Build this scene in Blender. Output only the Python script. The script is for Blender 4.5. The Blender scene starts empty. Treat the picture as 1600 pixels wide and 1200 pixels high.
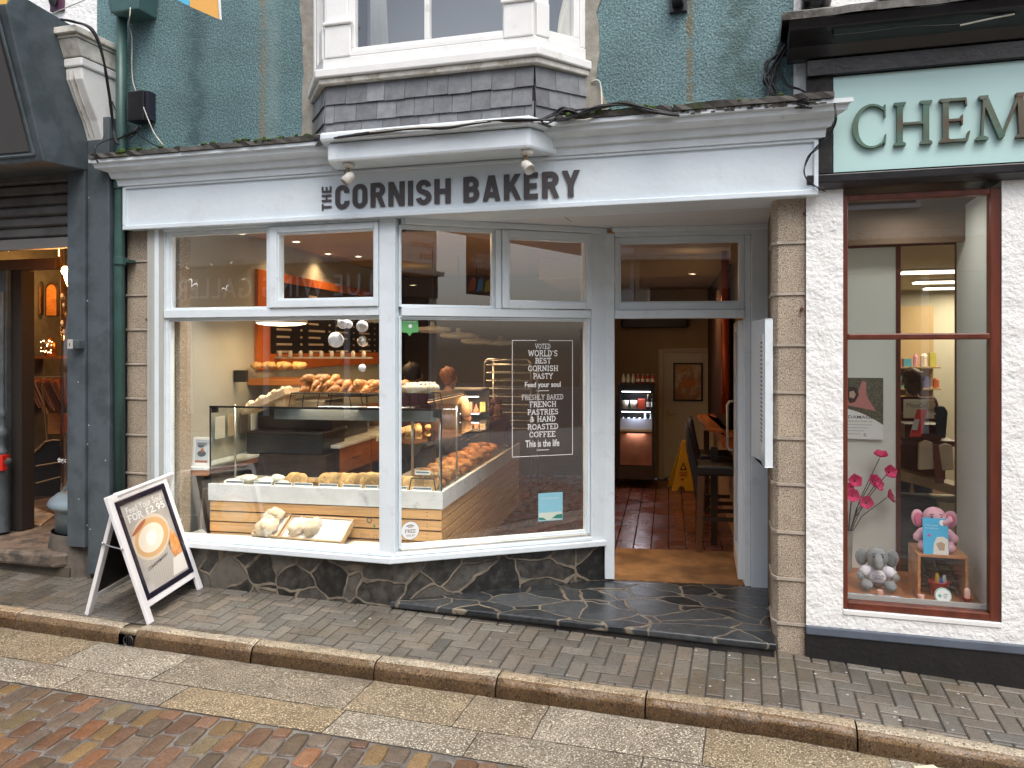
import bpy, math, random
from mathutils import Matrix, Vector, noise as mnoise
R = math.radians
sc = bpy.context.scene
# ---------------- camera ----------------
cam_d = bpy.data.cameras.new("camera"); cam = bpy.data.objects.new("camera", cam_d)
sc.collection.objects.link(cam); sc.camera = cam
cam.location = (0, 0, 1.80); cam.rotation_euler = (R(90), 0, 0)
cam_d.sensor_width = 36; cam_d.lens = 36*1244/1600; cam_d.shift_y = -55/1600
cam_d.clip_start = 0.05; cam_d.clip_end = 2000
# ---------------- sky, sun, exposure ----------------
SUN_EL, SUN_AZ = R(58), R(168)      # overcast: high soft sun behind the camera
w = bpy.data.worlds.new("World"); sc.world = w; w.use_nodes = True
nt = w.node_tree; nt.nodes.clear()
sky = nt.nodes.new('ShaderNodeTexSky'); sky.sky_type = 'NISHITA'; sky.sun_disc = False
sky.sun_elevation = SUN_EL; sky.sun_rotation = SUN_AZ; sky.air_density = 1.0; sky.dust_density = 4.0
hs = nt.nodes.new('ShaderNodeHueSaturation'); hs.inputs['Saturation'].default_value = 0.62
bg = nt.nodes.new('ShaderNodeBackground'); bg.inputs['Strength'].default_value = 0.15
wo = nt.nodes.new('ShaderNodeOutputWorld')
nt.links.new(sky.outputs[0], hs.inputs['Color']); nt.links.new(hs.outputs[0], bg.inputs['Color']); nt.links.new(bg.outputs[0], wo.inputs['Surface'])
sd = bpy.data.lights.new("sun", 'SUN'); sd.energy = 0.75; sd.angle = R(40); sd.color = (1, .97, .93)
so = bpy.data.objects.new("sun", sd); sc.collection.objects.link(so)
so.rotation_euler = (R(90)-SUN_EL, 0, R(180)-SUN_AZ); so.location = (0, -3, 12)
sc.view_settings.view_transform = 'Standard'; sc.view_settings.look = 'None'
sc.view_settings.exposure = 0.86; sc.view_settings.gamma = 1
sc.render.resolution_x, sc.render.resolution_y = 1024, 768

# ---------------- helpers ----------------
Hc, FC = 1.80, 1244.0
def P(px, py, Y):
    return Vector(((px-800)/FC*Y, Y, Hc-(py-545)/FC*Y))
class Fr:
    """a vertical plane: a runs along it, v goes in behind it (away from the street), z up"""
    def __init__(s, o, ang):
        s.o = o; s.a = (math.cos(ang), -math.sin(ang)); s.n = (math.sin(ang), math.cos(ang))
        s.M = Matrix(((s.a[0], s.n[0], 0, o[0]), (s.a[1], s.n[1], 0, o[1]), (0, 0, 1, 0), (0, 0, 0, 1)))
    def hit(s, px, py, v=0):
        k = (px-800)/FC; ox = s.o[0]+s.n[0]*v; oy = s.o[1]+s.n[1]*v
        t = (k*oy-ox)/(s.a[0]-k*s.a[1]); Y = oy+t*s.a[1]
        return t, Hc-(py-545)/FC*Y
    def at(s, a, v, z): return s.M @ Vector((a, v, z))
    def inv(s, p): return s.M.inverted() @ Vector(p)
    def face(s, a, v, z, sx=1, sy=1, rot=0):   # matrix for flat lettering: x along a, y up, z towards the street
        m = Matrix(((s.a[0], 0, -s.n[0], 0), (s.a[1], 0, -s.n[1], 0), (0, 1, 0, 0), (0, 0, 0, 1)))
        m.translation = s.at(a, v, z)
        return m @ Matrix.Rotation(rot, 4, 'Z')
F = Fr((1.653, 4.98), R(16.3))
S = Fr((-0.825, 5.70), R(-18.9))
D = Fr((0.727, 6.23), R(8.5))
I = Fr((-0.534, 6.04), R(11.1))
def TR(x, y, z, rz=0, rx=0, ry=0):
    return Matrix.Translation((x, y, z)) @ Matrix.Rotation(rz, 4, 'Z') @ Matrix.Rotation(ry, 4, 'Y') @ Matrix.Rotation(rx, 4, 'X')

class MB:
    def __init__(s, M=None):
        s.M = M or Matrix(); s.v = []; s.f = []; s.c = []; s.m = []
    def add(s, vs, fs, c=(1, 1, 1), X=None, m=0):
        n = len(s.v); Mx = s.M @ X if X else s.M
        s.v += [Mx @ Vector(p) for p in vs]
        for q in fs: s.f.append([i+n for i in q]); s.c.append(c); s.m.append(m)
        return s
    def box(s, x0, x1, y0, y1, z0, z1, c=(1, 1, 1), X=None, m=0):
        if x0 > x1: x0, x1 = x1, x0
        if y0 > y1: y0, y1 = y1, y0
        if z0 > z1: z0, z1 = z1, z0
        return s.add([(x0, y0, z0), (x1, y0, z0), (x1, y1, z0), (x0, y1, z0), (x0, y0, z1), (x1, y0, z1), (x1, y1, z1), (x0, y1, z1)],
              [(0, 3, 2, 1), (4, 5, 6, 7), (0, 1, 5, 4), (1, 2, 6, 5), (2, 3, 7, 6), (3, 0, 4, 7)], c, X, m)
    def hexa(s, p, c=(1, 1, 1), X=None):      # 4 bottom points, 4 top points
        return s.add(p, [(0, 3, 2, 1), (4, 5, 6, 7), (0, 1, 5, 4), (1, 2, 6, 5), (2, 3, 7, 6), (3, 0, 4, 7)], c, X)
    def prism(s, poly, lo, hi, axis='z', c=(1, 1, 1), X=None):
        n = len(poly)
        def pt(p, h):
            return (p[0], p[1], h) if axis == 'z' else ((p[0], h, p[1]) if axis == 'y' else (h, p[0], p[1]))
        vs = [pt(p, lo) for p in poly]+[pt(p, hi) for p in poly]
        fs = [tuple(range(n))[::-1], tuple(range(n, 2*n))]+[(i, (i+1) % n, n+(i+1) % n, n+i) for i in range(n)]
        return s.add(vs, fs, c, X)
    def tube(s, pts, r, n=8, c=(1, 1, 1), X=None, cap=True, flat=1.0):
        pts = [Vector(p) for p in pts]; rr = r if isinstance(r, (list, tuple)) else [r]*len(pts)
        vs = []; fs = []; up = None
        for i, p in enumerate(pts):
            d = (pts[min(i+1, len(pts)-1)]-pts[max(i-1, 0)])
            d = d.normalized() if d.length > 1e-9 else Vector((0, 0, 1))
            if up is None: up = Vector((0, 0, 1)) if abs(d.z) < .9 else Vector((0, 1, 0))
            sx = d.cross(up)
            if sx.length < 1e-6: sx = d.orthogonal()
            sx.normalize(); u2 = sx.cross(d).normalized(); up = u2
            for k in range(n):
                t = 2*math.pi*k/n; vs.append(p+(sx*math.cos(t)+u2*math.sin(t)*flat)*rr[i])
        for i in range(len(pts)-1):
            for k in range(n):
                a = i*n+k; b = i*n+(k+1) % n; fs.append((a, b, b+n, a+n))
        if cap: fs.append(tuple(range(n))[::-1]); fs.append(tuple(range((len(pts)-1)*n, len(pts)*n)))
        return s.add(vs, fs, c, X)
    def lathe(s, prof, n=24, c=(1, 1, 1), X=None, a0=0, a1=2*math.pi):
        full = abs(a1-a0-2*math.pi) < 1e-6; m = n if full else n+1; vs = []; fs = []
        for (r, z) in prof:
            for k in range(m):
                t = a0+(a1-a0)*k/n; vs.append((r*math.cos(t), r*math.sin(t), z))
        for i in range(len(prof)-1):
            for k in range(n):
                a = i*m+k; b = i*m+(k+1) % m; fs.append((a, b, b+m, a+m))
        return s.add(vs, fs, c, X)
    def ball(s, cx, cy, cz, rx, ry=None, rz=None, n=12, c=(1, 1, 1), X=None, nz=0, ns=8, seed=0):
        ry = ry or rx; rz = rz or rx; vs = []; fs = []; m = n//2+1
        for i in range(m+1):
            th = math.pi*i/m
            for k in range(n):
                ph = 2*math.pi*k/n; d = Vector((math.sin(th)*math.cos(ph), math.sin(th)*math.sin(ph), math.cos(th)))
                q = 1+nz*mnoise.noise(d*ns*.3+Vector((seed, seed*.7, 0)))
                vs.append((cx+d.x*rx*q, cy+d.y*ry*q, cz+d.z*rz*q))
        for i in range(m):
            for k in range(n):
                a = i*n+k; b = i*n+(k+1) % n; fs.append((a, a+n, b+n, b))
        return s.add(vs, fs, c, X)
    def sweep(s, prof, path, c=(1, 1, 1), closed=False):
        """prof: (out, z) pairs; path: list of (x, y, nx, ny) corner points with outward mitre vectors"""
        n = len(prof); vs = []; fs = []
        for (x, y, nx, ny) in path:
            for (o, z) in prof: vs.append((x+nx*o, y+ny*o, z))
        for i in range(len(path)-1):
            for k in range(n):
                a = i*n+k; b = i*n+(k+1) % n; fs.append((a, b, b+n, a+n))
        fs.append(tuple(range(n))); fs.append(tuple(range((len(path)-1)*n, len(path)*n))[::-1])
        return s.add(vs, fs, c)

MW = {}
def tag(o, lab=None, cat=None, grp=None, kind=None):
    if lab: o['label'] = lab
    if cat: o['category'] = cat
    if grp: o['group'] = grp
    if kind: o['kind'] = kind
    return o
def link(o, M, parent):
    sc.collection.objects.link(o)
    if parent: o.parent = parent; MW[o.name] = MW[parent.name]
    else: o.matrix_world = M; MW[o.name] = M.copy()
def T(name, lab, cat, M, grp=None):
    if isinstance(M, Vector): M = Matrix.Translation(M)
    o = bpy.data.objects.new(name, None); o.empty_display_size = .1
    link(o, M, None); return tag(o, lab, cat, grp)
def mesh_of(name, mb, mats, M, smooth):
    me = bpy.data.meshes.new(name); Mi = M.inverted()
    me.from_pydata([Mi @ p for p in mb.v], [], mb.f)
    if any(c != (1, 1, 1) for c in mb.c):
        at = me.color_attributes.new('Col', 'FLOAT_COLOR', 'CORNER'); k = 0
        for f, c in zip(mb.f, mb.c):
            for _ in f: at.data[k].color = (c[0], c[1], c[2], 1); k += 1
    for m in (mats if isinstance(mats, (list, tuple)) else [mats]): me.materials.append(m)
    if any(mb.m): me.polygons.foreach_set('material_index', mb.m)
    if smooth: me.polygons.foreach_set('use_smooth', [True]*len(mb.f))
    me.validate(); me.update(); return me
def ob(name, mb, mat, parent=None, lab=None, cat=None, grp=None, kind=None, smooth=False, bev=0, M=None, sub=0):
    if parent: M = MW[parent.name]
    elif M is None:
        Rm = mb.M.to_3x3().normalized().to_4x4(); Ri = Rm.inverted(); q = [Ri @ p for p in mb.v]
        lo = [min(p[i] for p in q) for i in range(3)]; hi = [max(p[i] for p in q) for i in range(3)]
        M = Matrix.Translation(Rm @ Vector(((lo[0]+hi[0])/2, (lo[1]+hi[1])/2, lo[2]))) @ Rm
    o = bpy.data.objects.new(name, mesh_of(name, mb, mat, M, smooth)); link(o, M, parent)
    if bev:
        b = o.modifiers.new('bevel', 'BEVEL'); b.width = bev; b.segments = 2; b.limit_method = 'ANGLE'; b.angle_limit = R(35)
        if smooth is False:
            pass
    if sub:
        b = o.modifiers.new('sub', 'SUBSURF'); b.levels = sub; b.render_levels = sub
    return tag(o, lab, cat, grp, kind)
def dup(o, M=None, parent=None, lab=None, grp=None):
    c = o.copy(); sc.collection.objects.link(c)
    if parent: c.parent = parent
    if M is not None: c.matrix_world = M; MW[c.name] = M.copy()
    if lab: c['label'] = lab
    if grp: c['group'] = grp
    for ch in o.children: dup(ch, None, c)
    return c

# ---------------- lettering ----------------
_tc = {}
def text_raw(s, bold=0, spacing=1.0):
    k = (s, bold, spacing)
    if k in _tc: return _tc[k]
    cu = bpy.data.curves.new('lettering', 'FONT'); cu.body = s; cu.offset = bold; cu.space_character = spacing; cu.resolution_u = 3
    o = bpy.data.objects.new('lettering_tmp', cu); sc.collection.objects.link(o)
    dg = bpy.context.evaluated_depsgraph_get(); me = bpy.data.meshes.new_from_object(o.evaluated_get(dg))
    vs = [v.co.copy() for v in me.vertices]; fs = [tuple(p.vertices) for p in me.polygons]
    bpy.data.objects.remove(o); bpy.data.curves.remove(cu); bpy.data.meshes.remove(me)
    _tc[k] = (vs, fs); return vs, fs
def solid(vs, fs, th):        # flat lettering to lettering with a thickness
    if th <= 0: return vs, fs
    n = len(vs); out = [Vector((v[0], v[1], 0)) for v in vs]+[Vector((v[0], v[1], th+(v[2] if len(v) > 2 else 0)*10)) for v in vs]
    ed = {}
    for f in fs:
        for i in range(len(f)):
            a, b = f[i], f[(i+1) % len(f)]
            if (b, a) in ed: del ed[(b, a)]
            else: ed[(a, b)] = 1
    F2 = [tuple(reversed(f)) for f in fs]+[tuple(i+n for i in f) for f in fs]+[(a, b, b+n, a+n) for (a, b) in ed]
    return out, F2
def fit(mb, raw, w, h, X, c=(1, 1, 1), th=0.0, x0=0, y0=0, mirror=False):
    vs, fs = raw
    if not vs: return
    ax = min(v[0] for v in vs); bx = max(v[0] for v in vs); ay = min(v[1] for v in vs); by = max(v[1] for v in vs)
    sx = w/(bx-ax) if w else h/(by-ay)*.9; sy = h/(by-ay) if by > ay else 1
    q = [(x0+(v[0]-ax)*sx, y0+(v[1]-ay)*sy, v[2] if len(v) > 2 else 0) for v in vs]
    q2, f2 = solid(q, fs, th) if th else (q, fs)
    mb.add(q2, f2, c, X)
# slab-serif stroke alphabet: strokes as polylines, '|' ends listed as serif feet
def _arc(cx, cy, rx, ry, a0, a1, n=8):
    return [(cx+rx*math.cos(R(a0+(a1-a0)*i/n)), cy+ry*math.sin(R(a0+(a1-a0)*i/n))) for i in range(n+1)]
GL = {
 'A': (.8, [[(.08, 0), (.4, 1)], [(.4, 1), (.72, 0)], [(.2, .35), (.6, .35)]], [(.08, 0), (.72, 0)]),
 'B': (.7, [[(.15, 0), (.15, 1)], [(.15, 1)]+_arc(.38, .76, .2, .24, 90, -90)+[(.15, .52)], [(.15, .52)]+_arc(.4, .26, .24, .26, 90, -90)+[(.15, 0)]], [(.1, 0), (.1, 1)]),
 'C': (.75, [_arc(.4, .5, .33, .5, 50, 310, 14), [(.63, .95), (.63, .72)], [(.63, .28), (.63, .05)]], []),
 'D': (.75, [[(.15, 0), (.15, 1)], [(.15, 1)]+_arc(.32, .5, .36, .5, 90, -90, 10)+[(.15, 0)]], [(.1, 0), (.1, 1)]),
 'E': (.68, [[(.15, 0), (.15, 1)], [(.15, 1), (.6, 1), (.6, .82)], [(.15, .5), (.48, .5)], [(.15, 0), (.62, 0), (.62, .18)]], [(.1, 0), (.1, 1)]),
 'F': (.66, [[(.15, 0), (.15, 1)], [(.15, 1), (.6, 1), (.6, .8)], [(.15, .5), (.46, .5)]], [(.15, 0), (.1, 1)]),
 'G': (.8, [_arc(.42, .5, .35, .5, 50, 320, 14), [(.45, .42), (.7, .42), (.7, .05)]], []),
 'H': (.82, [[(.15, 0), (.15, 1)], [(.67, 0), (.67, 1)], [(.15, .5), (.67, .5)]], [(.15, 0), (.15, 1), (.67, 0), (.67, 1)]),
 'I': (.36, [[(.18, 0), (.18, 1)]], [(.18, 0), (.18, 1)]),
 'K': (.8, [[(.15, 0), (.15, 1)], [(.66, 1), (.17, .42)], [(.32, .58), (.7, 0)]], [(.15, 0), (.15, 1), (.64, 1), (.7, 0)]),
 'L': (.66, [[(.15, 0), (.15, 1)], [(.15, 0), (.6, 0), (.6, .22)]], [(.15, 1), (.1, 0)]),
 'N': (.84, [[(.15, 0), (.15, 1)], [(.15, 1), (.69, 0)], [(.69, 0), (.69, 1)]], [(.15, 0), (.1, 1), (.69, 1)]),
 'O': (.8, [_arc(.4, .5, .34, .5, 0, 360, 18)], []),
 'P': (.68, [[(.15, 0), (.15, 1)], [(.15, 1)]+_arc(.38, .73, .22, .27, 90, -90)+[(.15, .46)]], [(.15, 0), (.1, 1)]),
 'R': (.76, [[(.15, 0), (.15, 1)], [(.15, 1)]+_arc(.38, .75, .22, .25, 90, -90)+[(.15, .5)], [(.4, .5), (.66, 0)]], [(.15, 0), (.1, 1), (.68, 0)]),
 'S': (.66, [_arc(.33, .75, .22, .25, 40, 250, 9)+_arc(.33, .26, .24, .26, 80, -140, 9), [(.54, .98), (.54, .78)], [(.1, .02), (.1, .22)]], []),
 'T': (.74, [[(.37, 0), (.37, 1)], [(.07, .8), (.07, 1), (.67, 1), (.67, .8)]], [(.37, 0)]),
 'U': (.8, [[(.15, 1), (.15, .32)]+_arc(.4, .3, .25, .3, 180, 360, 9)+[(.65, 1)]], [(.15, 1), (.65, 1)]),
 'V': (.78, [[(.08, 1), (.39, 0)], [(.39, 0), (.7, 1)]], [(.1, 1), (.68, 1)]),
 'W': (1.1, [[(.08, 1), (.3, 0)], [(.3, 0), (.54, .95)], [(.54, .95), (.78, 0)], [(.78, 0), (1.0, 1)]], [(.1, 1), (.98, 1)]),
 'Y': (.78, [[(.08, 1), (.39, .48)], [(.7, 1), (.39, .48)], [(.39, .48), (.39, 0)]], [(.1, 1), (.68, 1), (.39, 0)]),
 'M': (.96, [[(.15, 0), (.15, 1)], [(.15, 1), (.48, .2)], [(.48, .2), (.81, 1)], [(.81, 1), (.81, 0)]], [(.15, 0), (.1, 1), (.86, 1), (.81, 0)]),
 '&': (.86, [[(.78, .02), (.28, .7)]+_arc(.4, .8, .16, .18, 200, -30, 8)+[(.2, .42)]+_arc(.36, .24, .26, .24, 150, 300, 8)+[(.72, .5)]], []),
 "'": (.25, [[(.12, .78), (.12, 1)]], []),
 '2': (.7, [_arc(.34, .74, .24, .26, 160, -30, 8)+[(.1, 0), (.62, 0), (.62, .18)]], []),
 '0': (.72, [_arc(.36, .5, .27, .5, 0, 360, 16)], []),
 '1': (.5, [[(.08, .8), (.26, 1), (.26, 0)]], [(.26, 0)]),
 '9': (.7, [_arc(.34, .7, .24, .3, 0, 360, 12), [(.58, .7), (.52, .25), (.2, 0)]], []),
 '5': (.7, [[(.56, 1), (.16, 1), (.14, .58)]+_arc(.34, .3, .25, .3, 110, -150, 10)], []),
 '£': (.74, [_arc(.44, .74, .2, .26, 20, 180, 8)+[(.26, 0), (.1, 0), (.64, 0)], [(.1, .45), (.5, .45)]], []),
 '.': (.3, [[(.03, 0), (.21, 0)]], []), '-': (.5, [[(.08, .42), (.42, .42)]], []), ' ': (.4, [], []),
}
SANS = {
 'C': (.62, [[(.50, .30)]+_arc(.31, .26, .19, .26, 0, -180, 9)+_arc(.31, .74, .19, .26, 180, 0, 9)+[(.50, .70)]]),
 'O': (.64, [_arc(.32, .74, .20, .26, 0, 180, 9)+_arc(.32, .26, .20, .26, 180, 360, 9)+[(.52, .74)]]),
 'R': (.62, [[(.12, 0), (.12, 1)], [(.12, 1)]+_arc(.33, .76, .17, .24, 90, -90, 9)+[(.12, .52)], [(.34, .5), (.52, 0)]]),
 'N': (.68, [[(.12, 0), (.12, 1)], [(.13, 1), (.55, 0)], [(.56, 0), (.56, 1)]]),
 'I': (.24, [[(.12, 0), (.12, 1)]]),
 'S': (.60, [_arc(.30, .76, .19, .24, 5, 230, 10)+_arc(.30, .25, .20, .25, 60, -175, 10)]),
 'H': (.66, [[(.12, 0), (.12, 1)], [(.54, 0), (.54, 1)], [(.12, .5), (.54, .5)]]),
 'B': (.63, [[(.12, 0), (.12, 1)], [(.12, 1)]+_arc(.32, .76, .17, .24, 90, -90, 9)+[(.12, .52)], [(.12, .52)]+_arc(.33, .26, .18, .26, 90, -90, 9)+[(.12, 0)]]),
 'A': (.68, [[(.11, 0), (.32, 1)], [(.57, 0), (.36, 1)], [(.2, .2), (.48, .2)]]),
 'K': (.63, [[(.12, 0), (.12, 1)], [(.52, 1), (.17, .36)], [(.30, .56), (.54, 0)]]),
 'E': (.56, [[(.12, 0), (.12, 1)], [(.12, 1), (.52, 1)], [(.12, .5), (.48, .5)], [(.12, 0), (.52, 0)]]),
 'Y': (.62, [[(.10, 1), (.31, .42)], [(.52, 1), (.31, .42)], [(.31, .46), (.31, 0)]]),
 'T': (.60, [[(.30, 0), (.30, 1)], [(.04, 1), (.56, 1)]]), ' ': (.26, [])}
def sans_raw(s, w=.2):
    """condensed bold capitals: level cuts on every upright and diagonal"""
    vs = []; fs = []; x = 0; z = 0.0
    for ch in s:
        adv, st = SANS[ch]
        for p in st:
            z += 2e-5; n0 = len(vs)
            if len(p) == 2 and p[0][1] != p[1][1]:
                (xa, ya), (xb, yb) = p; L_ = math.hypot(xb-xa, yb-ya); ww = w*.5*L_/abs(yb-ya)*(1 if xa == xb else .92)
                vs += [Vector((x+xa-ww, ya, z)), Vector((x+xa+ww, ya, z)), Vector((x+xb+ww, yb, z)), Vector((x+xb-ww, yb, z))]
                fs.append((n0, n0+1, n0+2, n0+3) if yb > ya else (n0+3, n0+2, n0+1, n0)); continue
            q = [Vector((x+a, w*.46+b*(1-w*.92))) for a, b in p]; m = len(q)
            for i in range(m):
                d1 = (q[i]-q[i-1]).normalized() if i else (q[1]-q[0]).normalized(); d2 = (q[i+1]-q[i]).normalized() if i < m-1 else d1
                d = d1+d2; d = d.normalized() if d.length > .2 else d1; k = 1/max(.6, d.dot(d1)); nn = Vector((-d.y, d.x))*w*.5*k
                vs += [Vector((q[i].x+nn.x, q[i].y+nn.y, z)), Vector((q[i].x-nn.x, q[i].y-nn.y, z))]
            for i in range(m-1): fs.append((n0+2*i, n0+2*i+1, n0+2*i+3, n0+2*i+2))
        x += adv+.09
    return vs, fs
ORD = ['first', 'second', 'third', 'fourth', 'fifth', 'sixth', 'seventh', 'eighth', 'ninth', 'tenth', 'eleventh', 'twelfth']
def slab_raw(s, w=.15, serif=.3):
    vs = []; fs = []; x = 0; zz = 0.0
    def stroke(p, w):
        nonlocal zz
        zz += 1e-5; n0 = len(vs); m = len(p)
        for i in range(m):
            a = Vector(p[max(i-1, 0)]); b = Vector(p[i]); c = Vector(p[min(i+1, m-1)])
            d1 = (b-a).normalized() if i > 0 else (c-b).normalized(); d2 = (c-b).normalized() if i < m-1 else d1
            d = (d1+d2); d = d.normalized() if d.length > .2 else d1
            k = 1/max(.5, d.dot(d1)); nn = Vector((-d.y, d.x))*w*.5*k
            e = -d1*w*.0 if 0 < i < m-1 else Vector((0, 0))
            vs.append(Vector((b.x+nn.x, b.y+nn.y, zz))); vs.append(Vector((b.x-nn.x, b.y-nn.y, zz)))
        for i in range(m-1): fs.append((n0+2*i, n0+2*i+1, n0+2*i+3, n0+2*i+2))
    for ch in s:
        adv, st, se = GL.get(ch, GL[' '])
        for p in st: stroke([(x+q[0], w/2+q[1]*(1-w)) for q in p], w)
        if serif:
            for q in se:
                yy = w*.35+q[1]*(1-w*.7); stroke([(x+q[0]-serif/2, yy), (x+q[0]+serif/2, yy)], w*.7)
        x += adv+(.08 if serif else .13)
    return vs, fs
# ---------------- materials ----------------
def mk(name, col, rough=.5, var=0, vs=6, bump=0, bs=60, metal=0, spec=None, col2=None, s2=3, lo=.45, hi=.6, attr=False,
       speck=None, sks=250, rand=0, bump2=0, bs2=8, det=4, coat=0, rvar=0, stretch=None, emit=None, es=0, vor=None, trans=0):
    m = bpy.data.materials.new(name); m.use_nodes = True; n = m.node_tree.nodes; L = m.node_tree.links
    b = n['Principled BSDF']; b.inputs['Roughness'].default_value = rough; b.inputs['Metallic'].default_value = metal
    if spec is not None: b.inputs['Specular IOR Level'].default_value = spec
    if coat: b.inputs['Coat Weight'].default_value = coat; b.inputs['Coat Roughness'].default_value = .08
    tc = n.new('ShaderNodeTexCoord'); vec = tc.outputs['Object']
    if stretch:
        mp = n.new('ShaderNodeMapping'); mp.inputs['Scale'].default_value = stretch; L.new(vec, mp.inputs['Vector']); vec = mp.outputs[0]
    def noise(sc_, d=4, r=.6):
        t = n.new('ShaderNodeTexNoise'); t.inputs['Scale'].default_value = sc_; t.inputs['Detail'].default_value = d; t.inputs['Roughness'].default_value = r
        L.new(vec, t.inputs['Vector']); return t.outputs['Fac']
    def ramp(fac, a, b_, lo_, hi_):
        r = n.new('ShaderNodeValToRGB'); r.color_ramp.elements[0].position = lo_; r.color_ramp.elements[1].position = hi_
        r.color_ramp.elements[0].color = (*a, 1); r.color_ramp.elements[1].color = (*b_, 1); L.new(fac, r.inputs[0]); return r.outputs[0]
    def mix(t, a, b_, fac=1.0):
        x = n.new('ShaderNodeMix'); x.data_type = 'RGBA'; x.blend_type = t
        if isinstance(fac, float): x.inputs[0].default_value = fac
        else: L.new(fac, x.inputs[0])
        for s_, q in ((6, a), (7, b_)):
            if isinstance(q, tuple): x.inputs[s_].default_value = (*q, 1)
            else: L.new(q, x.inputs[s_])
        return x.outputs[2]
    out = tuple(col)
    if var:
        out = ramp(noise(vs, det), tuple(c*(1-var) for c in col), tuple(min(1, c*(1+var)) for c in col), .3, .7)
    if col2 is not None:
        f = ramp(noise(s2, 6, .65), (0, 0, 0), (1, 1, 1), lo, hi); out = mix('MIX', out, tuple(col2), f)
    if speck is not None:
        for k, sp in enumerate(speck):
            f = ramp(noise(sks*(1+.37*k), 2, .5), (0, 0, 0), (1, 1, 1), .56, .62); out = mix('MIX', out, tuple(sp), f)
    if attr:
        a = n.new('ShaderNodeAttribute'); a.attribute_name = 'Col'; out = mix('MULTIPLY', out, a.outputs['Color']) if not isinstance(out, tuple) or out != (1, 1, 1) else a.outputs['Color']
    if rand:
        oi = n.new('ShaderNodeObjectInfo'); mr_ = n.new('ShaderNodeMapRange'); mr_.inputs[3].default_value = 1-rand; mr_.inputs[4].default_value = 1+rand; L.new(oi.outputs['Random'], mr_.inputs[0])
        cb_ = n.new('ShaderNodeCombineColor'); 
        for i_ in range(3): L.new(mr_.outputs[0], cb_.inputs[i_])
        out = mix('MULTIPLY', out, cb_.outputs[0])
    if isinstance(out, tuple): b.inputs['Base Color'].default_value = (*out, 1)
    else: L.new(out, b.inputs['Base Color'])
    if emit: b.inputs['Emission Color'].default_value = (*emit, 1); b.inputs['Emission Strength'].default_value = es
    if trans: b.inputs['Transmission Weight'].default_value = trans
    if rvar:
        r = n.new('ShaderNodeMapRange'); r.inputs[3].default_value = max(0, rough-rvar); r.inputs[4].default_value = min(1, rough+rvar)
        r.inputs[1].default_value = .35; r.inputs[2].default_value = .65; L.new(noise(vs*.8, 4), r.inputs[0]); L.new(r.outputs[0], b.inputs['Roughness'])
    h = None
    if bump:
        if vor:
            t = n.new('ShaderNodeTexVoronoi'); t.inputs['Scale'].default_value = bs; L.new(vec, t.inputs['Vector']); src = t.outputs['Distance']
        else: src = noise(bs, 3, .55)
        bp = n.new('ShaderNodeBump'); bp.inputs['Strength'].default_value = min(1, bump); bp.inputs['Distance'].default_value = .25/bs*max(1, bump)
        if vor: bp.invert = True
        L.new(src, bp.inputs['Height']); h = bp.outputs[0]
    if bump2:
        bp = n.new('ShaderNodeBump'); bp.inputs['Strength'].default_value = min(1, bump2); bp.inputs['Distance'].default_value = .15/bs2*max(1, bump2)
        L.new(noise(bs2, 4), bp.inputs['Height'])
        if h: L.new(h, bp.inputs['Normal'])
        h = bp.outputs[0]
    if h: L.new(h, b.inputs['Normal'])
    return m

def glass_mat(name, tint=(1, 1, 1), ior=1.5, rough=0):
    m = bpy.data.materials.new(name); m.use_nodes = True; n = m.node_tree.nodes; L = m.node_tree.links; n.clear()
    o = n.new('ShaderNodeOutputMaterial'); mx = n.new('ShaderNodeMixShader'); t = n.new('ShaderNodeBsdfTransparent'); g = n.new('ShaderNodeBsdfGlossy')
    t.inputs[0].default_value = (*tint, 1); g.inputs['Roughness'].default_value = rough; g.inputs[0].default_value = (1, 1, 1, 1)
    fr = n.new('ShaderNodeFresnel'); fr.inputs[0].default_value = ior; ge = n.new('ShaderNodeNewGeometry'); mu = n.new('ShaderNodeMath'); mu.operation = 'SUBTRACT'; mu.use_clamp = True
    L.new(fr.outputs[0], mu.inputs[0]); L.new(ge.outputs['Backfacing'], mu.inputs[1]); L.new(mu.outputs[0], mx.inputs[0]); L.new(t.outputs[0], mx.inputs[1]); L.new(g.outputs[0], mx.inputs[2]); L.new(mx.outputs[0], o.inputs[0]); return m
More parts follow.
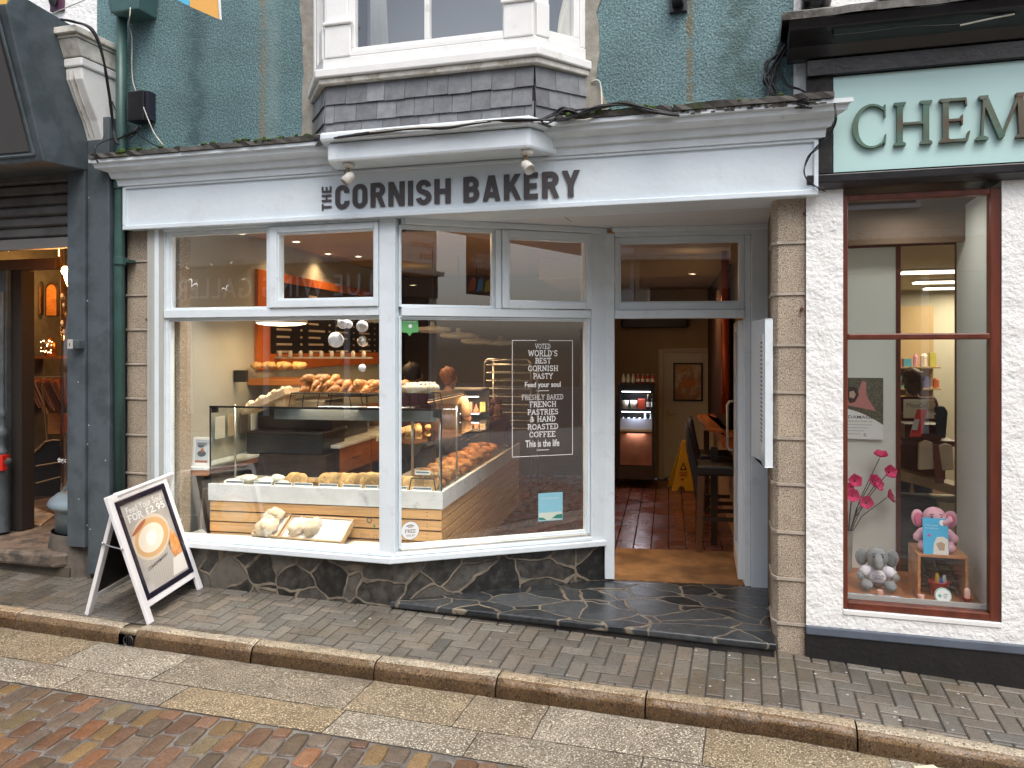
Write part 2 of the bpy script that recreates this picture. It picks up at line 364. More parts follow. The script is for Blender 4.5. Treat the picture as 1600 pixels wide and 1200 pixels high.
def stone_mat(name, scale, stone, stone2, mortar, width=.06, rough=.35, stretch=(1, 1, 1), distort=.25, bump=.6, mo_rough=.8):
    m = bpy.data.materials.new(name); m.use_nodes = True; n = m.node_tree.nodes; L = m.node_tree.links; b = n['Principled BSDF']
    tc = n.new('ShaderNodeTexCoord'); nz = n.new('ShaderNodeTexNoise'); nz.inputs['Scale'].default_value = 2.2; nz.inputs['Detail'].default_value = 3
    L.new(tc.outputs['Object'], nz.inputs['Vector'])
    sb = n.new('ShaderNodeVectorMath'); sb.operation = 'SUBTRACT'; L.new(nz.outputs['Color'], sb.inputs[0]); sb.inputs[1].default_value = (.5, .5, .5)
    scl = n.new('ShaderNodeVectorMath'); scl.operation = 'SCALE'; L.new(sb.outputs[0], scl.inputs[0]); scl.inputs['Scale'].default_value = distort
    ad = n.new('ShaderNodeVectorMath'); L.new(tc.outputs['Object'], ad.inputs[0]); L.new(scl.outputs[0], ad.inputs[1])
    mp = n.new('ShaderNodeMapping'); mp.inputs['Scale'].default_value = stretch; L.new(ad.outputs[0], mp.inputs[0])
    v = n.new('ShaderNodeTexVoronoi'); v.feature = 'DISTANCE_TO_EDGE'; v.inputs['Scale'].default_value = scale; L.new(mp.outputs[0], v.inputs['Vector'])
    v2 = n.new('ShaderNodeTexVoronoi'); v2.inputs['Scale'].default_value = scale; L.new(mp.outputs[0], v2.inputs['Vector'])
    r = n.new('ShaderNodeValToRGB'); r.color_ramp.elements[0].position = width*.6; r.color_ramp.elements[1].position = width; L.new(v.outputs['Distance'], r.inputs[0])
    n2 = n.new('ShaderNodeTexNoise'); n2.inputs['Scale'].default_value = 14; n2.inputs['Detail'].default_value = 8; n2.inputs['Roughness'].default_value = .7; L.new(tc.outputs['Object'], n2.inputs['Vector'])
    sep = n.new('ShaderNodeSeparateColor'); L.new(v2.outputs['Color'], sep.inputs[0])
    am = n.new('ShaderNodeMath'); am.operation = 'MULTIPLY_ADD'; L.new(sep.outputs[0], am.inputs[0]); am.inputs[1].default_value = .5; L.new(n2.outputs['Fac'], am.inputs[2])
    rr = n.new('ShaderNodeValToRGB'); rr.color_ramp.elements[0].position = .5; rr.color_ramp.elements[1].position = 1.05; rr.color_ramp.elements[0].color = (*stone, 1); rr.color_ramp.elements[1].color = (*stone2, 1)
    L.new(am.outputs[0], rr.inputs[0])
    n3 = n.new('ShaderNodeTexNoise'); n3.inputs['Scale'].default_value = 9; n3.inputs['Detail'].default_value = 5; L.new(tc.outputs['Object'], n3.inputs['Vector'])
    mr = n.new('ShaderNodeValToRGB'); mr.color_ramp.elements[0].color = (*[c*.45 for c in mortar], 1); mr.color_ramp.elements[1].color = (*mortar, 1); mr.color_ramp.elements[0].position = .35; mr.color_ramp.elements[1].position = .6
    L.new(n3.outputs['Fac'], mr.inputs[0])
    mx = n.new('ShaderNodeMix'); mx.data_type = 'RGBA'; L.new(r.outputs[0], mx.inputs[0]); L.new(mr.outputs[0], mx.inputs[6]); L.new(rr.outputs[0], mx.inputs[7]); L.new(mx.outputs[2], b.inputs['Base Color'])
    ro = n.new('ShaderNodeMapRange'); ro.inputs[3].default_value = mo_rough; ro.inputs[4].default_value = rough; L.new(r.outputs[0], ro.inputs[0]); L.new(ro.outputs[0], b.inputs['Roughness'])
    bp = n.new('ShaderNodeBump'); bp.inputs['Strength'].default_value = abs(bump); bp.inputs['Distance'].default_value = .012; bp.invert = bump < 0; L.new(r.outputs[0], bp.inputs['Height'])
    b2 = n.new('ShaderNodeBump'); b2.inputs['Strength'].default_value = .35; b2.inputs['Distance'].default_value = .01; L.new(n2.outputs['Fac'], b2.inputs['Height']); L.new(bp.outputs[0], b2.inputs['Normal'])
    L.new(b2.outputs[0], b.inputs['Normal']); return m
def streak_wall(name, col, streaks, pale, M_inv_note=None):
    """roughcast painted wall: lumpy render, weathered paleness, rust streaks at given (x, width, z_low, z_high) in object space"""
    m = mk(name, col, .66, .32, 1.3, .9, 70, col2=pale, s2=2.2, lo=.52, hi=.78, bump2=.45, bs2=24, vor=True)
    n = m.node_tree.nodes; L = m.node_tree.links; b = n['Principled BSDF']; src = b.inputs['Base Color'].links[0].from_socket
    tc = n.new('ShaderNodeTexCoord'); sp = n.new('ShaderNodeSeparateXYZ'); L.new(tc.outputs['Object'], sp.inputs[0])
    nz = n.new('ShaderNodeTexNoise'); nz.inputs['Scale'].default_value = 9; nz.inputs['Detail'].default_value = 6; L.new(tc.outputs['Object'], nz.inputs['Vector'])
    def mth(op, a, b_=None):
        x = n.new('ShaderNodeMath'); x.operation = op
        for i, q in enumerate((a, b_)):
            if q is None: continue
            if isinstance(q, (int, float)): x.inputs[i].default_value = q
            else: L.new(q, x.inputs[i])
        return x.outputs[0]
    # fine fleck: random pale and dark tone in the paint colour
    vv = n.new('ShaderNodeTexNoise'); vv.inputs['Scale'].default_value = 75; vv.inputs['Detail'].default_value = 3; L.new(tc.outputs['Object'], vv.inputs['Vector'])
    rp = n.new('ShaderNodeValToRGB'); rp.color_ramp.elements[0].position = .36; rp.color_ramp.elements[1].position = .66
    rp.color_ramp.elements[0].color = (.5, .52, .54, 1); rp.color_ramp.elements[1].color = (1.35, 1.35, 1.35, 1); L.new(vv.outputs['Fac'], rp.inputs[0])
    mz = n.new('ShaderNodeMix'); mz.data_type = 'RGBA'; mz.blend_type = 'MULTIPLY'; mz.inputs[0].default_value = 1; L.new(src, mz.inputs[6]); L.new(rp.outputs[0], mz.inputs[7]); src = mz.outputs[2]
    for (x0, wd, z0, z1, colr) in streaks:
        dx = mth('ABSOLUTE', mth('SUBTRACT', sp.outputs[0], x0)); f = mth('SUBTRACT', 1, mth('DIVIDE', dx, wd))
        g = mth('MULTIPLY', mth('GREATER_THAN', sp.outputs[2], z0), mth('LESS_THAN', sp.outputs[2], z1))
        f = mth('MULTIPLY', mth('MAXIMUM', f, 0), g); f = mth('MULTIPLY', f, mth('POWER', mth('MULTIPLY', nz.outputs['Fac'], 1.9), 3.0)); f = mth('MINIMUM', f, .85)
        mx = n.new('ShaderNodeMix'); mx.data_type = 'RGBA'; L.new(f, mx.inputs[0]); L.new(src, mx.inputs[6]); mx.inputs[7].default_value = (*colr, 1); src = mx.outputs[2]
    L.new(src, b.inputs['Base Color']); return m

WHT = mk('white_gloss_paint', (.72, .79, .83), .28, .05, 3, .15, 25, col2=(.55, .57, .58), s2=7, lo=.58, hi=.85, bump2=.1, bs2=9)
WHT2 = mk('old_white_paint', (.80, .80, .78), .5, .05, 4, .2, 30, col2=(.50, .46, .36), s2=6, lo=.6, hi=.8)
WHTW = mk('weathered_sill', (.62, .60, .54), .6, .2, 9, .3, 30, col2=(.25, .2, .12), s2=7, lo=.52, hi=.72)
DRT = mk('dirty_white_paint', (.68, .74, .77), .45, .08, 5, .2, 25, col2=(.30, .29, .26), s2=4, lo=.6, hi=.78)
FAS = mk('fascia_paint', (.70, .78, .83), .3, .05, 1.2, .15, 9, col2=(.60, .63, .66), s2=3.5, lo=.58, hi=.9, bump2=.12, bs2=5)
SOF = mk('shaded_soffit', (.62, .63, .64), .45, .06, 3)  # the soffit's shading is put into this grey
LET = mk('sign_grey', (.075, .066, .068), .45)
GLS = glass_mat('window_glass', (.97, .98, .98), 2.15); GLD = glass_mat('case_glass', (.965, .985, .975), 1.4)
GRN = mk('granite', (.36, .29, .215), .75, .25, 2.5, col2=(.22, .175, .125), s2=3, lo=.52, hi=.72, bump=.9, bs=90, det=5, speck=[(.12, .09, .06), (.62, .55, .44)], sks=110, bump2=.4, bs2=30)
GRNW = mk('wet_kerb_granite', (.33, .285, .215), .38, .3, 5, .8, 70, speck=[(.12, .09, .055), (.58, .52, .42)], sks=80, attr=True, bump2=.5, bs2=14)
MOR = mk('mortar', (.38, .33, .27), .85, .2, 12, .5, 60)
BRK = mk('paving_block', (1, 1, 1), .36, .16, 30, .45, 180, attr=True, col2=(.66, .64, .56), s2=1.6, lo=.48, hi=.62, bump2=.25, bs2=9, speck=[(.33, .32, .30)], sks=260, rvar=.12)
JNT = mk('joint_sand', (.055, .047, .038), .9, .3, 30)
SET = mk('sett_stone', (1, .98, .95), .40, .28, 16, col2=(.70, .66, .60), s2=2.2, lo=.48, hi=.62, bump=.6, bs=70, attr=True, speck=[(.42, .38, .32)], sks=120, bump2=.4, bs2=20, rvar=.12)
STM = mk('sett_mortar', (.20, .185, .165), .6, .3, 12, .7, 60, col2=(.11, .10, .09), s2=5)
SLB = stone_mat('crazy_slate', 3.1, (.014, .017, .019), (.065, .07, .074), (.20, .165, .125), .03, .16, (1, 1.5, 0), .28, -.5, .3)
PLN = stone_mat('plinth_stone', 3.6, (.014, .014, .013), (.12, .11, .095), (.21, .175, .13), .035, .35, (1, 0, 1.1), .28, -.9)
SLT = mk('hung_slate', (.185, .192, .202), .42, .22, 14, .4, 30, attr=True, col2=(.26, .27, .29), s2=11, lo=.62, hi=.72)
LEAD = mk('lead_flashing', (.13, .13, .135), .45, .3, 7, .4, 25, col2=(.30, .30, .30), s2=9, lo=.6, hi=.72)
MOSS = mk('moss', (.05, .085, .012), .95, .5, 30, 1, 120)
STN = mk('dark_ledge', (.075, .070, .062), .8, .4, 12, .8, 60, col2=(.045, .07, .018), s2=3, lo=.58, hi=.66)
CON = mk('bare_cement', (.30, .28, .24), .9, .25, 14, .8, 70)
CWL = mk('white_roughcast', (.84, .84, .82), .75, .05, 4, 1.2, 38, bump2=1.1, bs2=7, col2=(.66, .64, .59), s2=4, lo=.6, hi=.85)
BLK = mk('black_gloss', (.013, .012, .014), .3, .3, 8, .2, 20)
BLKM = mk('black_matt', (.012, .011, .011), .75, .3, 8, .5, 40, col2=(.04, .035, .03), s2=5)
GRY = mk('grey_shop_paint', (.085, .105, .118), .42, .10, 3, .1, 15, col2=(.06, .075, .082), s2=5)
GRYL = mk('pale_grey_sill_paint', (.20, .26, .29), .3, .1, 5)
MAH = mk('mahogany_frame', (.12, .028, .014), .38, .35, 14, .2, 40, stretch=(1, 1, .15))
SGN = mk('mint_sign', (.50, .72, .69), .35, .02, 2)
VRD = mk('verdigris_letters', (.10, .17, .13), .4, .5, 3, metal=.5, col2=(.12, .085, .06), s2=2.2, lo=.45, hi=.6)
GRP = mk('green_downpipe', (.035, .085, .075), .4, .2, 6, .1, 20)
WOD = mk('slat_timber', (.62, .36, .15), .45, .25, 7, .15, 40, stretch=(.25, 4, 6), attr=False)
WOC = mk('pale_crate_wood', (.52, .36, .20), .55, .25, 18, .2, 60)
WOK = mk('orange_cabinet_wood', (.42, .15, .035), .35, .2, 6, stretch=(1, 1, 5))
WDK = mk('dark_wood', (.035, .017, .010), .4, .3, 10)
ORG = mk('orange_timber', (.55, .14, .02), .4, .15, 6)
MRB = mk('marble', (.74, .76, .75), .2, .10, 5, col2=(.50, .52, .53), s2=7, lo=.58, hi=.68)
TIL = mk('quarry_tile', (.12, .036, .018), .28, .3, 4, attr=True, rvar=.1)
COR = mk('coir_mat', (.26, .13, .045), .95, .25, 20, .8, 160, col2=(.13, .06, .02), s2=2.5)
MAT2 = mk('pale_door_mat', (.46, .38, .27), .95, .2, 20, .8, 150, col2=(.30, .24, .16), s2=14)
CRM = mk('cream_wall', (.42, .30, .16), .7, .06, 2)
WGR = mk('grey_wall', (.42, .43, .39), .6, .06, 2)
CEI = mk('ceiling_paint', (.42, .27, .14), .7, .05, 2)
BRW = mk('brown_wall', (.30, .17, .07), .7, .1, 2)
BLB = mk('black_board', (.018, .013, .012), .5, .2, 6)
MTL = mk('brushed_steel', (.55, .55, .54), .28, metal=1)
MTD = mk('dark_steel', (.06, .06, .062), .35, metal=.6)
CRO = mk('pastry_crust', (.50, .20, .05), .42, .45, 14, .5, 50, col2=(.68, .40, .14), s2=11, lo=.5, hi=.7, rand=.3)
PAS = mk('pasty_biscuit', (.62, .37, .14), .55, .3, 16, .5, 60, rand=.3)
BRD = mk('floured_bread', (.66, .52, .34), .8, .2, 10, .6, 60, col2=(.80, .74, .62), s2=9, lo=.45, hi=.62, rand=.3)
ROL = mk('sugared_roll', (.70, .48, .28), .7, .3, 18, .4, 60, col2=(.85, .80, .74), s2=14, lo=.5, hi=.6, rand=.3)
SUG = mk('white_icing_sugar', (.80, .77, .70), .8, .1, 18, .4, 60)
PAP = mk('white_paper', (.80, .80, .78), .7)
TAGM = mk('grey_label', (.09, .11, .13), .5)
CBL = mk('black_cable', (.012, .012, .013), .5)
CBW = mk('pale_cable', (.52, .50, .42), .5, .2, 8)
DEC = mk('white_vinyl', (.80, .80, .78), .5)
DRK = mk('dark_interior', (.022, .016, .012), .7)
def flat(name, col, rough=.5, **k): return mk(name, col, rough, **k)
def lamp_mat(name, col, s): return mk(name, (.8, .8, .8), .5, emit=col, es=s)
GLO = lamp_mat('lit_lamp', (1, .78, .45), 14)
GLW = lamp_mat('lit_strip', (.9, .95, 1), 4)
def area(name, loc, e, size, col=(1, .62, .30), parent=None, rot=(0, 0, 0), spread=180):
    l = bpy.data.lights.new(name, 'AREA'); l.shape = 'DISK'; l.size = size; l.energy = e; l.color = col; l.spread = R(spread)
    o = bpy.data.objects.new(name, l); sc.collection.objects.link(o); o.matrix_world = Matrix.Translation(loc) @ Matrix.Rotation(rot[0], 4, 'X')
    if parent: o.parent = parent; o.matrix_parent_inverse = MW[parent.name].inverted()
    return o
def point(name, loc, e, r=.03, col=(1, .55, .22), parent=None):
    l = bpy.data.lights.new(name, 'POINT'); l.shadow_soft_size = r; l.energy = e; l.color = col
    o = bpy.data.objects.new(name, l); sc.collection.objects.link(o); o.matrix_world = Matrix.Translation(loc)
    if parent: o.parent = parent; o.matrix_parent_inverse = MW[parent.name].inverted()
    return o
# ---------------- ground ----------------
rnd = random.Random(5)
def lerp(x, pts):
    if x <= pts[0][0]: return pts[0][1]
    for (a, b), (c, d) in zip(pts, pts[1:]):
        if x <= c: return b+(d-b)*(x-a)/(c-a)
    return pts[-1][1]
ZP = [(-30, .35), (-8, .06), (-5.3, -.015), (-4.14, -.035), (-2.6, -.052), (0, -.085), (1.36, -.155), (4, -.30), (30, -1.6)]
def zp(u, vo=0): return lerp(u, ZP)-.04*min(1, max(0, vo/.75))
def zs(u): return lerp(u, ZP)-.04-.102
def sheet(name, us, vs_, zf, mat, kind='structure', lab=None):
    mb = MB(F.M); vv = []; ff = []
    for u in us:
        for v in vs_: vv.append((u, -v, zf(u, v)))
    m = len(vs_)
    for i in range(len(us)-1):
        for j in range(m-1): ff.append((i*m+j, i*m+j+1, (i+1)*m+j+1, (i+1)*m+j))
    mb.add(vv, [f[::-1] for f in ff]); return ob(name, mb, mat, kind=kind, M=F.M.copy())
US = [-60, -30, -15]+[-8+.5*i for i in range(25)]+[8, 15, 30, 60]
# paving blocks laid in a herringbone with a stretch of plain columns
pv = MB(F.M)
def block(x0, y0, x1, y1, g=.0048):
    k = rnd.uniform(.8, 1.15); w_ = rnd.uniform(-.01, .01); base = (.185*k+w_, .165*k, .138*k-w_*.6)
    if rnd.random() < .12: base = tuple(c*.78 for c in base)
    u0, u1, v0, v1 = x0+g, x1-g, max(y0, -.9)+g, min(y1, .735)-g
    if v1-v0 < .02: return
    ring = []
    t = rnd.uniform(-.0012, .0012); b = .006
    def q(u, v, dz): return (u, -v, zp(u, v)+dz)
    vs_ = [q(u0, v0, -.012), q(u1, v0, -.012), q(u1, v1, -.012), q(u0, v1, -.012), q(u0, v0, t-.004), q(u1, v0, t-.004), q(u1, v1, t-.004), q(u0, v1, t-.004),
           q(u0+b, v0+b, t), q(u1-b, v0+b, t), q(u1-b, v1-b, t), q(u0+b, v1-b, t)]
    fs = [(8, 9, 10, 11)[::-1]]
    for i in range(4):
        j = (i+1) % 4; fs.append((i, j, 4+j, 4+i)[::-1]); fs.append((4+i, 4+j, 8+j, 8+i)[::-1])
    pv.add(vs_, fs, base)
UN = .1
for i in range(-75, 45):
    for j in range(-4, 8):
        if -8 <= i < 1: continue
        m = (i-j) % 4
        if m == 0: block(i*UN, j*UN, (i+2)*UN if not (i+1 == -8) else (i+1)*UN, (j+1)*UN)
        elif m == 1 and i == 1: block(i*UN, j*UN, (i+1)*UN, (j+1)*UN)
        elif m == 3: block(i*UN, j*UN, (i+1)*UN, (j+2)*UN)
for i in range(-8, 1):
    for j in range(-3, 5): block(i*UN, j*2*UN+(i % 2)*.1-.1, (i+1)*UN, (j+1)*2*UN+(i % 2)*.1-.1)
sheet('ground', [-60, -30, -8, 8, 30, 60], [-40, -2, -.4, 3, 12, 60], lambda u, v: lerp(u, ZP)-.30, JNT)
ob('pavement', pv, BRK, kind='structure', M=F.M.copy())
sheet('pavement_bed', US, [-1.6, -.1, .3, .74], lambda u, v: zp(u, v)-.008, JNT)
# granite kerb stones with worn rounded fronts
kb = MB(F.M); u = -9.0
KJ = [-9, -8.1, -7.0, -6.05]+[F.hit(px, 1020, -.85)[0] for px in (22, 186, 210, 392, 584, 775, 1008, 1340)]+[2.9, 3.9, 5.0, 6.5]
for a, b in zip(KJ, KJ[1:]):
    if abs(a-KJ[5]) < 1e-6: continue      # the drain gap
    c = rnd.choice([(1, .97, .9), (1.1, 1.08, 1.05), (.95, .88, .78), (1.05, .92, .76)]); n = max(4, int((b-a)/.022)); vv = []; ff = []
    prof = [(.735, -.02), (.737, .0), (.76, .004), (.80, .003), (.828, -.004), (.845, -.018), (.856, -.04), (.864, -.075), (.868, -.16)]
    dj = rnd.uniform(-.004, .006)
    for i in range(n+1):
        uu = a+.004+(b-a-.008)*i/n; e = 1 if 0 < i < n else 0
        for (o, z) in prof:
            s_ = mnoise.noise(Vector((uu*22, o*40, z*40)))*.005+mnoise.noise(Vector((uu*7, o*20, z*20)))*.008+mnoise.noise(Vector((uu*2.3, o*3, z*9)))*.010
            en = .010 if e == 0 and o > .74 else 0
            vv.append((uu, -(o+s_*(o > .74)+dj-en), zp(uu, .75)+z+s_*.7-en*.8))
    m = len(prof)
    for i in range(n):
        for j in range(m-1): ff.append((i*m+j, i*m+j+1, (i+1)*m+j+1, (i+1)*m+j)[::-1])
    ff += [tuple(range(m))[::-1], tuple(range(n*m, (n+1)*m))]
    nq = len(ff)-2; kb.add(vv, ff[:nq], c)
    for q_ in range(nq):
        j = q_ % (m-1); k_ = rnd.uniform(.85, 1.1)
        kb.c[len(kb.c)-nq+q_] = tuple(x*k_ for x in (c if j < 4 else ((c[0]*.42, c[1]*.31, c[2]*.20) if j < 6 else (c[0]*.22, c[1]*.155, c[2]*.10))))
gu0, gu1 = KJ[5], KJ[6]     # small drain hole in the kerb with a lid stone
kb.box(gu0, gu1, -.84, -.735, zp(gu0, .75)-.045, zp(gu0, .75)-.012, (.8, .75, .65))
kb.box(gu0, gu1, -.78, -.735, zp(gu0, .75)-.2, zp(gu0, .75)-.045, (.3, .28, .25))
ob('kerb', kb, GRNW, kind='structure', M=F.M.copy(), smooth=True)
dr = MB(F.M); cx = (gu0+gu1)/2; zc = zp(cx, .75)-.09
for k in range(13):
    pass
dr.tube([(cx+.038*math.cos(t*math.pi/8), -.835, zc+.038*math.sin(t*math.pi/8)) for t in range(17)], .006, 6)
for dx in (-.02, 0, .02): dr.tube([(cx+dx, -.832, zc-.03), (cx+dx*.7, -.832, zc+.033)], .003, 5)
ob('drain_outlet', dr, MTD, lab='small round iron drain outlet set in the gap between two kerb stones', cat='drain')
# granite gutter slabs, two rows
gs = MB(F.M)
def slab(u0, u1, v0, v1, c, seed):
    nu = max(3, int((u1-u0)/.04)); nv = max(3, int((v1-v0)/.04)); vv = []; ff = []; g = .0035
    for i in range(nu+1):
        for j in range(nv+1):
            uu = u0+g+(u1-u0-2*g)*i/nu; v = v0+g+(v1-v0-2*g)*j/nv; e = (i in (0, nu)) or (j in (0, nv))
            h = mnoise.noise(Vector((uu*8, v*8, seed)))*.003+mnoise.noise(Vector((uu*25, v*25, seed)))*.0016
            vv.append((uu+mnoise.noise(Vector((v*6, seed, 1)))*.003, -v+mnoise.noise(Vector((uu*4, seed, 5)))*.004, zs(uu)+.002+h-(.006 if e else 0)))
    for i in range(nu):
        for j in range(nv): ff.append((i*(nv+1)+j, i*(nv+1)+j+1, (i+1)*(nv+1)+j+1, (i+1)*(nv+1)+j)[::-1])
    gs.add(vv, ff, c)
def jus(lst, vv): return [F.hit(px, py, -vv)[0] for px, py in lst]
rowA = [-9, -7.8, -6.6]+jus([(-80, 1010), (120, 1020), (270, 1040), (560, 1095), (725, 1115), (845, 1150), (1100, 1160), (1400, 1190)], 1.07)+[2.6, 4, 5.5]
rowB = [-9, -8, -6.9, -5.6]+jus([(-60, 1030), (110, 1075), (270, 1080), (520, 1140), (735, 1170), (1000, 1190)], 1.42)+[1.2, 2.4, 4, 5.5]
cols = [(.85, .82, .76), (.92, .85, .74), (1, .97, .92), (.86, .76, .62), (1.02, 1.0, .95), (.78, .74, .67)]
for k, (a, b) in enumerate(zip(rowA, rowA[1:])): slab(a, b, .868, 1.27, (cols[k % 6] if k % 3 else (.88, .78, .63)), k)
for k, (a, b) in enumerate(zip(rowB, rowB[1:])): slab(a, b, 1.27, 1.545, cols[(k*2+2) % 6] if k != 6 else (.95, .82, .62), 40+k)
GUT = mk('granite_slab', (.255, .228, .18), .42, .25, 5, col2=(.17, .15, .115), s2=1.7, lo=.5, hi=.66, bump=.9, bs=75, rvar=.12, det=5, attr=True, speck=[(.10, .085, .06), (.70, .66, .58)], sks=75, bump2=.4, bs2=12)
ob('gutter', gs, GUT, kind='structure', M=F.M.copy(), smooth=True)
# stone setts in mortar
st = MB(F.M); pal = [(.30, .13, .07), (.26, .12, .075), (.34, .17, .08), (.20, .15, .11), (.24, .19, .15), (.38, .24, .09), (.22, .17, .14), (.17, .14, .12), (.28, .16, .10), (.36, .30, .17), (.40, .15, .06), (.23, .20, .18)]
def sett(cu, cv, hw, hl, ang):
    c = rnd.choice(pal); k = rnd.uniform(.7, 1.15); c = tuple(min(.9, (x*.58+y_*.42)*k*.92) for x, y_ in zip(c, (.23, .175, .12))); pts = []
    N = 14; ph = rnd.uniform(0, 9)
    for i in range(N):
        t = 2*math.pi*i/N; e = 6; cs, sn = math.cos(t), math.sin(t)
        x = math.copysign(abs(cs)**(2/e), cs)*hw; y = math.copysign(abs(sn)**(2/e), sn)*hl
        q = 1+.07*mnoise.noise(Vector((cs*1.6+ph, sn*1.6, cu)))
        pts.append((x*q, y*q))
    vv = []; ff = []; tz = rnd.uniform(-.003, .003)
    for (k2, dz) in ((1.0, -.02), (.99, -.003), (.93, .002), (.76, .0045), (.35, .0055)):
        for (x, y) in pts:
            X_ = cu+(x*math.cos(ang)-y*math.sin(ang))*k2; Y_ = cv+(x*math.sin(ang)+y*math.cos(ang))*k2
            vv.append((X_, -Y_, zs(X_)+dz+tz+(.0045*mnoise.noise(Vector((X_*26, Y_*26, 3))) if dz > 0 else 0)))
    for r_ in range(4):
        for i in range(N): a = r_*N+i; b = r_*N+(i+1) % N; ff.append((a, a+N, b+N, b))
    ff.append(tuple(range(4*N, 5*N))[::-1]); st.add(vv, ff, c)
u = -8.0; ci = 0
while u < 4.5:
    wd = rnd.uniform(.098, .128); v = 1.565+(-.11 if ci % 2 else 0)+rnd.uniform(-.02, .02)
    while v < 3.4:
        ln = rnd.uniform(.17, .25)
        v0 = max(v, 1.557)
        if v+ln-v0 > .06: sett(u+wd/2+.12*(v-1.5), (v0+v+ln)/2, wd/2-.005, (v+ln-v0)/2-.006, -.12+rnd.uniform(-.05, .05))
        v += ln
    u += wd; ci += 1
ob('road_setts', st, SET, kind='structure', M=F.M.copy(), smooth=True)
def zroad(u, v): return zs(u)-.006+.0*v
sheet('gutter_bed', US, [.86, 1.2, 1.552], lambda u, v: zs(u)-.006, JNT)
sheet('road', US, [1.5525, 1.9, 2.5, 3.4, 6, 9, 12], zroad, STM)
# chewing gum spots and bits of litter
gm = MB(F.M)
for k in range(46):
    uu = rnd.uniform(-4.2, 2.6) if k < 14 else rnd.uniform(-.4, 2.2); vv_ = rnd.uniform(.06, .7); r_ = rnd.uniform(.004, .011)
    gm.lathe([(r_, 0), (r_*.7, .0012), (0.0001, .0014)], 9, X=Matrix.Translation((uu, -vv_, zp(uu, vv_)+.001)))
ob('chewing_gum_spots', gm, mk('old_gum', (.42, .42, .40), .8), lab='pale trodden chewing gum spots scattered over the grey paving', cat='gum spots', kind='stuff')
lt = MB(F.M)
for (px, py, s_) in ((1455, 1190, .1),):
    a, b = F.hit(px, py, -1.0); q = P(px, py, 2.0/(py-545)*FC*1.0)
    q = F.inv((q.x, q.y, 0))
    lt.add([(q.x-s_*.7, q.y+.03, zs(q.x)+.012), (q.x+s_*.2, q.y+.055, zs(q.x)+.02), (q.x+s_*.75, q.y-.02, zs(q.x)+.01), (q.x+.04, q.y-.12, zs(q.x)+.012), (q.x-s_*.8, q.y-.1, zs(q.x)+.015)], [(0, 1, 2, 3, 4)])
    lt.add([(v.x, v.y, v.z) for v in []], [])
o = ob('paper_litter', lt, mk('litter_paper', (.78, .66, .48), .8), lab='scrap of cream paper litter lying on the granite gutter', cat='litter')
m_ = o.modifiers.new('solid', 'SOLIDIFY'); m_.thickness = .003
# entrance slab of crazy-paved slate, filling the recess
def inF(fr, a, v): return tuple(F.inv(fr.at(a, v, 0)))[:2]
pA = inF(S, .06, -.02); pB = inF(S, 1.64, -.02); pC = inF(D, 1.30, .02); pR = inF(D, 1.25, -.05)
# ================= bakery building =================
bk = T('bakery_building', 'teal roughcast building with white shopfront and slate-hung oriel window', 'building', F.M @ TR(-2.3, 0, -.06))
def box_ob(name, fr, a0, a1, v0, v1, z0, z1, mat, parent=bk, bev=.004, **k):
    return ob(name, MB(fr.M).box(a0, a1, v0, v1, z0, z1), mat, parent, bev=bev, **k)
AL, AR = -5.02, .155            # width of the bakery front
streaks = [(-3.68+2.3, .05, 3.0, 6, (.20, .17, .11)), (-.53+2.3, .030, 3.0, 4.14, (.15, .12, .06)), (-4.28+2.3, .12, 3.0, 6, (.05, .10, .105)), (-2.6+2.3-1.0, .10, 3.0, 6, (.16, .24, .24)), (.02+2.3-.25, .16, 3.0, 6, (.05, .095, .09))]
GWL = streak_wall('teal_roughcast', (.118, .205, .215), [(x, w_, z0+.06, z1+.06, c) for (x, w_, z0, z1, c) in streaks], (.13, .24, .235))
wl = MB(F.M)
OL, OR = -3.263, -1.197
wl.box(-5.22, OL+.10, 0, .35, 3.0, 7.4); wl.box(OR-.10, .10, 0, .35, 3.0, 7.4); wl.box(OL+.10, OR-.10, 0, .35, 5.6, 7.4)
w_ = ob('wall', wl, GWL, bk)
rf = MB(F.M); rf.add([(-5.4, -.3, 7.4), (.3, -.3, 7.4), (.3, 4, 10), (-5.4, 4, 10), (-5.4, 8, 7.4), (.3, 8, 7.4)], [(0, 1, 2, 3), (3, 2, 5, 4)])
o = ob('roof', rf, SLT, bk); m_ = o.modifiers.new('s', 'SOLIDIFY'); m_.thickness = .12
# ragged cement strips each side of the oriel, standing proud of the paint
for side, c0 in ((-1, OL), (1, OR)):
    pts = []; rr = random.Random(3+side)
    for i in range(26):
        z = 3.22+i*.09; amp = .05+.09*max(0, math.sin(i*.55+1.0))*(1 if side > 0 else .35)+rr.uniform(-.015, .015)
        pts.append((c0+side*(amp+.02), z))
    inner = [(c0-side*.10, 5.5), (c0-side*.10, 3.2)]
    poly = pts+inner
    if side > 0: poly = poly[::-1]
    ob('cement_patch', MB(F.M).prism(poly, -.012, .02, 'y'), CON, bk)
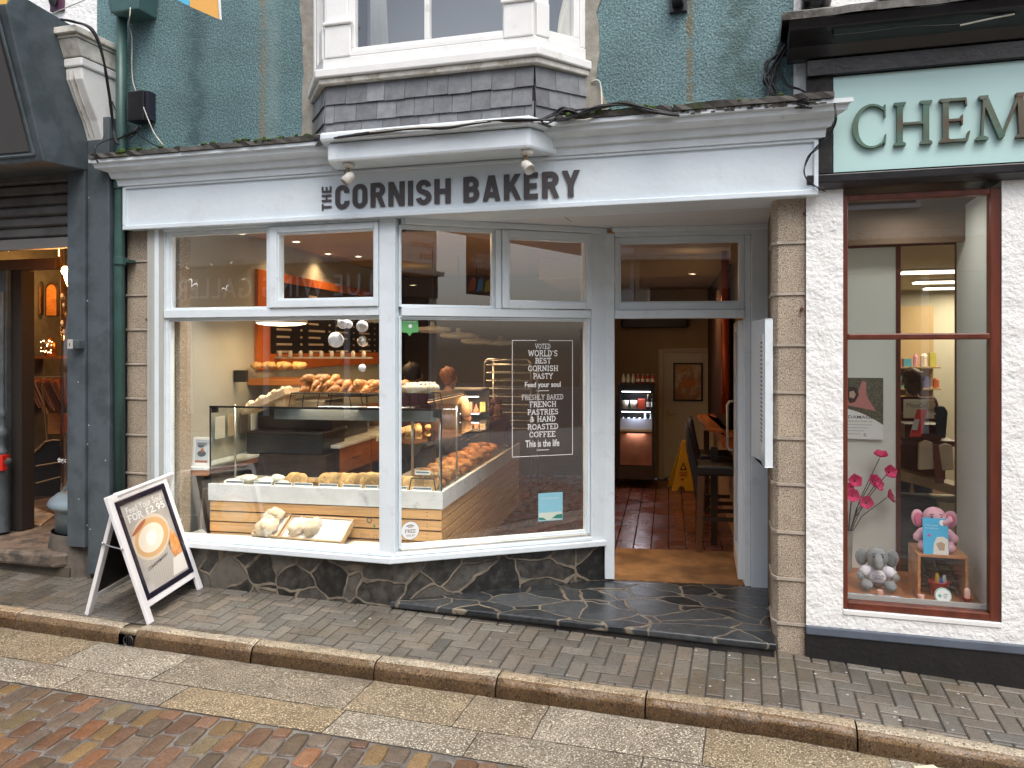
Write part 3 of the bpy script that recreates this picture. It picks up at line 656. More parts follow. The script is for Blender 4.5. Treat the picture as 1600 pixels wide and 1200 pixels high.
# granite piers
def pier(a0, a1, v0, v1, z0, z1, joints, name='granite_pier', splay=None):
    mb = MB(F.M); jm = MB(F.M); zs_ = [z0]+joints+[z1]
    for q0, q1 in zip(zs_, zs_[1:]):
        if splay: mb.prism([(a0+.03, v0), (a1, v0), (a1, v1), (splay, v1), (a0, v0+.05)], q0+.006, q1-.006)
        else: mb.box(a0, a1, v0, v1, q0+.006, q1-.006)
    if splay: jm.prism([(a0+.026, v0-.012), (a1, v0-.012), (a1, v1), (splay-.012, v1), (a0-.012, v0+.046)], z0+.01, z0+.011)
    for q in joints:
        if splay: jm.prism([(a0+.024, v0-.010), (a1, v0-.010), (a1, v1), (splay-.01, v1), (a0-.010, v0+.046)], q-.009, q+.009)
        else: jm.box(a0-.006, a1, v0-.010, v1, q-.009, q+.009)
    p = ob(name, mb, GRN, bk, bev=.008); ob('mortar_joint', jm, MOR, p, bev=.004); return p
pier(-4.93, -4.645, -.0, .30, -.1, 2.74, [F.hit(225, y, 0)[1] for y in (740, 680, 623, 569, 515, 461, 408)][::1])
pier(-.02, .172, -.0, .30, -.12, 2.76, [F.hit(1240, y, 0)[1] for y in (975, 905, 832, 757, 685, 613, 539, 459, 379)], splay=-.026)
# rusty iron stubs in the piers
for (px, py) in ((1258, 333), (1253, 483), (232, 374), (230, 500)):
    a, z = F.hit(px, py, -.02); ob('iron_stub', MB(F.M).tube([(a, .05, z), (a, -.028, z+.002)], [.013, .010], 8), mk('rust', (.11, .035, .018), .85, .3, 40), bk)
# fascia board with raised border
ZF0, ZF1 = 2.733, 3.072; VF = -.105
fa = ob('fascia', MB(F.M).box(-4.86, .235, VF, .28, ZF0, ZF1+.12), FAS, bk)
br = MB(F.M); br.box(-4.862, .237, VF-.018, VF+.01, ZF0-.004, ZF0+.03); br.box(-4.862, -4.835, VF-.018, VF+.01, ZF0+.03, ZF1); br.box(.21, .237, VF-.018, VF+.01, ZF0+.03, ZF1); br.box(-4.862, .237, VF-.018, VF+.01, ZF1-.022, ZF1)
ob('fascia_border', br, FAS, fa, bev=.005)
def sign_bbox(fr, v, p0, p1):
    (a0, z0), (a1, z1) = fr.hit(*p0, v), fr.hit(*p1, v); return a0, z0, a1, z1
LM = MB(); vv = VF-.004
rawC = sans_raw('CORNISH BAKERY')
a0, z0, a1, z1 = sign_bbox(F, vv, (524, 328), (906, 267)); zb = (F.hit(524, 328, vv)[1]+F.hit(900, 307, vv)[1])/2; zt = (F.hit(535, 289, vv)[1]+F.hit(895, 266, vv)[1])/2
fit(LM, rawC, a1-a0, zt-zb, F.face(a0, vv, zb), th=.004)
fit(LM, sans_raw('THE', .17), zt-zb-.005, F.hit(518, 300, vv)[0]-F.hit(503, 300, vv)[0], F.face(F.hit(518, 300, vv)[0], vv, zb, rot=R(90)), th=.004)
ob('lettering', LM, LET, fa)
# cornice: moulded run with a boxed break-forward under the oriel
prof = [(.0, 0), (.03, 0), (.035, .05), (.06, .055), (.075, .10), (.14, .125), (.15, .155), (.17, .16), (.17, .185), (0, .185)]
def crn(a0, a1, r0, r1, z, name='cornice'):
    mb = MB(F.M); mb.sweep([(o, z+h) for o, h in prof], [(a0, VF, r0, -1), (a1, VF, r1, -1)]); return ob(name, mb, DRT, bk)
crn(-4.87, -2.97, -1, 0, ZF1-.002); crn(-1.44, .245, 0, 1, ZF1-.002)
cb = MB(F.M); q = [(-3.02, VF+.002), (-2.93, -.37), (-1.50, -.37), (-1.36, VF+.002)]
cb.prism(q, ZF1+.005, ZF1+.135)
q2 = [(-3.07, VF+.0), (-2.965, -.415), (-1.485, -.415), (-1.32, VF+.0)]
cb.prism(q2, ZF1+.138, ZF1+.20)
ob('cornice_break', cb, WHT, bk, bev=.018)
# stone / lead ledge over the cornice
lg = MB(F.M); rr = random.Random(8)
for (a0, a1) in ((-5.02, -4.2), (-4.19, -3.04), (-1.34, -.62), (-.61, .31)):
    n = int((a1-a0)/.06); vv_ = []; ff = []
    for i in range(n+1):
        a = a0+(a1-a0)*i/n; d = rr.uniform(-.008, .008)
        vv_ += [(a, -.29+d, ZF1+.186), (a, -.292-d, ZF1+.222+d*.5), (a, 0.01, ZF1+.262), (a, 0.01, ZF1+.186)]
    for i in range(n):
        for j in range(4): ff.append((i*4+j, (i+1)*4+j, (i+1)*4+(j+1) % 4, i*4+(j+1) % 4)[::-1])
    ff += [(0, 1, 2, 3)[::-1], (n*4, n*4+1, n*4+2, n*4+3)]
    lg = MB(F.M); lg.add(vv_, ff); ob('ledge', lg, STN, bk)
for (a0, a1) in ((-4.85, -3.2), (-1.15, .08)):
    fl = MB(F.M)
    for i in range(int((a1-a0)/.1)): fl.box(a0+i*.1, a0+i*.1+.1, -.012-.004*(i % 2), -.001, ZF1+.255, ZF1+.30+.012*math.sin(i*1.3))
    ob('painted_skirting', fl, mk('pale_teal_paint', (.16, .30, .28), .5, .3, 8), bk)
ms = MB(F.M); rr = random.Random(4)
for (a0, a1, dens) in ((-4.75, -4.35, 34), (-4.0, -3.9, 8), (-3.75, -3.10, 60), (-1.33, -.72, 80), (-.6, .1, 6)):
    for k in range(dens):
        a = rr.uniform(a0, a1); ms.ball(a, -.285+rr.uniform(-.008, .05), ZF1+.226+rr.uniform(-.014, .008), rr.uniform(.012, .03), .012, rr.uniform(.006, .013), 7, nz=.6, ns=6, seed=k)
ob('moss_growth', ms, MOSS, bk, smooth=True, kind='stuff')
fk = MB(F.M)
for k in range(70):
    a = rr.uniform(-.62, .28); z = ZF1+.155+rr.uniform(0, .028); s_ = rr.uniform(.008, .02)
    fk.box(a, a+s_*1.6, -.283, -.279+rr.uniform(-.002, 0), z, z+s_*.6)
ob('flaked_paint', fk, mk('flaked_edge', (.05, .045, .035), .9, .4, 40), bk)
# ---------- shopfront joinery ----------
ZS, ZSILL, ZT0, ZT1, ZH = .345, .275, 2.040, 2.100, 2.735
def bar(mb, a0, a1, v0, v1, z0, z1): mb.box(a0, a1, v0, v1, z0, z1)
def window(fr, name, a0, a1, z0, z1, t=.03, v0=-.03, v1=.045, bead=.012, gv=.012, lbl=None, cas=0, tl=None, pane=True, step=True, mat=WHT):
    """one light: frame (rails and stiles butted), glazing bead, pane; tl gives left,right,bottom,top face widths"""
    l, r, b, t_ = tl or (t, t, t, t)
    mb = MB(fr.M); mb.box(a0, a0+l, v0, v1, z0, z1); mb.box(a1-r, a1, v0, v1, z0, z1); mb.box(a0+l, a1-r, v0+.001, v1, z0, z0+b); mb.box(a0+l, a1-r, v0+.001, v1, z1-t_, z1)
    f = ob(name, mb, mat, bk, bev=.004, lab=lbl)
    A0, A1, Z0, Z1 = a0+l, a1-r, z0+b, z1-t_; m2 = MB(fr.M); e = bead
    m2.box(A0, A0+e, v0+.014, v1-.004, Z0, Z1); m2.box(A1-e, A1, v0+.014, v1-.004, Z0, Z1); m2.box(A0+e, A1-e, v0+.015, v1-.005, Z0, Z0+e); m2.box(A0+e, A1-e, v0+.015, v1-.005, Z1-e, Z1)
    ob('glazing_bead', m2, mat, f, bev=.003)
    if pane: ob('pane', MB(fr.M).box(A0+e*.5, A1-e*.5, gv, gv+.006, Z0+e*.5, Z1-e*.5), GLS, f)
    return f
# main posts
box_ob('corner_post', F, -2.70, -2.575, -.045, .07, ZSILL+.03, ZH, WHT)
box_ob('shopfront_jamb', F, -4.645, -4.585, -.05, .09, ZSILL+.03, ZH, WHT); box_ob('shopfront_jamb', F, -4.583, -4.545, -.035, .08, ZSILL+.03, ZH, WHT)
box_ob('shopfront_head', F, -4.543, -2.702, -.045, .08, 2.713, ZH-.001, WHT)
# facade bay
box_ob('transom', F, -4.543, -2.702, -.042, .07, ZT0, ZT1, WHT)
window(F, 'display_window', -4.543, -2.702, ZS, ZT0-.002, tl=(.022, .004, .004, .012), v0=-.02)
window(F, 'top_light', -4.543, -3.628, ZT1+.002, 2.711, tl=(.035, .004, .006, .02), v0=-.02)
box_ob('mullion', F, -3.626, -3.592, -.04, .07, ZT1+.002, 2.711, WHT)
window(F, 'opening_light', -3.590, -2.704, ZT1+.006, 2.708, tl=(.062, .030, .055, .045), v0=-.060, v1=.03, gv=-.01)
# splayed bay
box_ob('shopfront_head', S, .03, 1.645, -.03, .08, 2.690, ZH-.001, WHT)
box_ob('transom', S, .03, 1.505, -.035, .07, ZT0-.004, ZT1-.002, WHT)
window(S, 'display_window', .012, 1.505, ZS+.025, ZT0-.006, tl=(.01, .022, .012, .012), v0=-.02)
window(S, 'top_light', .012, .730, ZT1, 2.688, tl=(.008, .006, .008, .014), v0=-.02)
box_ob('mullion', S, .732, .778, -.035, .07, ZT1, 2.688, WHT)
window(S, 'opening_light', .780, 1.505, ZT1+.004, 2.686, tl=(.05, .045, .048, .055), v0=-.055, v1=.03, gv=-.01)
box_ob('door_post', S, 1.507, 1.640, -.045, .10, ZSILL+.03, ZH-.002, WHT)
# sills
sm = MB(F.M); q0 = F.inv(S.at(1.64, 0, 0))
def P2(fr, a, v): t = F.inv(fr.at(a, v, 0)); return (t.x, t.y)
cs_ = (-2.60, -.085)
sm.prism([(-4.66, .1), (-4.66, -.085), cs_, P2(S, 1.62, -.075), P2(S, 1.62, .1), (-2.60, .1)], ZSILL, ZS-.028)
sm.prism([(-4.66, .1), (-4.66, -.055), (-2.605, -.055), P2(S, 1.60, -.045), P2(S, 1.60, .1), (-2.60, .1)], ZS-.026, ZS+.001)
ob('sill', sm, WHT, bk, bev=.006)
# plinth
pl = MB(F.M); pl.prism([(-4.645, .25), (-4.645, -.015), (-2.60, -.015), P2(S, 1.645, -.01), P2(S, 1.645, .2), (-2.60, .25)], -.13, ZSILL+.002)
ob('stone_plinth', pl, PLN, bk)
# doorway
box_ob('door_post', D, .0, .075, -.05, .08, .012, 2.695, WHT)
box_ob('door_post', D, 1.058, 1.10, -.03, .09, -.005, 2.665, WHT); box_ob('door_post', D, 1.102, 1.225, -.06, .09, -.035, 2.73, WHT)
box_ob('shopfront_head', D, .077, 1.10, -.045, .08, 2.668, 2.735, WHT)
box_ob('transom', D, .077, 1.056, -.05, .08, 2.035, 2.098, WHT)
window(D, 'top_light', .077, 1.056, 2.10, 2.666, tl=(.035, .03, .055, .04), v0=-.02, gv=.02)
# soffit over the recess
sf = MB(F.M); sf.prism([(-2.57, .09), (-2.60, -.09), (.2, -.09), (.2, 1.0), P2(D, 1.5, .1), P2(D, 0, .1), P2(S, 1.6, .08)][:7], 2.736, 2.76)
sfo = ob('soffit', sf, SOF, bk)
t0 = F.inv(P(932, 322, 5.62)); s1 = MB(F.M)
s1.box(-1.42, -1.414, -.08, .52, 2.7345, 2.7358); ob('soffit_joint', s1, mk('gap', (.2, .2, .2), .9), sfo)
mo = MB(S.M); mo.box(.05, 1.6, -.062, -.036, 2.69, 2.7355); ob('soffit_moulding', mo, WHT, sfo, bev=.006)
mo = MB(D.M); mo.box(.06, 1.24, -.09, -.062, 2.70, 2.7355); ob('soffit_moulding', mo, WHT, sfo, bev=.006)
# return wall between door and pier
rt = MB(F.M); e0 = P2(D, 1.227, .0); rt.prism([e0, (-.022, .302), (.15, .302), (.15, 1.5), P2(D, 1.227, .35)], -.1, 2.738)
ob('return_wall', rt, mk('rough_return_render', (.16, .12, .085), .8, .35, 10, .9, 50), bk)
# doorstep slab
ds = MB(F.M); frontL = (F.hit(600, 955, -.03)[0], -.03)
ds.prism([(-2.62, -.045), (.0, -.135), (.0, .12), (.0, 1.1), P2(D, 0, .25), P2(S, 1.6, .0), P2(S, .05, 0)][:3]+[(-.03, .35), P2(D, 1.26, 0.02), P2(D, 1.05, .2), P2(D, .05, .2), P2(S, 1.6, .02), (-2.60, .02)], -.045, 0.0)
dso = ob('doorstep', ds, SLB, bk)
b = dso.modifiers.new('b', 'BEVEL'); b.width = .014; b.segments = 3; b.limit_method = 'ANGLE'
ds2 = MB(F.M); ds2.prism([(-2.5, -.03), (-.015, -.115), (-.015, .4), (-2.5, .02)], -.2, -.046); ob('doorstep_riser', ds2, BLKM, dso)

# ---------- oriel ----------
Dd = .31; f0, f1 = OL+Dd, OR-Dd; ZB = 3.235
f0, f1 = -2.972, -1.482
def ring(z, e): return [(OL-e*.7, .02), (f0-e*.6, -Dd-e), (f1+e*.6, -Dd-e), (OR+e*.7, .02)]
core = MB(F.M); core.prism(ring(0, 0), ZB, 3.66); oro = ob('oriel_window', core, DRK, bk)
slm = MB(F.M); rr = random.Random(12)
def slates(p0, p1, z0, z1, rows, wd):
    L_ = math.hypot(p1[0]-p0[0], p1[1]-p0[1]); dx, dy = (p1[0]-p0[0])/L_, (p1[1]-p0[1])/L_; nx, ny = dy, -dx
    h = (z1-z0)/rows
    for r_ in range(rows):
        x = -wd*.5*(r_ % 2)
        while x < L_-.01:
            w2 = wd*rr.uniform(.86, 1.12); xa, xb = max(0, x)+.0015, min(L_, x+w2)-.0015
            if xb-xa > .02:
                zb_ = z0+r_*h+rr.uniform(-.004, .004); zt_ = z0+(r_+1)*h+.03; k = rr.uniform(.7, 1.25)
                if zt_ > z1+.02: zt_ = z1+.02
                ob_ = .012+rr.uniform(0, .004)
                def q(x_, o, z): return (p0[0]+dx*x_+nx*o, p0[1]+dy*x_+ny*o, z)
                slm.hexa([q(xa, ob_+.008, zb_), q(xb, ob_+.008, zb_), q(xb, ob_, zb_), q(xa, ob_, zb_), q(xa, .006, zt_), q(xb, .006, zt_), q(xb, 0, zt_), q(xa, 0, zt_)], (k, k, k))
            x += w2
p = ring(0, .0); bt = ring(0, .0)
slates(p[1], p[2], ZB, 3.60, 3, .150); slates(p[0], p[1], ZB, 3.60, 3, .17); slates(p[2], p[3], ZB, 3.60, 3, .17)
ob('slate_skirt', slm, SLT, oro)
ld = MB(F.M); L1 = ring(0, .035)
ld.sweep([(0, 0), (.03, -.005), (.045, -.02), (.05, -.03), (.02, -.035), (0, -.03)], [(OL, .0, -.7, -.7), (f0, -Dd, -.5, -1.05), (f0+.5, -Dd-.006, 0, -1), (f1-.4, -Dd+.004, 0, -1), (f1, -Dd, .5, -1.05), (OR, .0, .7, -.7)])
for i, vtx in enumerate(ld.v): ld.v[i] = vtx+Vector((0, 0, ZB+.02+.008*math.sin(vtx.x*9)))
ob('lead_apron', ld, LEAD, oro, smooth=True)
sl = MB(F.M); sl.prism(ring(0, .05), 3.615, 3.655); ob('oriel_sill', sl, WHTW, oro, bev=.008)
sl = MB(F.M); sl.prism(ring(0, .075), 3.657, 3.715); ob('oriel_sill', sl, WHT2, oro, bev=.008)
sl = MB(F.M); sl.prism(ring(0, .022), 3.7155, 3.80); ob('oriel_rail', sl, WHT2, oro, bev=.006)
# posts, sashes and panes of the oriel
def wall_seg(p0, p1):
    L_ = math.hypot(p1[0]-p0[0], p1[1]-p0[1]); dx, dy = (p1[0]-p0[0])/L_, (p1[1]-p0[1])/L_
    M = F.M @ Matrix(((dx, -dy, 0, p0[0]), (dy, dx, 0, p0[1]), (0, 0, 1, 0), (0, 0, 0, 1))); return M, L_
for k, (i, j) in enumerate(((1, 2), (0, 1), (2, 3))):
    M, L_ = wall_seg(ring(0, 0)[i], ring(0, 0)[j])
    if k == 0: sets = [[(0, .17, -.01, .08, 3.80, 5.6), (0, .20, -.03, -.011, 3.80, 4.02), (-.01, .215, -.045, -.01, 4.02, 4.045)], [(L_-.17, L_, -.01, .08, 3.80, 5.6), (L_-.20, L_, -.03, -.011, 3.80, 4.02), (L_-.215, L_+.01, -.045, -.01, 4.02, 4.045)]]
    else: sets = [[(.0, .07, -.01, .08, 3.80, 5.6)]+([(0, .10, -.03, -.0105, 3.80, 4.02)] if k == 2 else []), [(L_-.07, L_, -.01, .08, 3.80, 5.6)]+([(L_-.10, L_, -.03, -.0105, 3.80, 4.02)] if k == 1 else [])]
    for st_ in sets:
        po = MB(M)
        for b_ in st_: po.box(*b_)
        ob('oriel_post', po, WHT2, oro, bev=.008)
    a0, a1 = (.17, L_-.17) if k == 0 else (.07, L_-.07)
    s_ = MB(M); s_.box(a0, a1, 0, .06, 3.80, 3.865); s_.box(a0, a0+.045, .002, .06, 3.865, 5.4); s_.box(a1-.045, a1, .002, .06, 3.865, 5.4); s_.box(a0+.045, a1-.045, .002, .06, 5.3, 5.4)
    if k == 0: s_.box((a0+a1)/2-.018, (a0+a1)/2+.018, .004, .055, 3.865, 5.3); s_.box(a0-.03, a1+.03, -.02, -.001, 3.80, 3.835)
    ob('oriel_sash', s_, WHT2, oro, bev=.005)
    ob('pane', MB(M).box(a0+.04, a1-.04, .028, .034, 3.86, 5.34), GLS, oro)
# net curtains and a surfboard-like pale board inside the oriel
cu = MB(F.M); n = 50
for (a0, a1, y) in ((-2.74, -2.60, -.10),):
    vv_ = []
    for i in range(n+1): vv_ += [(a0+(a1-a0)*i/n, y+.02*math.sin(i*1.1), 3.9), (a0+(a1-a0)*.55*i/n, y+.02*math.sin(i*1.1), 5.3)]
    cu.add(vv_, [(2*i, 2*i+1, 2*i+3, 2*i+2) for i in range(n)])
o = ob('curtain', cu, flat('net_curtain', (.75, .75, .72), .9), oro, smooth=True); o.modifiers.new('s', 'SOLIDIFY').thickness = .003
rm = MB(F.M); rm.box(OL, OR, .9, .95, 3.72, 5.6); rm.box(OL, OR, 0, .95, 5.55, 5.6); rm.box(OL+.12, OR-.12, -.1, .95, 3.70, 3.72)
ob('upstairs_room', rm, flat('upstairs_wall', (.34, .36, .38), .8), bk)
sb = MB(F.M @ TR(-1.36, -.02, 3.80, 0, 0, R(10))); n = 14
po_ = [(.065*math.cos(2*math.pi*i/n)*(1.0), .22+.22*math.sin(2*math.pi*i/n)) for i in range(n)]
sb.prism(po_, -.012, .012, 'y')
sbo = ob('wooden_board', sb, mk('striped_board', (.70, .66, .56), .5, .2, 8, stretch=(8, 1, .5)), lab='pale oval wooden board leaning inside the right pane of the oriel', cat='board', bev=.004)
# ================= bakery interior =================
AW, AE, NB, CZ = -2.18, 2.30, 5.45, 2.86        # side walls, back wall, ceiling height (counter frame)
def Ibox(name, a0, a1, n0, n1, z0, z1, mat, parent=bk, **k): return ob(name, MB(I.M).box(a0, a1, n0, n1, z0, z1), mat, parent, **k)
def toI(p): return I.inv(p)
fm = MB(F.M); fm.prism([(-4.62, .28), (-2.5, .28), P2(S, 1.6, .22), P2(D, .0, .22), P2(D, 1.25, .22), (.12, 6.6), (-4.9, 6.6)], -.06, -.03); ob('shop_floor_bed', fm, DRK, bk)
tm = MB(I.M); rr = random.Random(2); na = .158; nn = .31
i0 = toI(P(1045, 800, 6.9)).x
for i in range(-30, 22):
    for j in range(-3, 20):
        a = i0+i*na; n0_ = j*nn+(.15 if i % 2 else 0)
        if a < AW or a+na > AE+.1 or n0_+nn > NB: continue
        if not (a < -1.9 or n0_ > 1.02): continue
        qf = F.inv(I.at(a+na/2, n0_, 0))
        if qf.y < .42 or (qf.x > -1.3 and qf.y < 1.2): continue
        k = rr.uniform(.75, 1.2); tm.box(a+.004, a+na-.004, n0_+.004, n0_+nn-.004, -.028, .004, (k, k*rr.uniform(.9, 1.1), k))
for i in range(-14, 22):
    a = i0+i*na
    if a+na < AE and a > -1.8: tm.box(a+.004, a+na-.004, .85, 1.02, -.028, .003, (.9, .9, .9)) if a < .9 else None
ob('tiled_floor', tm, TIL, bk, bev=.003)
mt = MB(); zz = .004
def wp(px, py, z=.006):
    Y = (Hc-z)/(py-545)*FC; return P(px, py, Y)
c4 = [wp(958, 905), wp(1168, 914), wp(1150, 862), wp(962, 856)]
mt.add([tuple(p) for p in c4]+[(p.x, p.y, -.02) for p in c4], [(0, 1, 2, 3), (0, 4, 5, 1), (1, 5, 6, 2), (2, 6, 7, 3), (3, 7, 4, 0), (4, 7, 6, 5)])
ob('doormat', mt, COR, lab='brown coir entrance mat inside the open bakery doorway', cat='doormat')
# walls and ceiling
lw = MB(F.M); lw.box(-4.645, -4.50, .09, .22, -.05, 2.74); ob('granite_pier_inside', lw, GRN, bk)
Ibox('side_wall', AW-.12, AW, -.25, NB, 0, CZ, WGR); Ibox('side_wall', AE, AE+.12, .45, NB, 0, CZ, BRW); Ibox('back_wall', AW-.12, .65, NB-.01, NB+.12, 0, CZ, flat('kitchen_dark_wall', (.085, .055, .035), .7)); Ibox('back_wall', .651, AE+.12, NB, NB+.12, 0, CZ, CRM)
cl = MB(F.M); cl.box(-4.9, .15, .1, 8.2, CZ, CZ+.08); ob('ceiling', cl, CEI, bk)
cl = MB(F.M); cl.prism([(-4.86, .09), (-2.6, .09), P2(S, 0, .09), P2(S, 1.6, .09), P2(D, 0, .09), P2(D, 1.3, .09), (.15, 1.3), (.15, 1.0), P2(D, 1.3, .06), P2(S, 1.6, .06), (-2.6, .06), (-4.86, .06)][:12], 2.7365, 2.87)
ob('shopfront_bulkhead', cl, CEI, bk)
Ibox('ceiling_bulkhead', .2, AE, 3.4, NB, 2.62, CZ-.002, CRM)
Ibox('partition', .62, .80, 4.2, NB, 0, CZ-.003, CRM)
Ibox('party_wall', AW-.14, AW-.11, -.25, .2, 0, CZ, WGR)
# upstairs floor hides the sky
ub = MB(F.M); ub.box(-5.0, .15, .36, 8.2, 3.02, 3.06); ob('upper_floor', ub, DRK, bk)
sw = MB(F.M); sw.box(-5.2, -5.02, .01, 8.2, -.2, 7.4); sw.box(.16, .19, .31, 8.2, -.3, 3.3); ob('party_wall', sw, DRK, bk)

# ---------- display counter ----------
ct = T('display_counter', 'L-shaped bakery counter with timber slats, marble ledge and glass display case', 'counter', I.M @ TR(0, 0, 0))
WL = 3.2                                           # length of the wing running back
core = MB(I.M); core.box(-1.935, -.02, .02, .60, 0, .58); core.box(-.62, -.02, .60, WL, 0, .58); ob('counter_body', core, DRK, ct)
rr = random.Random(6)
zb = .58; k = 0
while zb > .05:
    z1 = zb-.006; z0 = zb-.078
    s_ = MB(I.M); s_.box(-1.935, .0, 0, .02, z0, z1); s_.box(-.02, .0, .02, WL, z0, z1)
    ob('timber_slat', s_, WOD, ct, bev=.002); zb -= .084
sc_ = MB(I.M)
for a in (-1.47, -.115):
    for z in [.54-.084*i-.0 for i in range(4)]:
        for d in (-.014, .014): sc_.lathe([(.004, 0), (.0001, .001)], 8, X=TR(a, -.0005, z+d, 0, R(90)))
ob('screw_head', sc_, MTD, ct)
mb_ = MB(I.M); mb_.box(-1.945, .012, -.012, .022, .582, .717); mb_.box(-.02, .012, .022, WL, .582, .717); ob('marble_ledge', mb_, MRB, ct, bev=.003)
dk = MB(I.M); dk.box(-1.935, -.02, .022, .60, .60, .690); dk.box(-.62, -.02, .60, WL, .60, .690); ob('display_deck', dk, flat('deck_steel', (.30, .28, .24), .35), ct)
# glass case over the front
ZC = 1.33
gp = MB(I.M); gp.box(-1.93, -.004, .010, .016, .718, ZC); ob('glass_panel', gp, GLD, ct)
ob('glass_panel', MB(I.M).box(-1.936, -1.930, .010, .56, .70, ZC), GLD, ct)
ob('glass_panel', MB(I.M).box(-.010, -.004, .018, .62, .718, ZC), GLD, ct)
ob('glass_panel', MB(I.M).box(-.010, -.004, .64, 2.6, .718, 1.02), GLD, ct)
ed = MB(I.M); ed.box(-1.942, -1.932, .004, .012, .718, ZC+.004); ed.box(-.010, .0, .004, .012, .718, ZC); ob('glass_edge', ed, BLK, ct)
tp = MB(I.M); tp.box(-1.94, .0, .004, .62, ZC, ZC+.010); ob('case_top', tp, GLD, ct)
te = MB(I.M); te.box(-1.94, .0, -.002, .003, ZC-.003, ZC+.012); ob('case_top_edge', te, BLK, ct)
hd = MB(I.M); hd.box(-1.48, -.10, .20, .24, ZC-.105, ZC-.01); ob('case_header_rail', hd, mk('blind_grey', (.22, .25, .27), .3, metal=.4), ct)
for (a, n, r_) in ((-1.90, .32, .010), (-.33, .30, .011), (-.03, .07, .011), (-.03, .55, .008)):
    ob('post', MB(I.M).tube([(a, n, .69), (a, n, ZC)], r_, 10), MTL, ct, smooth=True)
cl_ = MB(I.M); cl_.box(-1.93, -1.89, .012, .05, ZC-.045, ZC-.003); ob('glass_clamp', cl_, BLK, ct); ob('glass_clamp', MB(I.M).box(-.075, -.012, .02, .06, ZC-.055, ZC-.003), BLK, ct)
ob('glass_shelf', MB(I.M).box(-.62, -.03, .30, 2.4, 1.07, 1.078), GLD, ct); ob('shelf_strip', MB(I.M).box(-.64, -.62, .30, 2.4, 1.05, 1.10), mk('tan_shelf_edge', (.7, .55, .32), .4), ct)  # shelf strip in one plain tan, no emission
# back section of the wing: upper chilled shelves with lit strips
for z in (1.30, 1.12):
    ob('light_strip', MB(I.M).box(-.55, -.24, 2.2, 2.215, z, z+.006), GLW, ct)
bc = MB(I.M); bc.box(-.62, -.22, 2.60, 2.62, .70, 1.36); bc.box(-.62, -.60, 2.22, 2.6, .70, 1.36); bc.box(-.62, -.22, 2.2, 2.62, 1.362, 1.38); ob('chiller_back', bc, flat('chiller_grey', (.25, .26, .28), .4), ct)
for z in (.95, 1.14): ob('chiller_shelf', MB(I.M).box(-.598, -.22, 2.22, 2.598, z-.012, z), MTL, ct)

hl = MB(I.M); hl.box(-.40, -.36, .9, 2.1, 1.335, 1.35); ob('heat_lamp_bar', hl, MTD, ct); ob('heat_lamp_strip', MB(I.M).box(-.39, -.37, .9, 2.1, 1.330, 1.334), mk('heat_lamp', (.8, .8, .8), .5, emit=(1, .5, .18), es=2), ct)
for n_ in (.9, 1.5, 2.1): area('heat_lamp_light', I.at(-.30, n_, 1.31), 3.0, .2, (1, .55, .25), parent=ct)
area('case_light', I.at(-1.0, .22, ZC-.02), 2.0, .5, (1, .75, .5), parent=ct)
# ---------- goods ----------
def pastry(kind, seed):
    m = MB(); r_ = random.Random(seed)
    if kind == 'croissant':
        n = 15
        for i in range(n):
            t = -1+2*i/(n-1); a = t*1.15; R_ = .045; x = R_*math.sin(a)*1.25; y = -R_*math.cos(a)+R_*.8; rad = .024*(1-abs(t)**2.2*.75)*(1+.12*(i % 2))
            m.ball(x, y, rad*.9, rad*.75, rad, rad*.95, 8, X=None, nz=.1, seed=i+seed)
    elif kind == 'pasty':
        n = 18; vv_ = []; ff = []
        m.ball(0, 0, .012, .06, .045, .028, 14, nz=.25, ns=6, seed=seed)
        m.tube([(.058*math.cos(R(180*i/n)), .040*math.sin(R(180*i/n)), .013) for i in range(n+1)], [.007+.003*(i % 2) for i in range(n+1)], 6)
    elif kind == 'cookie':
        m.lathe([(.0001, .012), (.03, .013), (.045, .010), (.05, .004), (.046, 0), (.0001, 0)], 16)
        for i in range(9): a = r_.uniform(0, 6.3); q = r_.uniform(0, .036); m.ball(q*math.cos(a), q*math.sin(a), .013, .006, .006, .003, 6)
    elif kind == 'roll':
        m.ball(0, 0, .022, .034, .03, .026, 10, nz=.3, ns=7, seed=seed)
    elif kind == 'log':
        m.ball(0, 0, .03, .085, .042, .034, 14, nz=.3, ns=8, seed=seed)
        for i in range(5): m.ball(-.05+i*.025, 0, .058, .006, .03, .008, 6, nz=.3, seed=i)
    elif kind == 'loaf':
        m.ball(0, 0, .05, .10, .085, .062, 18, nz=.32, ns=7, seed=seed)
        m.ball(.0, -.01, .10, .03, .065, .016, 8, nz=.3, seed=seed+1)
    elif kind == 'loaf_slice':
        m.ball(0, 0, .03, .075, .055, .04, 16, nz=.45, ns=9, seed=seed)
    return m
first = {}
def goods(kind, mat, M, lab, cat, grp, seed=0, name=None, s=1.0):
    key = (kind, mat.name, seed % 3)
    Ms = M @ Matrix.Scale(s, 4) if s != 1 else M
    if key not in first:
        m = pastry(kind, seed); o = ob(name or kind, m, mat, lab=lab, cat=cat, grp=grp, M=Matrix(), smooth=True); o.matrix_world = Ms; first[key] = o; return o
    c = first[key].copy(); c.name = name or kind; sc.collection.objects.link(c); c.matrix_world = Ms; tag(c, lab, cat, grp); return c
rr = random.Random(11)
def put(a, n, z, rz=0, rx=0, ry=0, fr=I): return fr.M @ TR(a, n, z, rz, rx, ry)
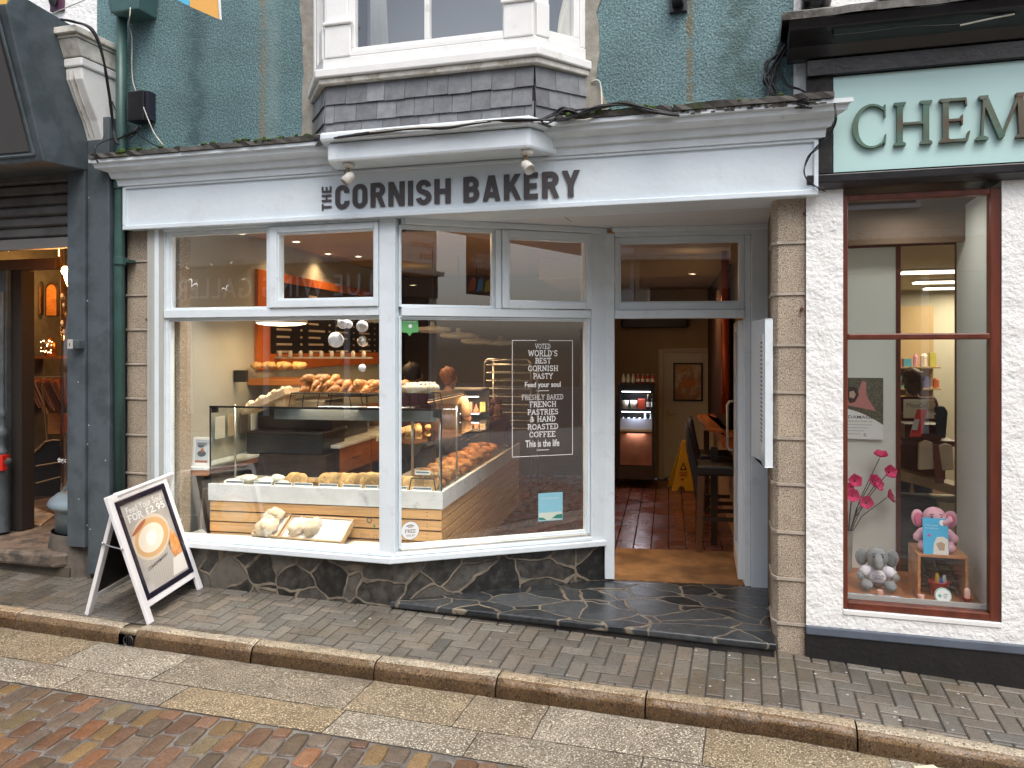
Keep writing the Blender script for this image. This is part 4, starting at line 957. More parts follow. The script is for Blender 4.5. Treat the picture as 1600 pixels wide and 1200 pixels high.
# front of the case, left to right: sugared turnovers, then biscuits standing in leaning rows
for i in range(7):
    goods('pasty', SUG, put(-1.80+.075*i, .10+.05*(i % 2), .70+.02*(i % 3), rr.uniform(-.6, .6), rr.uniform(-.1, .4)), ORD[i]+' white sugar-dusted turnover from the left end of the glass case', 'turnover', 'sugar-dusted turnovers in the case', i, 'sugared_turnover', 1.1)
for (a0, n_, step, lab, grp, lean, s_) in ((-1.28, 4, .028, 'flat golden biscuit leaning behind the third price label from the left', 'golden biscuits behind the third label', 1.0, 1.25), (-.98, 8, .034, 'round golden pasty biscuit standing in the middle row of the glass case', 'round biscuits in the middle of the case', 1.1, 1.45), (-.66, 6, .045, 'largest round crimped biscuit standing upright near the case centre', 'large crimped biscuits in the case', 1.35, 1.75), (-.38, 5, .05, 'crimped golden biscuit in the row just left of the corner post', 'crimped biscuits beside the corner', 1.2, 1.3), (-.20, 2, .07, 'golden biscuit lying under the black wire stand at the case corner', 'biscuits under the wire stand', 1.2, 1.3)):
    for i in range(n_): goods('cookie', PAS, put(a0+i*step, .10+.03*rr.random(), .745, rr.uniform(-.2, .5), R(90)*.75*lean+rr.uniform(-.1, .1)), lab, 'biscuit', grp, i, 'round_biscuit', s_)
for i in range(12): goods('pasty', PAS, put(-1.30+.10*i, .26+.03*rr.random(), .705, rr.uniform(-.4, .4)), ORD[i]+' plain golden pasty from the left, behind the biscuits in the case', 'pasty', 'plain pasties in the second row', i, 'golden_pasty', .9)
for i in range(18):
    goods('log', CRO, put(-.16+.05*(i % 2)+rr.uniform(-.01, .01), .30+.115*i, .72+.035*(i % 2), rr.uniform(-.2, .2)+.0, 0, rr.uniform(-.2, .2)), 'glossy brown pastry in the long lit row on the counter wing', 'pastry', 'glossy pastries along the counter wing', i, 'baked_pastry', .95)
for i in range(16):
    goods('croissant', CRO, put(-.34+.05*(i % 2), .35+.125*i, .725+.03*(i % 2), rr.uniform(0, 3)), 'small croissant in the back row of the counter wing under the lamps', 'croissant', 'croissants along the counter wing', i, 'croissant', 1.0)
for i in range(7): goods('roll', PAS, put(-.52+.06*(i % 3), .5+.09*i, 1.082, rr.uniform(0, 3)), 'small filled roll lying on the glass shelf inside the wing', 'roll', 'rolls on the glass shelf', i, 'filled_roll')
rr3 = random.Random(77)
for z in (.70, .951, 1.141):
    for i in range(5):
        c_ = rr3.choice([(.75, .72, .66), (.55, .60, .62), (.60, .42, .20), (.35, .42, .20), (.62, .25, .18)]); ob('sandwich_pack', MB(put(-.52+.075*i, 2.30+.02*(i % 2), z+.001, rr3.uniform(-.15, .15))).prism([(-.032, 0), (.032, 0), (.0, .085)], 0, .10, 'y') if i % 2 else MB(put(-.52+.075*i, 2.30, z+.001)).box(-.03, .03, 0, .08, 0, .10), flat('pack', c_, .35), lab='small wrapped sandwich pack in the lit chiller at the back of the counter wing', cat='food pack', grp='wrapped packs in the chiller')
for i in range(16):
    goods('log', CRO, put(-.22+.05*(i % 2), .34+.115*i, .775+.02*rr3.random(), rr3.uniform(-.4, .4)), 'glossy brown pastry stacked on the upper layer along the counter wing', 'pastry', 'upper layer of pastries along the wing', i, 'baked_pastry', .9)
for i in range(12):
    goods('roll', CRO, put(-.10, .36+.15*i, .70, i), 'small glazed bun along the glass of the counter wing', 'bun', 'glazed buns along the wing glass', i, 'glazed_roll', 1.0)
# black wire stand with a label over the corner goods
def wire_stand(nm, a0, a1, n0, n1, z0, z1, lab, splay=.02, grp=None, legs=2):
    t = T(nm, lab, 'wire stand', put((a0+a1)/2, (n0+n1)/2, z0), grp)
    m = MB(I.M)
    for n_ in (n0, n1): m.tube([(a0, n_, z1), (a1, n_, z1)], .005, 6)
    for i in range(5): m.tube([(a0+(a1-a0)*i/4, n0, z1), (a0+(a1-a0)*i/4, n1, z1)], .003, 5)
    ob('wire_shelf', m, BLK, t)
    for a in [a0+(a1-a0)*i/(legs-1) for i in range(legs)]:
        for n_ in (n0, n1):
            sg = -1 if a < (a0+a1)/2 else 1; ob('leg', MB(I.M).tube([(a, n_, z1), (a+sg*splay, n_, z0)], .004, 6), BLK, t)
    return t
wire_stand('wire_stand', -.26, -.08, .06, .2, .692, .80, 'small black wire stand holding a label inside the corner of the glass case')
for i in range(5): goods('roll', PAS, put(-.24+.04*i, .13, .805, i), ORD[i]+' little glazed bun from the left on the corner wire stand', 'bun', 'buns on the corner wire stand', i, 'glazed_bun', .8)
# price labels standing along the marble
def label_card(px0, px1, py, n_=.035, lab='', z=.717, scale=1):
    a0 = I.hit(px0, py, n_-.03)[0]; a1 = I.hit(px1, py, n_-.03)[0]; h = .026
    M = put((a0+a1)/2, n_-.055, z+.001, 0, R(-28)); w_ = (a1-a0)/2
    t = T('price_label', lab, 'price label', M, 'price labels along the marble ledge')
    ob('card', MB(M).box(-w_, w_, 0, .003, 0, h), PAP, t); ob('printed_band', MB(M).box(-w_+.004, w_-.004, -.0012, -.0002, .006, h-.004), TAGM, t)
    return t
ords = ['leftmost price label on the marble ledge, in front of white turnovers', 'second price label from the left on the marble ledge', 'third price label from the left, between turnovers and biscuits', 'fourth price label from the left, tilted highest on the ledge', 'fifth price label from the left, below the largest biscuit', 'sixth price label from the left on the marble ledge', 'price label half hidden by the white corner post of the shopfront', 'price label just right of the white corner post, by the corner of the case', 'price label at the very corner of the marble ledge']
for (p0, p1, py), l in zip(((355, 382, 753), (399, 426, 754), (431, 458, 755), (461, 490, 754), (500, 529, 758), (537, 566, 759), (572, 592, 760), (622, 637, 763), (646, 676, 764)), ords): label_card(p0, p1, py, lab=l, n_=.075)
M = put(-.17, .06, .83, 0, R(-15)); t = T('price_label', 'white price label raised on the wire stand inside the case corner', 'price label', M); ob('card', MB(M).box(-.06, .06, 0, .003, 0, .032), PAP, t); ob('printed_band', MB(M).box(-.055, .055, -.0012, -.0002, .012, .024), TAGM, t)
# croissants piled on the black wire rack on top of the case
def rack_top(a0, a1, lab):
    return wire_stand('wire_rack', a0, a1, .10, .34, ZC+.011, ZC+.115, lab, legs=5)
t = rack_top(-1.28, -.30, 'long black wire rack on top of the glass case carrying croissants')
for i in range(30):
    a = -1.20+.066*(i % 13)+rr.uniform(-.01, .01); lv = i//13
    goods('croissant', CRO, put(a+.02*lv, .18+.05*(i % 2), ZC+.12+.042*lv, R(90)+rr.uniform(-.5, .5), 0, 0), 'golden croissant in the pile on the black wire rack', 'croissant', 'croissants piled on the wire rack', i, 'croissant', 1.3)
for i in range(7): goods('log', CRO, put(-.50+.075*(i % 5), .20+.03*(i % 2), ZC+.12+.04*(i//5), R(80)), ORD[i]+' flat almond pastry at the right end of the croissant rack', 'pastry', 'almond pastries on the rack', i, 'almond_pastry', .7)
t = wire_stand('bread_rack', -.345, -.10, .10, .30, ZC+.011, ZC+.12, 'small black wire rack right of the white corner post, holding baguettes', legs=3)
for i in range(4): goods('log', BRD, put(-.26+.02*i, .12+.05*i, ZC+.125, 0), ORD[i]+' pale baguette from the glass on the small wire rack', 'baguette', 'baguettes on the small wire rack', i, 'baguette', 1.25)
for k in range(4): ob('paper_sheet', MB(put(-.95+.2*k, .12, ZC+.0115+.0004*k, .3*k)).box(-.09, .09, -.05, .05, 0, .0003), PAP, lab=['first', 'second', 'third', 'fourth'][k]+' white sheet from the left lying under the croissant rack', cat='paper')
# slatted box of sugared buns on the case
bx = T('bun_crate', 'tilted pale wooden crate heaped with sugared buns at the left of the glass case top', 'crate', put(-1.50, .20, ZC+.011))
Mt = put(-1.50, .20, ZC+.02, 0, R(0), R(-24)); m = MB(Mt)
m.box(-.20, .20, -.13, .13, 0, .01); m.box(-.20, .20, -.14, -.13, 0, .05); m.box(-.20, .20, .13, .14, 0, .05); m.box(.20, .21, -.14, .14, 0, .05); m.box(-.21, -.20, -.14, .14, 0, .05)
ob('crate_tray', m, WOC, bx, bev=.002); ob('prop_block', MB(I.M).box(-1.42, -1.34, .1, .3, ZC+.012, ZC+.10), WOC, bx)
for i in range(34):
    goods('roll', ROL, Mt @ TR(-.17+.055*(i % 7)+rr.uniform(-.01, .01), -.10+.05*((i//7) % 5), .012+.025*(i % 2), rr.uniform(0, 3)), 'small sugar-topped bun heaped in the tilted wooden crate', 'bun', 'sugared buns in the tilted crate', i, 'sugared_bun')
# two crates of bread on the window board
Z_B = ZSILL+.03
wb = MB(F.M); wb.prism([(-4.48, .09), (-2.60, .09), P2(S, 0, .10), P2(S, 1.5, .09), P2(S, 1.5, .10), F.inv(I.at(.0, -.02, 0))[:2], F.inv(I.at(-1.95, -.02, 0))[:2], (-4.48, .34)], .26, .318); ob('window_board', wb, flat('board_cream', (.62, .60, .52), .5), bk)
def crate(px0, px1, lab, depth, tilt, Hh):
    zt = .320; a0 = F.hit(px0, 840, .13)[0]; a1 = F.hit(px1, 840, .13)[0]
    Mx = F.M @ TR((a0+a1)/2, .125, zt, 0, R(tilt)); w_ = (a1-a0)/2; t = T('bread_crate', lab, 'crate', F.M @ TR((a0+a1)/2, .125, zt))
    m = MB(Mx); m.box(-w_+.012, w_-.012, .012, depth-.012, .03, .036); ob('crate_base', m, flat('paper_liner', (.78, .77, .74), .8), t)
    for nm, b_ in (('crate_side', (-w_, -w_+.012, 0, depth, 0, Hh)), ('crate_side', (w_-.012, w_, 0, depth, 0, Hh)), ('crate_end', (-w_+.012, w_-.012, 0, .012, 0, Hh)), ('crate_end', (-w_+.012, w_-.012, depth-.012, depth, 0, Hh))):
        ob(nm, MB(Mx).box(*b_), WOC, t, bev=.003)
    hm = MB(Mx); hm.tube([(-.05, -.004, Hh*.5), (-.035, -.014, Hh*.5), (.035, -.014, Hh*.5), (.05, -.004, Hh*.5)], .004, 6); ob('rope_handle', hm, CBW, t)
    ob('prop_block', MB(F.M).box((a0+a1)/2-w_*.8, (a0+a1)/2+w_*.8, .20, .26, zt-.001, zt+.06), WOC, t)
    return Mx, w_
Mx, w_ = crate(396, 437, 'narrow wooden crate with two floury loaves on the window board', .24, 33, .06)
goods('loaf', BRD, Mx @ TR(0, .065, .035, .2), 'floury round loaf with a cross cut, lower one in the narrow crate', 'loaf', 'floury loaves in the narrow crate', 0, 'floury_loaf', .95)
goods('loaf', BRD, Mx @ TR(.0, .17, .045, 1.2), 'floury round loaf at the back of the narrow crate, upper one', 'loaf', 'floury loaves in the narrow crate', 1, 'floury_loaf', .90)
Mx, w_ = crate(439, 536, 'wide wooden crate lined with white paper holding two seeded loaves', .24, 33, .05)
goods('loaf_slice', BRD, Mx @ TR(-w_*.50, .10, .036, 1.2), 'left seeded loaf in the paper-lined crate', 'loaf', 'seeded loaves in the paper-lined crate', 0, 'seeded_loaf', 1.15)
goods('loaf_slice', BRD, Mx @ TR(-w_*.08, .11, .036, 1.4), 'right seeded loaf in the paper-lined crate', 'loaf', 'seeded loaves in the paper-lined crate', 1, 'seeded_loaf', 1.1)
for k in range(3):
    tb_ = T('round_basket', ORD[k]+' round wicker basket of rolls from the left on the back counter', 'basket', put(-1.62+.02*k, 2.95+.42*k, .916)); m = MB(put(-1.62+.02*k, 2.95+.42*k, .916)); m.lathe([(.0001, 0), (.10, 0), (.15, .10), (.158, .105), (.14, .10), (.09, .01)], 20); ob('basket_body', m, mk('wicker', (.32, .18, .07), .8, .3, 30, .8, 80), tb_, smooth=True)
    for i in range(8): goods('roll', PAS, put(-1.62+.02*k+.07*math.cos(i*.8), 2.95+.42*k+.07*math.sin(i*.8), .99+.02*(i % 2), i), 'bread roll heaped in a round basket on the back counter', 'roll', 'rolls in the round baskets', i, 'bread_roll', 1.5)
for k in range(6):
    o = MB(put(-2.155, .50+.2*k, 1.02+.0*k)); o.box(0, .012, -.07, .07, 0, .19); ob('price_card', o, [PAP, flat('card_tan', (.5, .4, .28), .7), flat('card_dark', (.12, .10, .09), .7)][k % 3], lab=ORD[k]+' small card from the window, pinned to the left wall above the marble shelf', cat='card', grp='cards on the left wall')
# framed picture card on the left wall shelf
sh = T('wall_shelf', 'low marble shelf with brown edge on the left wall of the shop', 'shelf', put(-2.05, .3, .80))
ob('shelf_top', MB(I.M).box(-2.17, -1.97, .02, 1.4, .815, .84), MRB, sh, bev=.004); ob('shelf_edge', MB(I.M).box(-2.17, -1.98, .03, 1.4, .77, .813), WOK, sh); ob('bracket', MB(I.M).box(-2.17, -2.15, .3, .34, .5, .77), DRK, sh)
pf = T('framed_sketch', 'small white framed sketch standing on the marble shelf at the left', 'picture', put(-2.06, .08, .84))
Mx = put(-2.065, .075, .842, 0, R(-6)); m = MB(Mx); m.box(-.085, -.062, 0, .012, 0, .235); m.box(.062, .085, 0, .012, 0, .235); m.box(-.062, .062, .0005, .012, 0, .023); m.box(-.062, .062, .0005, .012, .212, .235)
ob('frame', m, PAP, pf, bev=.002); m = MB(Mx); m.box(-.062, .062, .004, .008, .023, .212); ob('picture', m, flat('pale_print', (.55, .62, .66), .6), pf)
m = MB(Mx); m.ball(0, .003, .10, .04, .002, .025, 10); m.ball(-.01, .003, .16, .03, .002, .012, 10); ob('printed_drawing', m, flat('print_ink', (.10, .11, .13), .6), pf); m = MB(Mx); m.ball(.005, .0025, .125, .016, .002, .022, 8); m.box(-.055, .055, .002, .0035, .028, .045); ob('printed_accent', m, flat('print_red', (.42, .14, .08), .6), pf)
m = MB(Mx)
for i in range(3): m.box(-.045, .045, .0025, .0036, .185-.009*i, .189-.009*i)
ob('printed_text', m, TAGM, pf)
# glass shelf of loaves higher up on the left wall
s2 = T('bread_shelf', 'short glass shelf with a timber rail on the left wall, loaves on top', 'shelf', put(-2.0, .9, 1.6))
def Iz(px, py, a):   # depth and height where the ray meets the plane a = const
    d = I.inv(P(px, py, 1)); o = I.inv((0, 0, Hc)); t = (a-o.x)/(d.x-o.x); q = o+(d-o)*t; return q.y, q.z
ob('shelf_top', MB(I.M).box(-2.17, -1.62, .75, 1.5, 1.607, 1.615), GLD, s2); ob('bracket', MB(I.M).box(-2.17, -2.05, .76, .80, 1.50, 1.605), DRK, s2); ob('shelf_rail', MB(I.M).box(-2.17, -1.62, 1.0, 1.5, 1.46, 1.52), WOK, s2, bev=.004)
for i in range(7): goods('loaf', PAS, put(-2.08+.075*i, 1.0+.06*(i % 2), 1.617, i), ORD[i]+' golden loaf from the left on the upper left glass shelf', 'loaf', 'loaves on the upper glass shelf', i, 'golden_loaf', .55)
for i in range(9):
    m = MB(put(-2.10+.11*i, 1.5, 1.72+.0, 0)); m.tube([(0, 0, 0), (0, 0, .05), (0, 0, .06)], [.02, .02, .008], 10)
    if i == 0: jar0 = ob('storage_jar', m, flat('jar_glass', (.60, .58, .52), .2), lab='leftmost pale storage jar in the row on the wall ledge above the loaves', cat='jar', grp='jars on the wall ledge', smooth=True)
    else: dup(jar0, MW[jar0.name] @ Matrix.Translation((.11*i, 0, 0)), lab=ORD[i]+' pale storage jar from the left on the wall ledge above the loaves')
Ibox('wall_ledge', -2.175, -1.15, 1.46, 1.56, 1.705, 1.719, WGR)
# menu board on the left wall
def wallpt(px, py): n_, z = Iz(px, py, AW+.03); return n_, z
n0, _ = wallpt(402, 560); n1 = Iz(592, 565, AW+.03)[0]
mbd = T('menu_board', 'long black menu board in a bright orange frame on the left wall', 'menu board', put(AW+.02, (n0+n1)/2, 1.55))
zb0, zt0 = 1.60, 2.56
m = MB(I.M); m.box(AW+.002, AW+.04, n0, n0+.24, zb0, zt0); m.box(AW+.002, AW+.04, n0+.24, n1, zb0, zb0+.15); m.box(AW+.002, AW+.04, n0+.24, n1, zt0-.09, zt0); ob('frame', m, ORG, mbd, bev=.004)
ob('board', MB(I.M).box(AW+.004, AW+.03, n0+.24, n1, zb0+.15, zt0-.09), BLB, mbd)
m = MB(); cream = flat('chalk_cream', (.55, .46, .36), .7); rr2 = random.Random(3)
MWx = I.M @ Matrix(((0, 0, 1, AW+.0315), (1, 0, 0, 0), (0, 1, 0, 0), (0, 0, 0, 1)))
for c_ in range(4):
    x0 = n0+.38+c_*.72
    for r_ in range(9):
        z = 2.36-.075*r_
        if c_ == 0 and r_ < 4: continue
        wln = rr2.uniform(.2, .42); m.add([(x0, z, 0), (x0+wln, z, 0), (x0+wln, z+.022, 0), (x0, z+.022, 0)], [(0, 1, 2, 3)], X=MWx); m.add([(x0+.52, z, 0), (x0+.57, z, 0), (x0+.57, z+.022, 0), (x0+.52, z+.022, 0)], [(0, 1, 2, 3)], X=MWx)
ob('menu_lines', m, cream, mbd)
# back counter with drawers, coffee machine and ovens
bc = T('back_counter', 'orange wood drawer counter with stone top along the left wall', 'counter', put(-1.6, 1.6, 0))
A_ = I.inv(P(458, 707, 6.9)); B_ = I.inv(P(590, 680, 8.3)); ad = A_.x
xR = -1.28
ob('counter_top', MB(I.M).box(AW, xR+.02, 1.02, 4.4, .885, .915), MRB, bc, bev=.004)
ob('counter_end', MB(I.M).box(AW, xR, 1.04, 1.06, 0, .884), WDK, bc)
for k in range(4):
    y0 = 1.065+k*.8; dr_ = ob('drawer', MB(I.M).box(xR-.02, xR, y0, y0+.79, .64, .88), WOK, bc, bev=.003)
    ob('handle', MB(I.M).tube([(xR+.002, y0+.3, .76), (xR+.014, y0+.32, .76), (xR+.014, y0+.47, .76), (xR+.002, y0+.49, .76)], .005, 6), MTD, dr_)
    ob('divider', MB(I.M).box(xR-.3, xR, y0+.79, y0+.80, .0, .635), WOK, bc)
ob('open_shelf', MB(I.M).box(AW, xR-.01, 1.065, 4.3, .30, .32), WOK, bc); ob('shelf_back', MB(I.M).box(AW, AW+.3, 1.065, 4.3, 0, .63), WOK, bc)
for i in range(14):
    m = MB(put(-1.42, 1.2+.17*i, .321)); m.tube([(0, 0, 0), (0, 0, .16), (0, 0, .2), (0, 0, .24)], [.035, .035, .014, .014], 8)
    if i == 0: b0 = ob('syrup_bottle', m, flat('bottle_green', (.08, .09, .04), .2), lab='small dark bottle stored on the open shelf below the drawers', cat='bottle', grp='bottles under the back counter', smooth=True)
    else: dup(b0, MW[b0.name] @ Matrix.Translation((0, .17*i, 0)))
cm = T('coffee_machine', 'large black coffee machine with steel front behind the glass case', 'coffee machine', put(-1.75, .85, .915))
m = MB(I.M); m.box(-2.1, -1.35, .85, 1.35, .845, 1.05); m.box(-2.1, -1.35, 1.05, 1.35, 1.05, 1.24); ob('machine_body', m, BLK, cm, bev=.012)
m = MB(I.M); m.prism([(.84, 1.23), (.95, 1.34), (1.35, 1.34), (1.35, 1.23)], -1.70, -1.36, 'x'); ob('machine_hood', m, MTD, cm, bev=.01)
for a in (-1.62, -1.53, -1.44): ob('brew_head', MB(I.M).tube([(a, .84, 1.22), (a, .84, 1.17)], .022, 10), MTL, cm)
ob('counter_base', MB(I.M).box(-2.1, -1.32, .85, 1.35, .0, .843), WDK, cm)
ov = T('bakers_oven', 'black countertop oven with shelves on the back counter', 'oven', put(-1.6, 1.8, .915))
ob('oven_body', MB(I.M).box(-2.1, -1.45, 1.45, 2.2, .916, 1.12), BLK, ov, bev=.01); m = MB(I.M)
for z in (1.0, 1.14, 1.28, 1.42): m.box(-1.95, -1.5, 2.3, 2.75, z, z+.012)
for a in (-1.95, -1.51): m.box(a, a+.012, 2.3, 2.312, .916, 1.45)
ob('oven_rack', m, MTD, ov); ob('knob', MB(I.M).tube([(-1.449, 1.6, 1.02), (-1.43, 1.6, 1.02)], .014, 8), MTL, ov)
# cardboard and sacks beside the counter end at the far left
cd = T('cardboard_sheets', 'folded brown cardboard leaning in the gap left of the counter', 'cardboard', put(-2.05, .3, 0))
ob('sheet', MB(put(-2.02, .18, .30, 0, 0, R(12))).box(-.03, .0, 0, .4, 0, .40), flat('cardboard', (.40, .28, .16), .8), cd); ob('sheet', MB(put(-2.10, .10, .05, 0, 0, R(4))).box(-.01, .01, 0, .5, 0, .60), flat('cardboard2', (.20, .15, .10), .8), cd)
# pendant lamps
shade_m = flat('cream_shade', (.50, .50, .46), .4); lam = []
def pendant(px, py, Y, r_, lab, e=3.0):
    c = P(px, py, Y); M = Matrix.Translation(c); t = T('pendant_lamp', lab, 'lamp', M)
    m = MB(M); m.lathe([(r_, 0), (r_*.995, .030), (r_*.9, .038), (r_*.4, .045), (.03, .055), (.02, .10), (.0001, .10)], 28); m.lathe([(r_-.004, .0), (r_*.98, .028), (r_*.5, .035), (.0001, .038)], 28)
    ob('lamp_shade', m, shade_m, t, smooth=True)
    m = MB(M); m.lathe([(r_*.97, .008), (r_*.9, -.008), (r_*.6, -.020), (.0001, -.026)], 24); ob('diffuser', m, mk('lit_diffuser', (.8, .8, .7), .5, emit=(1, .76, .44), es=4.5) if not lam else lam[0], t)
    if not lam: lam.append(t.children[1].data.materials[0])
    ob('cord', MB().tube([c+Vector((0, 0, .10)), Vector((c.x, c.y, CZ))], .004, 6), CBL, t)
    area('pendant_light', c+Vector((0, 0, -.032)), e, r_*1.2, parent=t); return t
pendant(440, 505, 7.05, .225, 'large cream pendant lamp nearest the left window')
pendant(604, 501, 7.6, .20, 'cream pendant lamp half behind the white corner post')
pendant(676, 517, 8.5, .20, 'cream pendant lamp behind the green window sticker')
pendant(716, 526, 9.1, .21, 'cream pendant lamp with a bright bulb, third one behind the angled window')
pendant(745, 535, 9.9, .20, 'cream pendant lamp above the left side of the tray rack')
pendant(782, 537, 10.4, .20, 'cream pendant lamp farthest back, beside the lettered window frame')
# ceiling downlights
for (px, py, z, lab) in ((463, 377, CZ, 'recessed ceiling spot nearest the front, seen in the opening light'), (513, 396, CZ, 'second recessed ceiling spot behind the opening light'), (560, 400, CZ, 'third recessed ceiling spot behind the corner post'), (1082, 427, 2.62, 'recessed ceiling spot seen over the open door'), (645, 445, 2.62, 'small recessed ceiling spot at the left of the angled top light')):
    Y = min((z-Hc)/(545-py)*FC, 10.8); c = P(px, py, Y); t = T('ceiling_spot', lab, 'lamp', Matrix.Translation((c.x, c.y, c.z-.012)))
    m = MB(Matrix.Translation(c)); m.lathe([(.05, -.001), (.05, -.008), (.038, -.010), (.036, -.002)], 16); ob('rim', m, WHT2, t, smooth=True); m = MB(Matrix.Translation(c)); m.lathe([(.036, -.004), (.0001, -.0045)], 14); ob('lit_lens', m, GLO, t)
    area('spot_light', c+Vector((0, 0, -.02)), 2, .07, parent=t, spread=120)
for k, (a_, v_) in enumerate(((-4.1, .32), (-3.3, .32), (-2.75, .42), (-2.0, .80))):  # unseen display spots added to brighten the counter front
    c = F.at(a_, v_, 2.735); t = T('ceiling_spot', ['first', 'second', 'third', 'fourth'][k]+' display spot added to brighten the counter front, counted from the left', 'lamp', Matrix.Translation((c.x, c.y, c.z-.012)))
    m = MB(Matrix.Translation(c)); m.lathe([(.04, -.001), (.04, -.008), (.03, -.010), (.028, -.002)], 16); ob('rim', m, WHT2, t, smooth=True); m = MB(Matrix.Translation(c)); m.lathe([(.028, -.004), (.0001, -.0045)], 14); ob('lit_lens', m, GLO, t)
    area('spot_light', c+Vector((0, 0, -.02)), 4.5, .06, (1, .92, .80), parent=t, spread=75)
area('inner_ceiling_light', I.at(-.9, 1.2, CZ-.03), 5, .5, parent=None).name = 'staff_ceiling_light'
# tall tray rack
tr = T('tray_rack', 'tall steel baker\'s trolley with metal trays behind the counter wing', 'trolley', put(.15, 4.1, 0))
c0 = I.inv(P(757, 560, 9.6)); c1 = I.inv(P(832, 560, 9.6)); y_ = c0.y
m = MB(I.M)
for a in (c0.x, c1.x): m.tube([(a, y_, 0), (a, y_, 1.63), (a+(.04 if a == c0.x else -.04), y_, 1.67)], .014, 8); m.tube([(a, y_+.5, 0), (a, y_+.5, 1.66)], .014, 8)
m.tube([(c0.x+.04, y_, 1.67), (c1.x-.04, y_, 1.67)], .014, 8); ob('rack_frame', m, MTL, tr, smooth=True)
for k in range(9): ob('tray', MB(I.M).box(c0.x+.02, c1.x-.02, y_, y_+.48, 1.60-.095*k, 1.612-.095*k), MTL, tr, bev=.003)
# drinks fridge
fg = T('drinks_fridge', 'slim open-front drinks fridge with three lit shelves at the back of the doorway view', 'fridge', I.M @ TR(.9, 4.5, 0))
f0_ = I.inv(P(969, 600, 10.3)); f1_ = I.inv(P(1019, 600, 10.3)); fy = f0_.y; fa0, fa1 = f0_.x, f1_.x
def Zp(py, Y): return Hc-(py-545)/FC*Y
m = MB(I.M); m.box(fa0-.03, fa0, fy, fy+.5, .12, Zp(600, 10.3)); m.box(fa1, fa1+.03, fy, fy+.5, .12, Zp(600, 10.3)); m.box(fa0, fa1, fy+.47, fy+.5, .12, Zp(600, 10.3)); m.box(fa0, fa1, fy, fy+.47, Zp(608, 10.3), Zp(599, 10.3)); m.box(fa0, fa1, fy, fy+.47, .72, .75); ob('fridge_cabinet', m, BLK, fg)
ob('fridge_base', MB(I.M).box(fa0, fa1, fy-.005, fy+.46, .30, .719), mk('copper_panel', (.25, .09, .045), .35, .3, 4), fg); m = MB(I.M); m.box(fa0-.03, fa1+.03, fy-.02, fy+.4, .12, .29); ob('fridge_plinth', m, WDK, fg)
ob('price_rail', MB(I.M).box(fa0, fa1, fy-.02, fy-.002, .735, .762), CRM, fg)
for pyl in (612, 643.5, 674.5):
    z = Zp(pyl, 10.3); ob('light_strip', MB(I.M).box(fa0+.02, fa1-.02, fy+.01, fy+.02, z-.004, z+.006), GLW, fg); ob('shelf', MB(I.M).box(fa0, fa1, fy, fy+.46, z-.250+.02, z-.242+.02), MTD, fg)
    area('fridge_light', I.at((fa0+fa1)/2, fy+.03, z-.02), 1.3, .25, (.8, .85, 1), parent=fg)
def bottle(n, M, col, h, r_, lab, grp, capc=(.8, .8, .8)):
    t = T(n, lab, 'bottle', M, grp); m = MB(M); m.tube([(0, 0, 0), (0, 0, h*.62), (0, 0, h*.8), (0, 0, h*.93)], [r_, r_, r_*.45, r_*.4], 10); ob('bottle_body', m, flat('liquid', col, .15), t, smooth=True)
    ob('cap', MB(M).tube([(0, 0, h*.93), (0, 0, h)], r_*.46, 8), flat('cap', capc, .4), t); ob('bottle_label', MB(M).tube([(0, 0, h*.15), (0, 0, h*.5)], r_*1.03, 10, cap=False), flat('lbl', (.7, .7, .68), .6), t); return t
for i in range(7):
    bottle('drinks_bottle', put(fa0+.04+i*.062, fy+.06, Zp(599, 10.3)+.001), (.6, .62, .66) if i < 3 else (.45, .03, .05), .12, .024, ORD[i]+' white-labelled bottle from the left on top of the fridge' if i < 3 else ORD[i-3]+' small red bottle, counted from the left, on top of the fridge', 'white bottles on top of the fridge' if i < 3 else 'red bottles on top of the fridge')
z1_, z2_, z3_ = Zp(612, 10.3)-.228, Zp(643.5, 10.3)-.228, Zp(674.5, 10.3)-.228
for i in range(2): m = MB(put(fa0+.06+.11*i, fy+.05, z1_+.003)); m.tube([(0, 0, 0), (0, 0, .11)], [.035, .048], 12); ob('yoghurt_pot', m, flat('pot_white', (.75, .72, .62), .5), lab=('left' if i == 0 else 'right')+' white tapered pot on the top fridge shelf', cat='pot', smooth=True)
ob('red_carton', MB(put(fa0+.27, fy+.05, z1_+.003)).box(-.045, .045, -.03, .03, 0, .13), flat('red_box', (.40, .05, .02), .5), lab='red carton on the top fridge shelf', cat='carton')
for i in range(2): bottle('beer_bottle', put(fa0+.355+i*.06, fy+.05, z1_+.003), (.03, .015, .01), .19, .025, ['left', 'right'][i]+' dark brown bottle with gold neck on the top fridge shelf', 'dark bottles on the top fridge shelf', (.6, .4, .1))
for i in range(6): bottle('juice_bottle', put(fa0+.035+i*.071, fy+.05, z2_+.003), [(.05, .02, .03), (.05, .02, .02), (.5, .32, .03), (.3, .15, .06), (.4, .5, .6), (.4, .5, .6)][i], .15+(.05 if i > 3 else 0), .028, ['dark juice bottle', 'dark juice bottle', 'yellow juice bottle', 'amber juice bottle', 'clear water bottle', 'clear water bottle'][i]+' standing '+ORD[i]+' from the left on the middle fridge shelf', ['dark juice bottles', 'dark juice bottles', 'yellow juice', 'amber juice', 'water bottles', 'water bottles'][i])
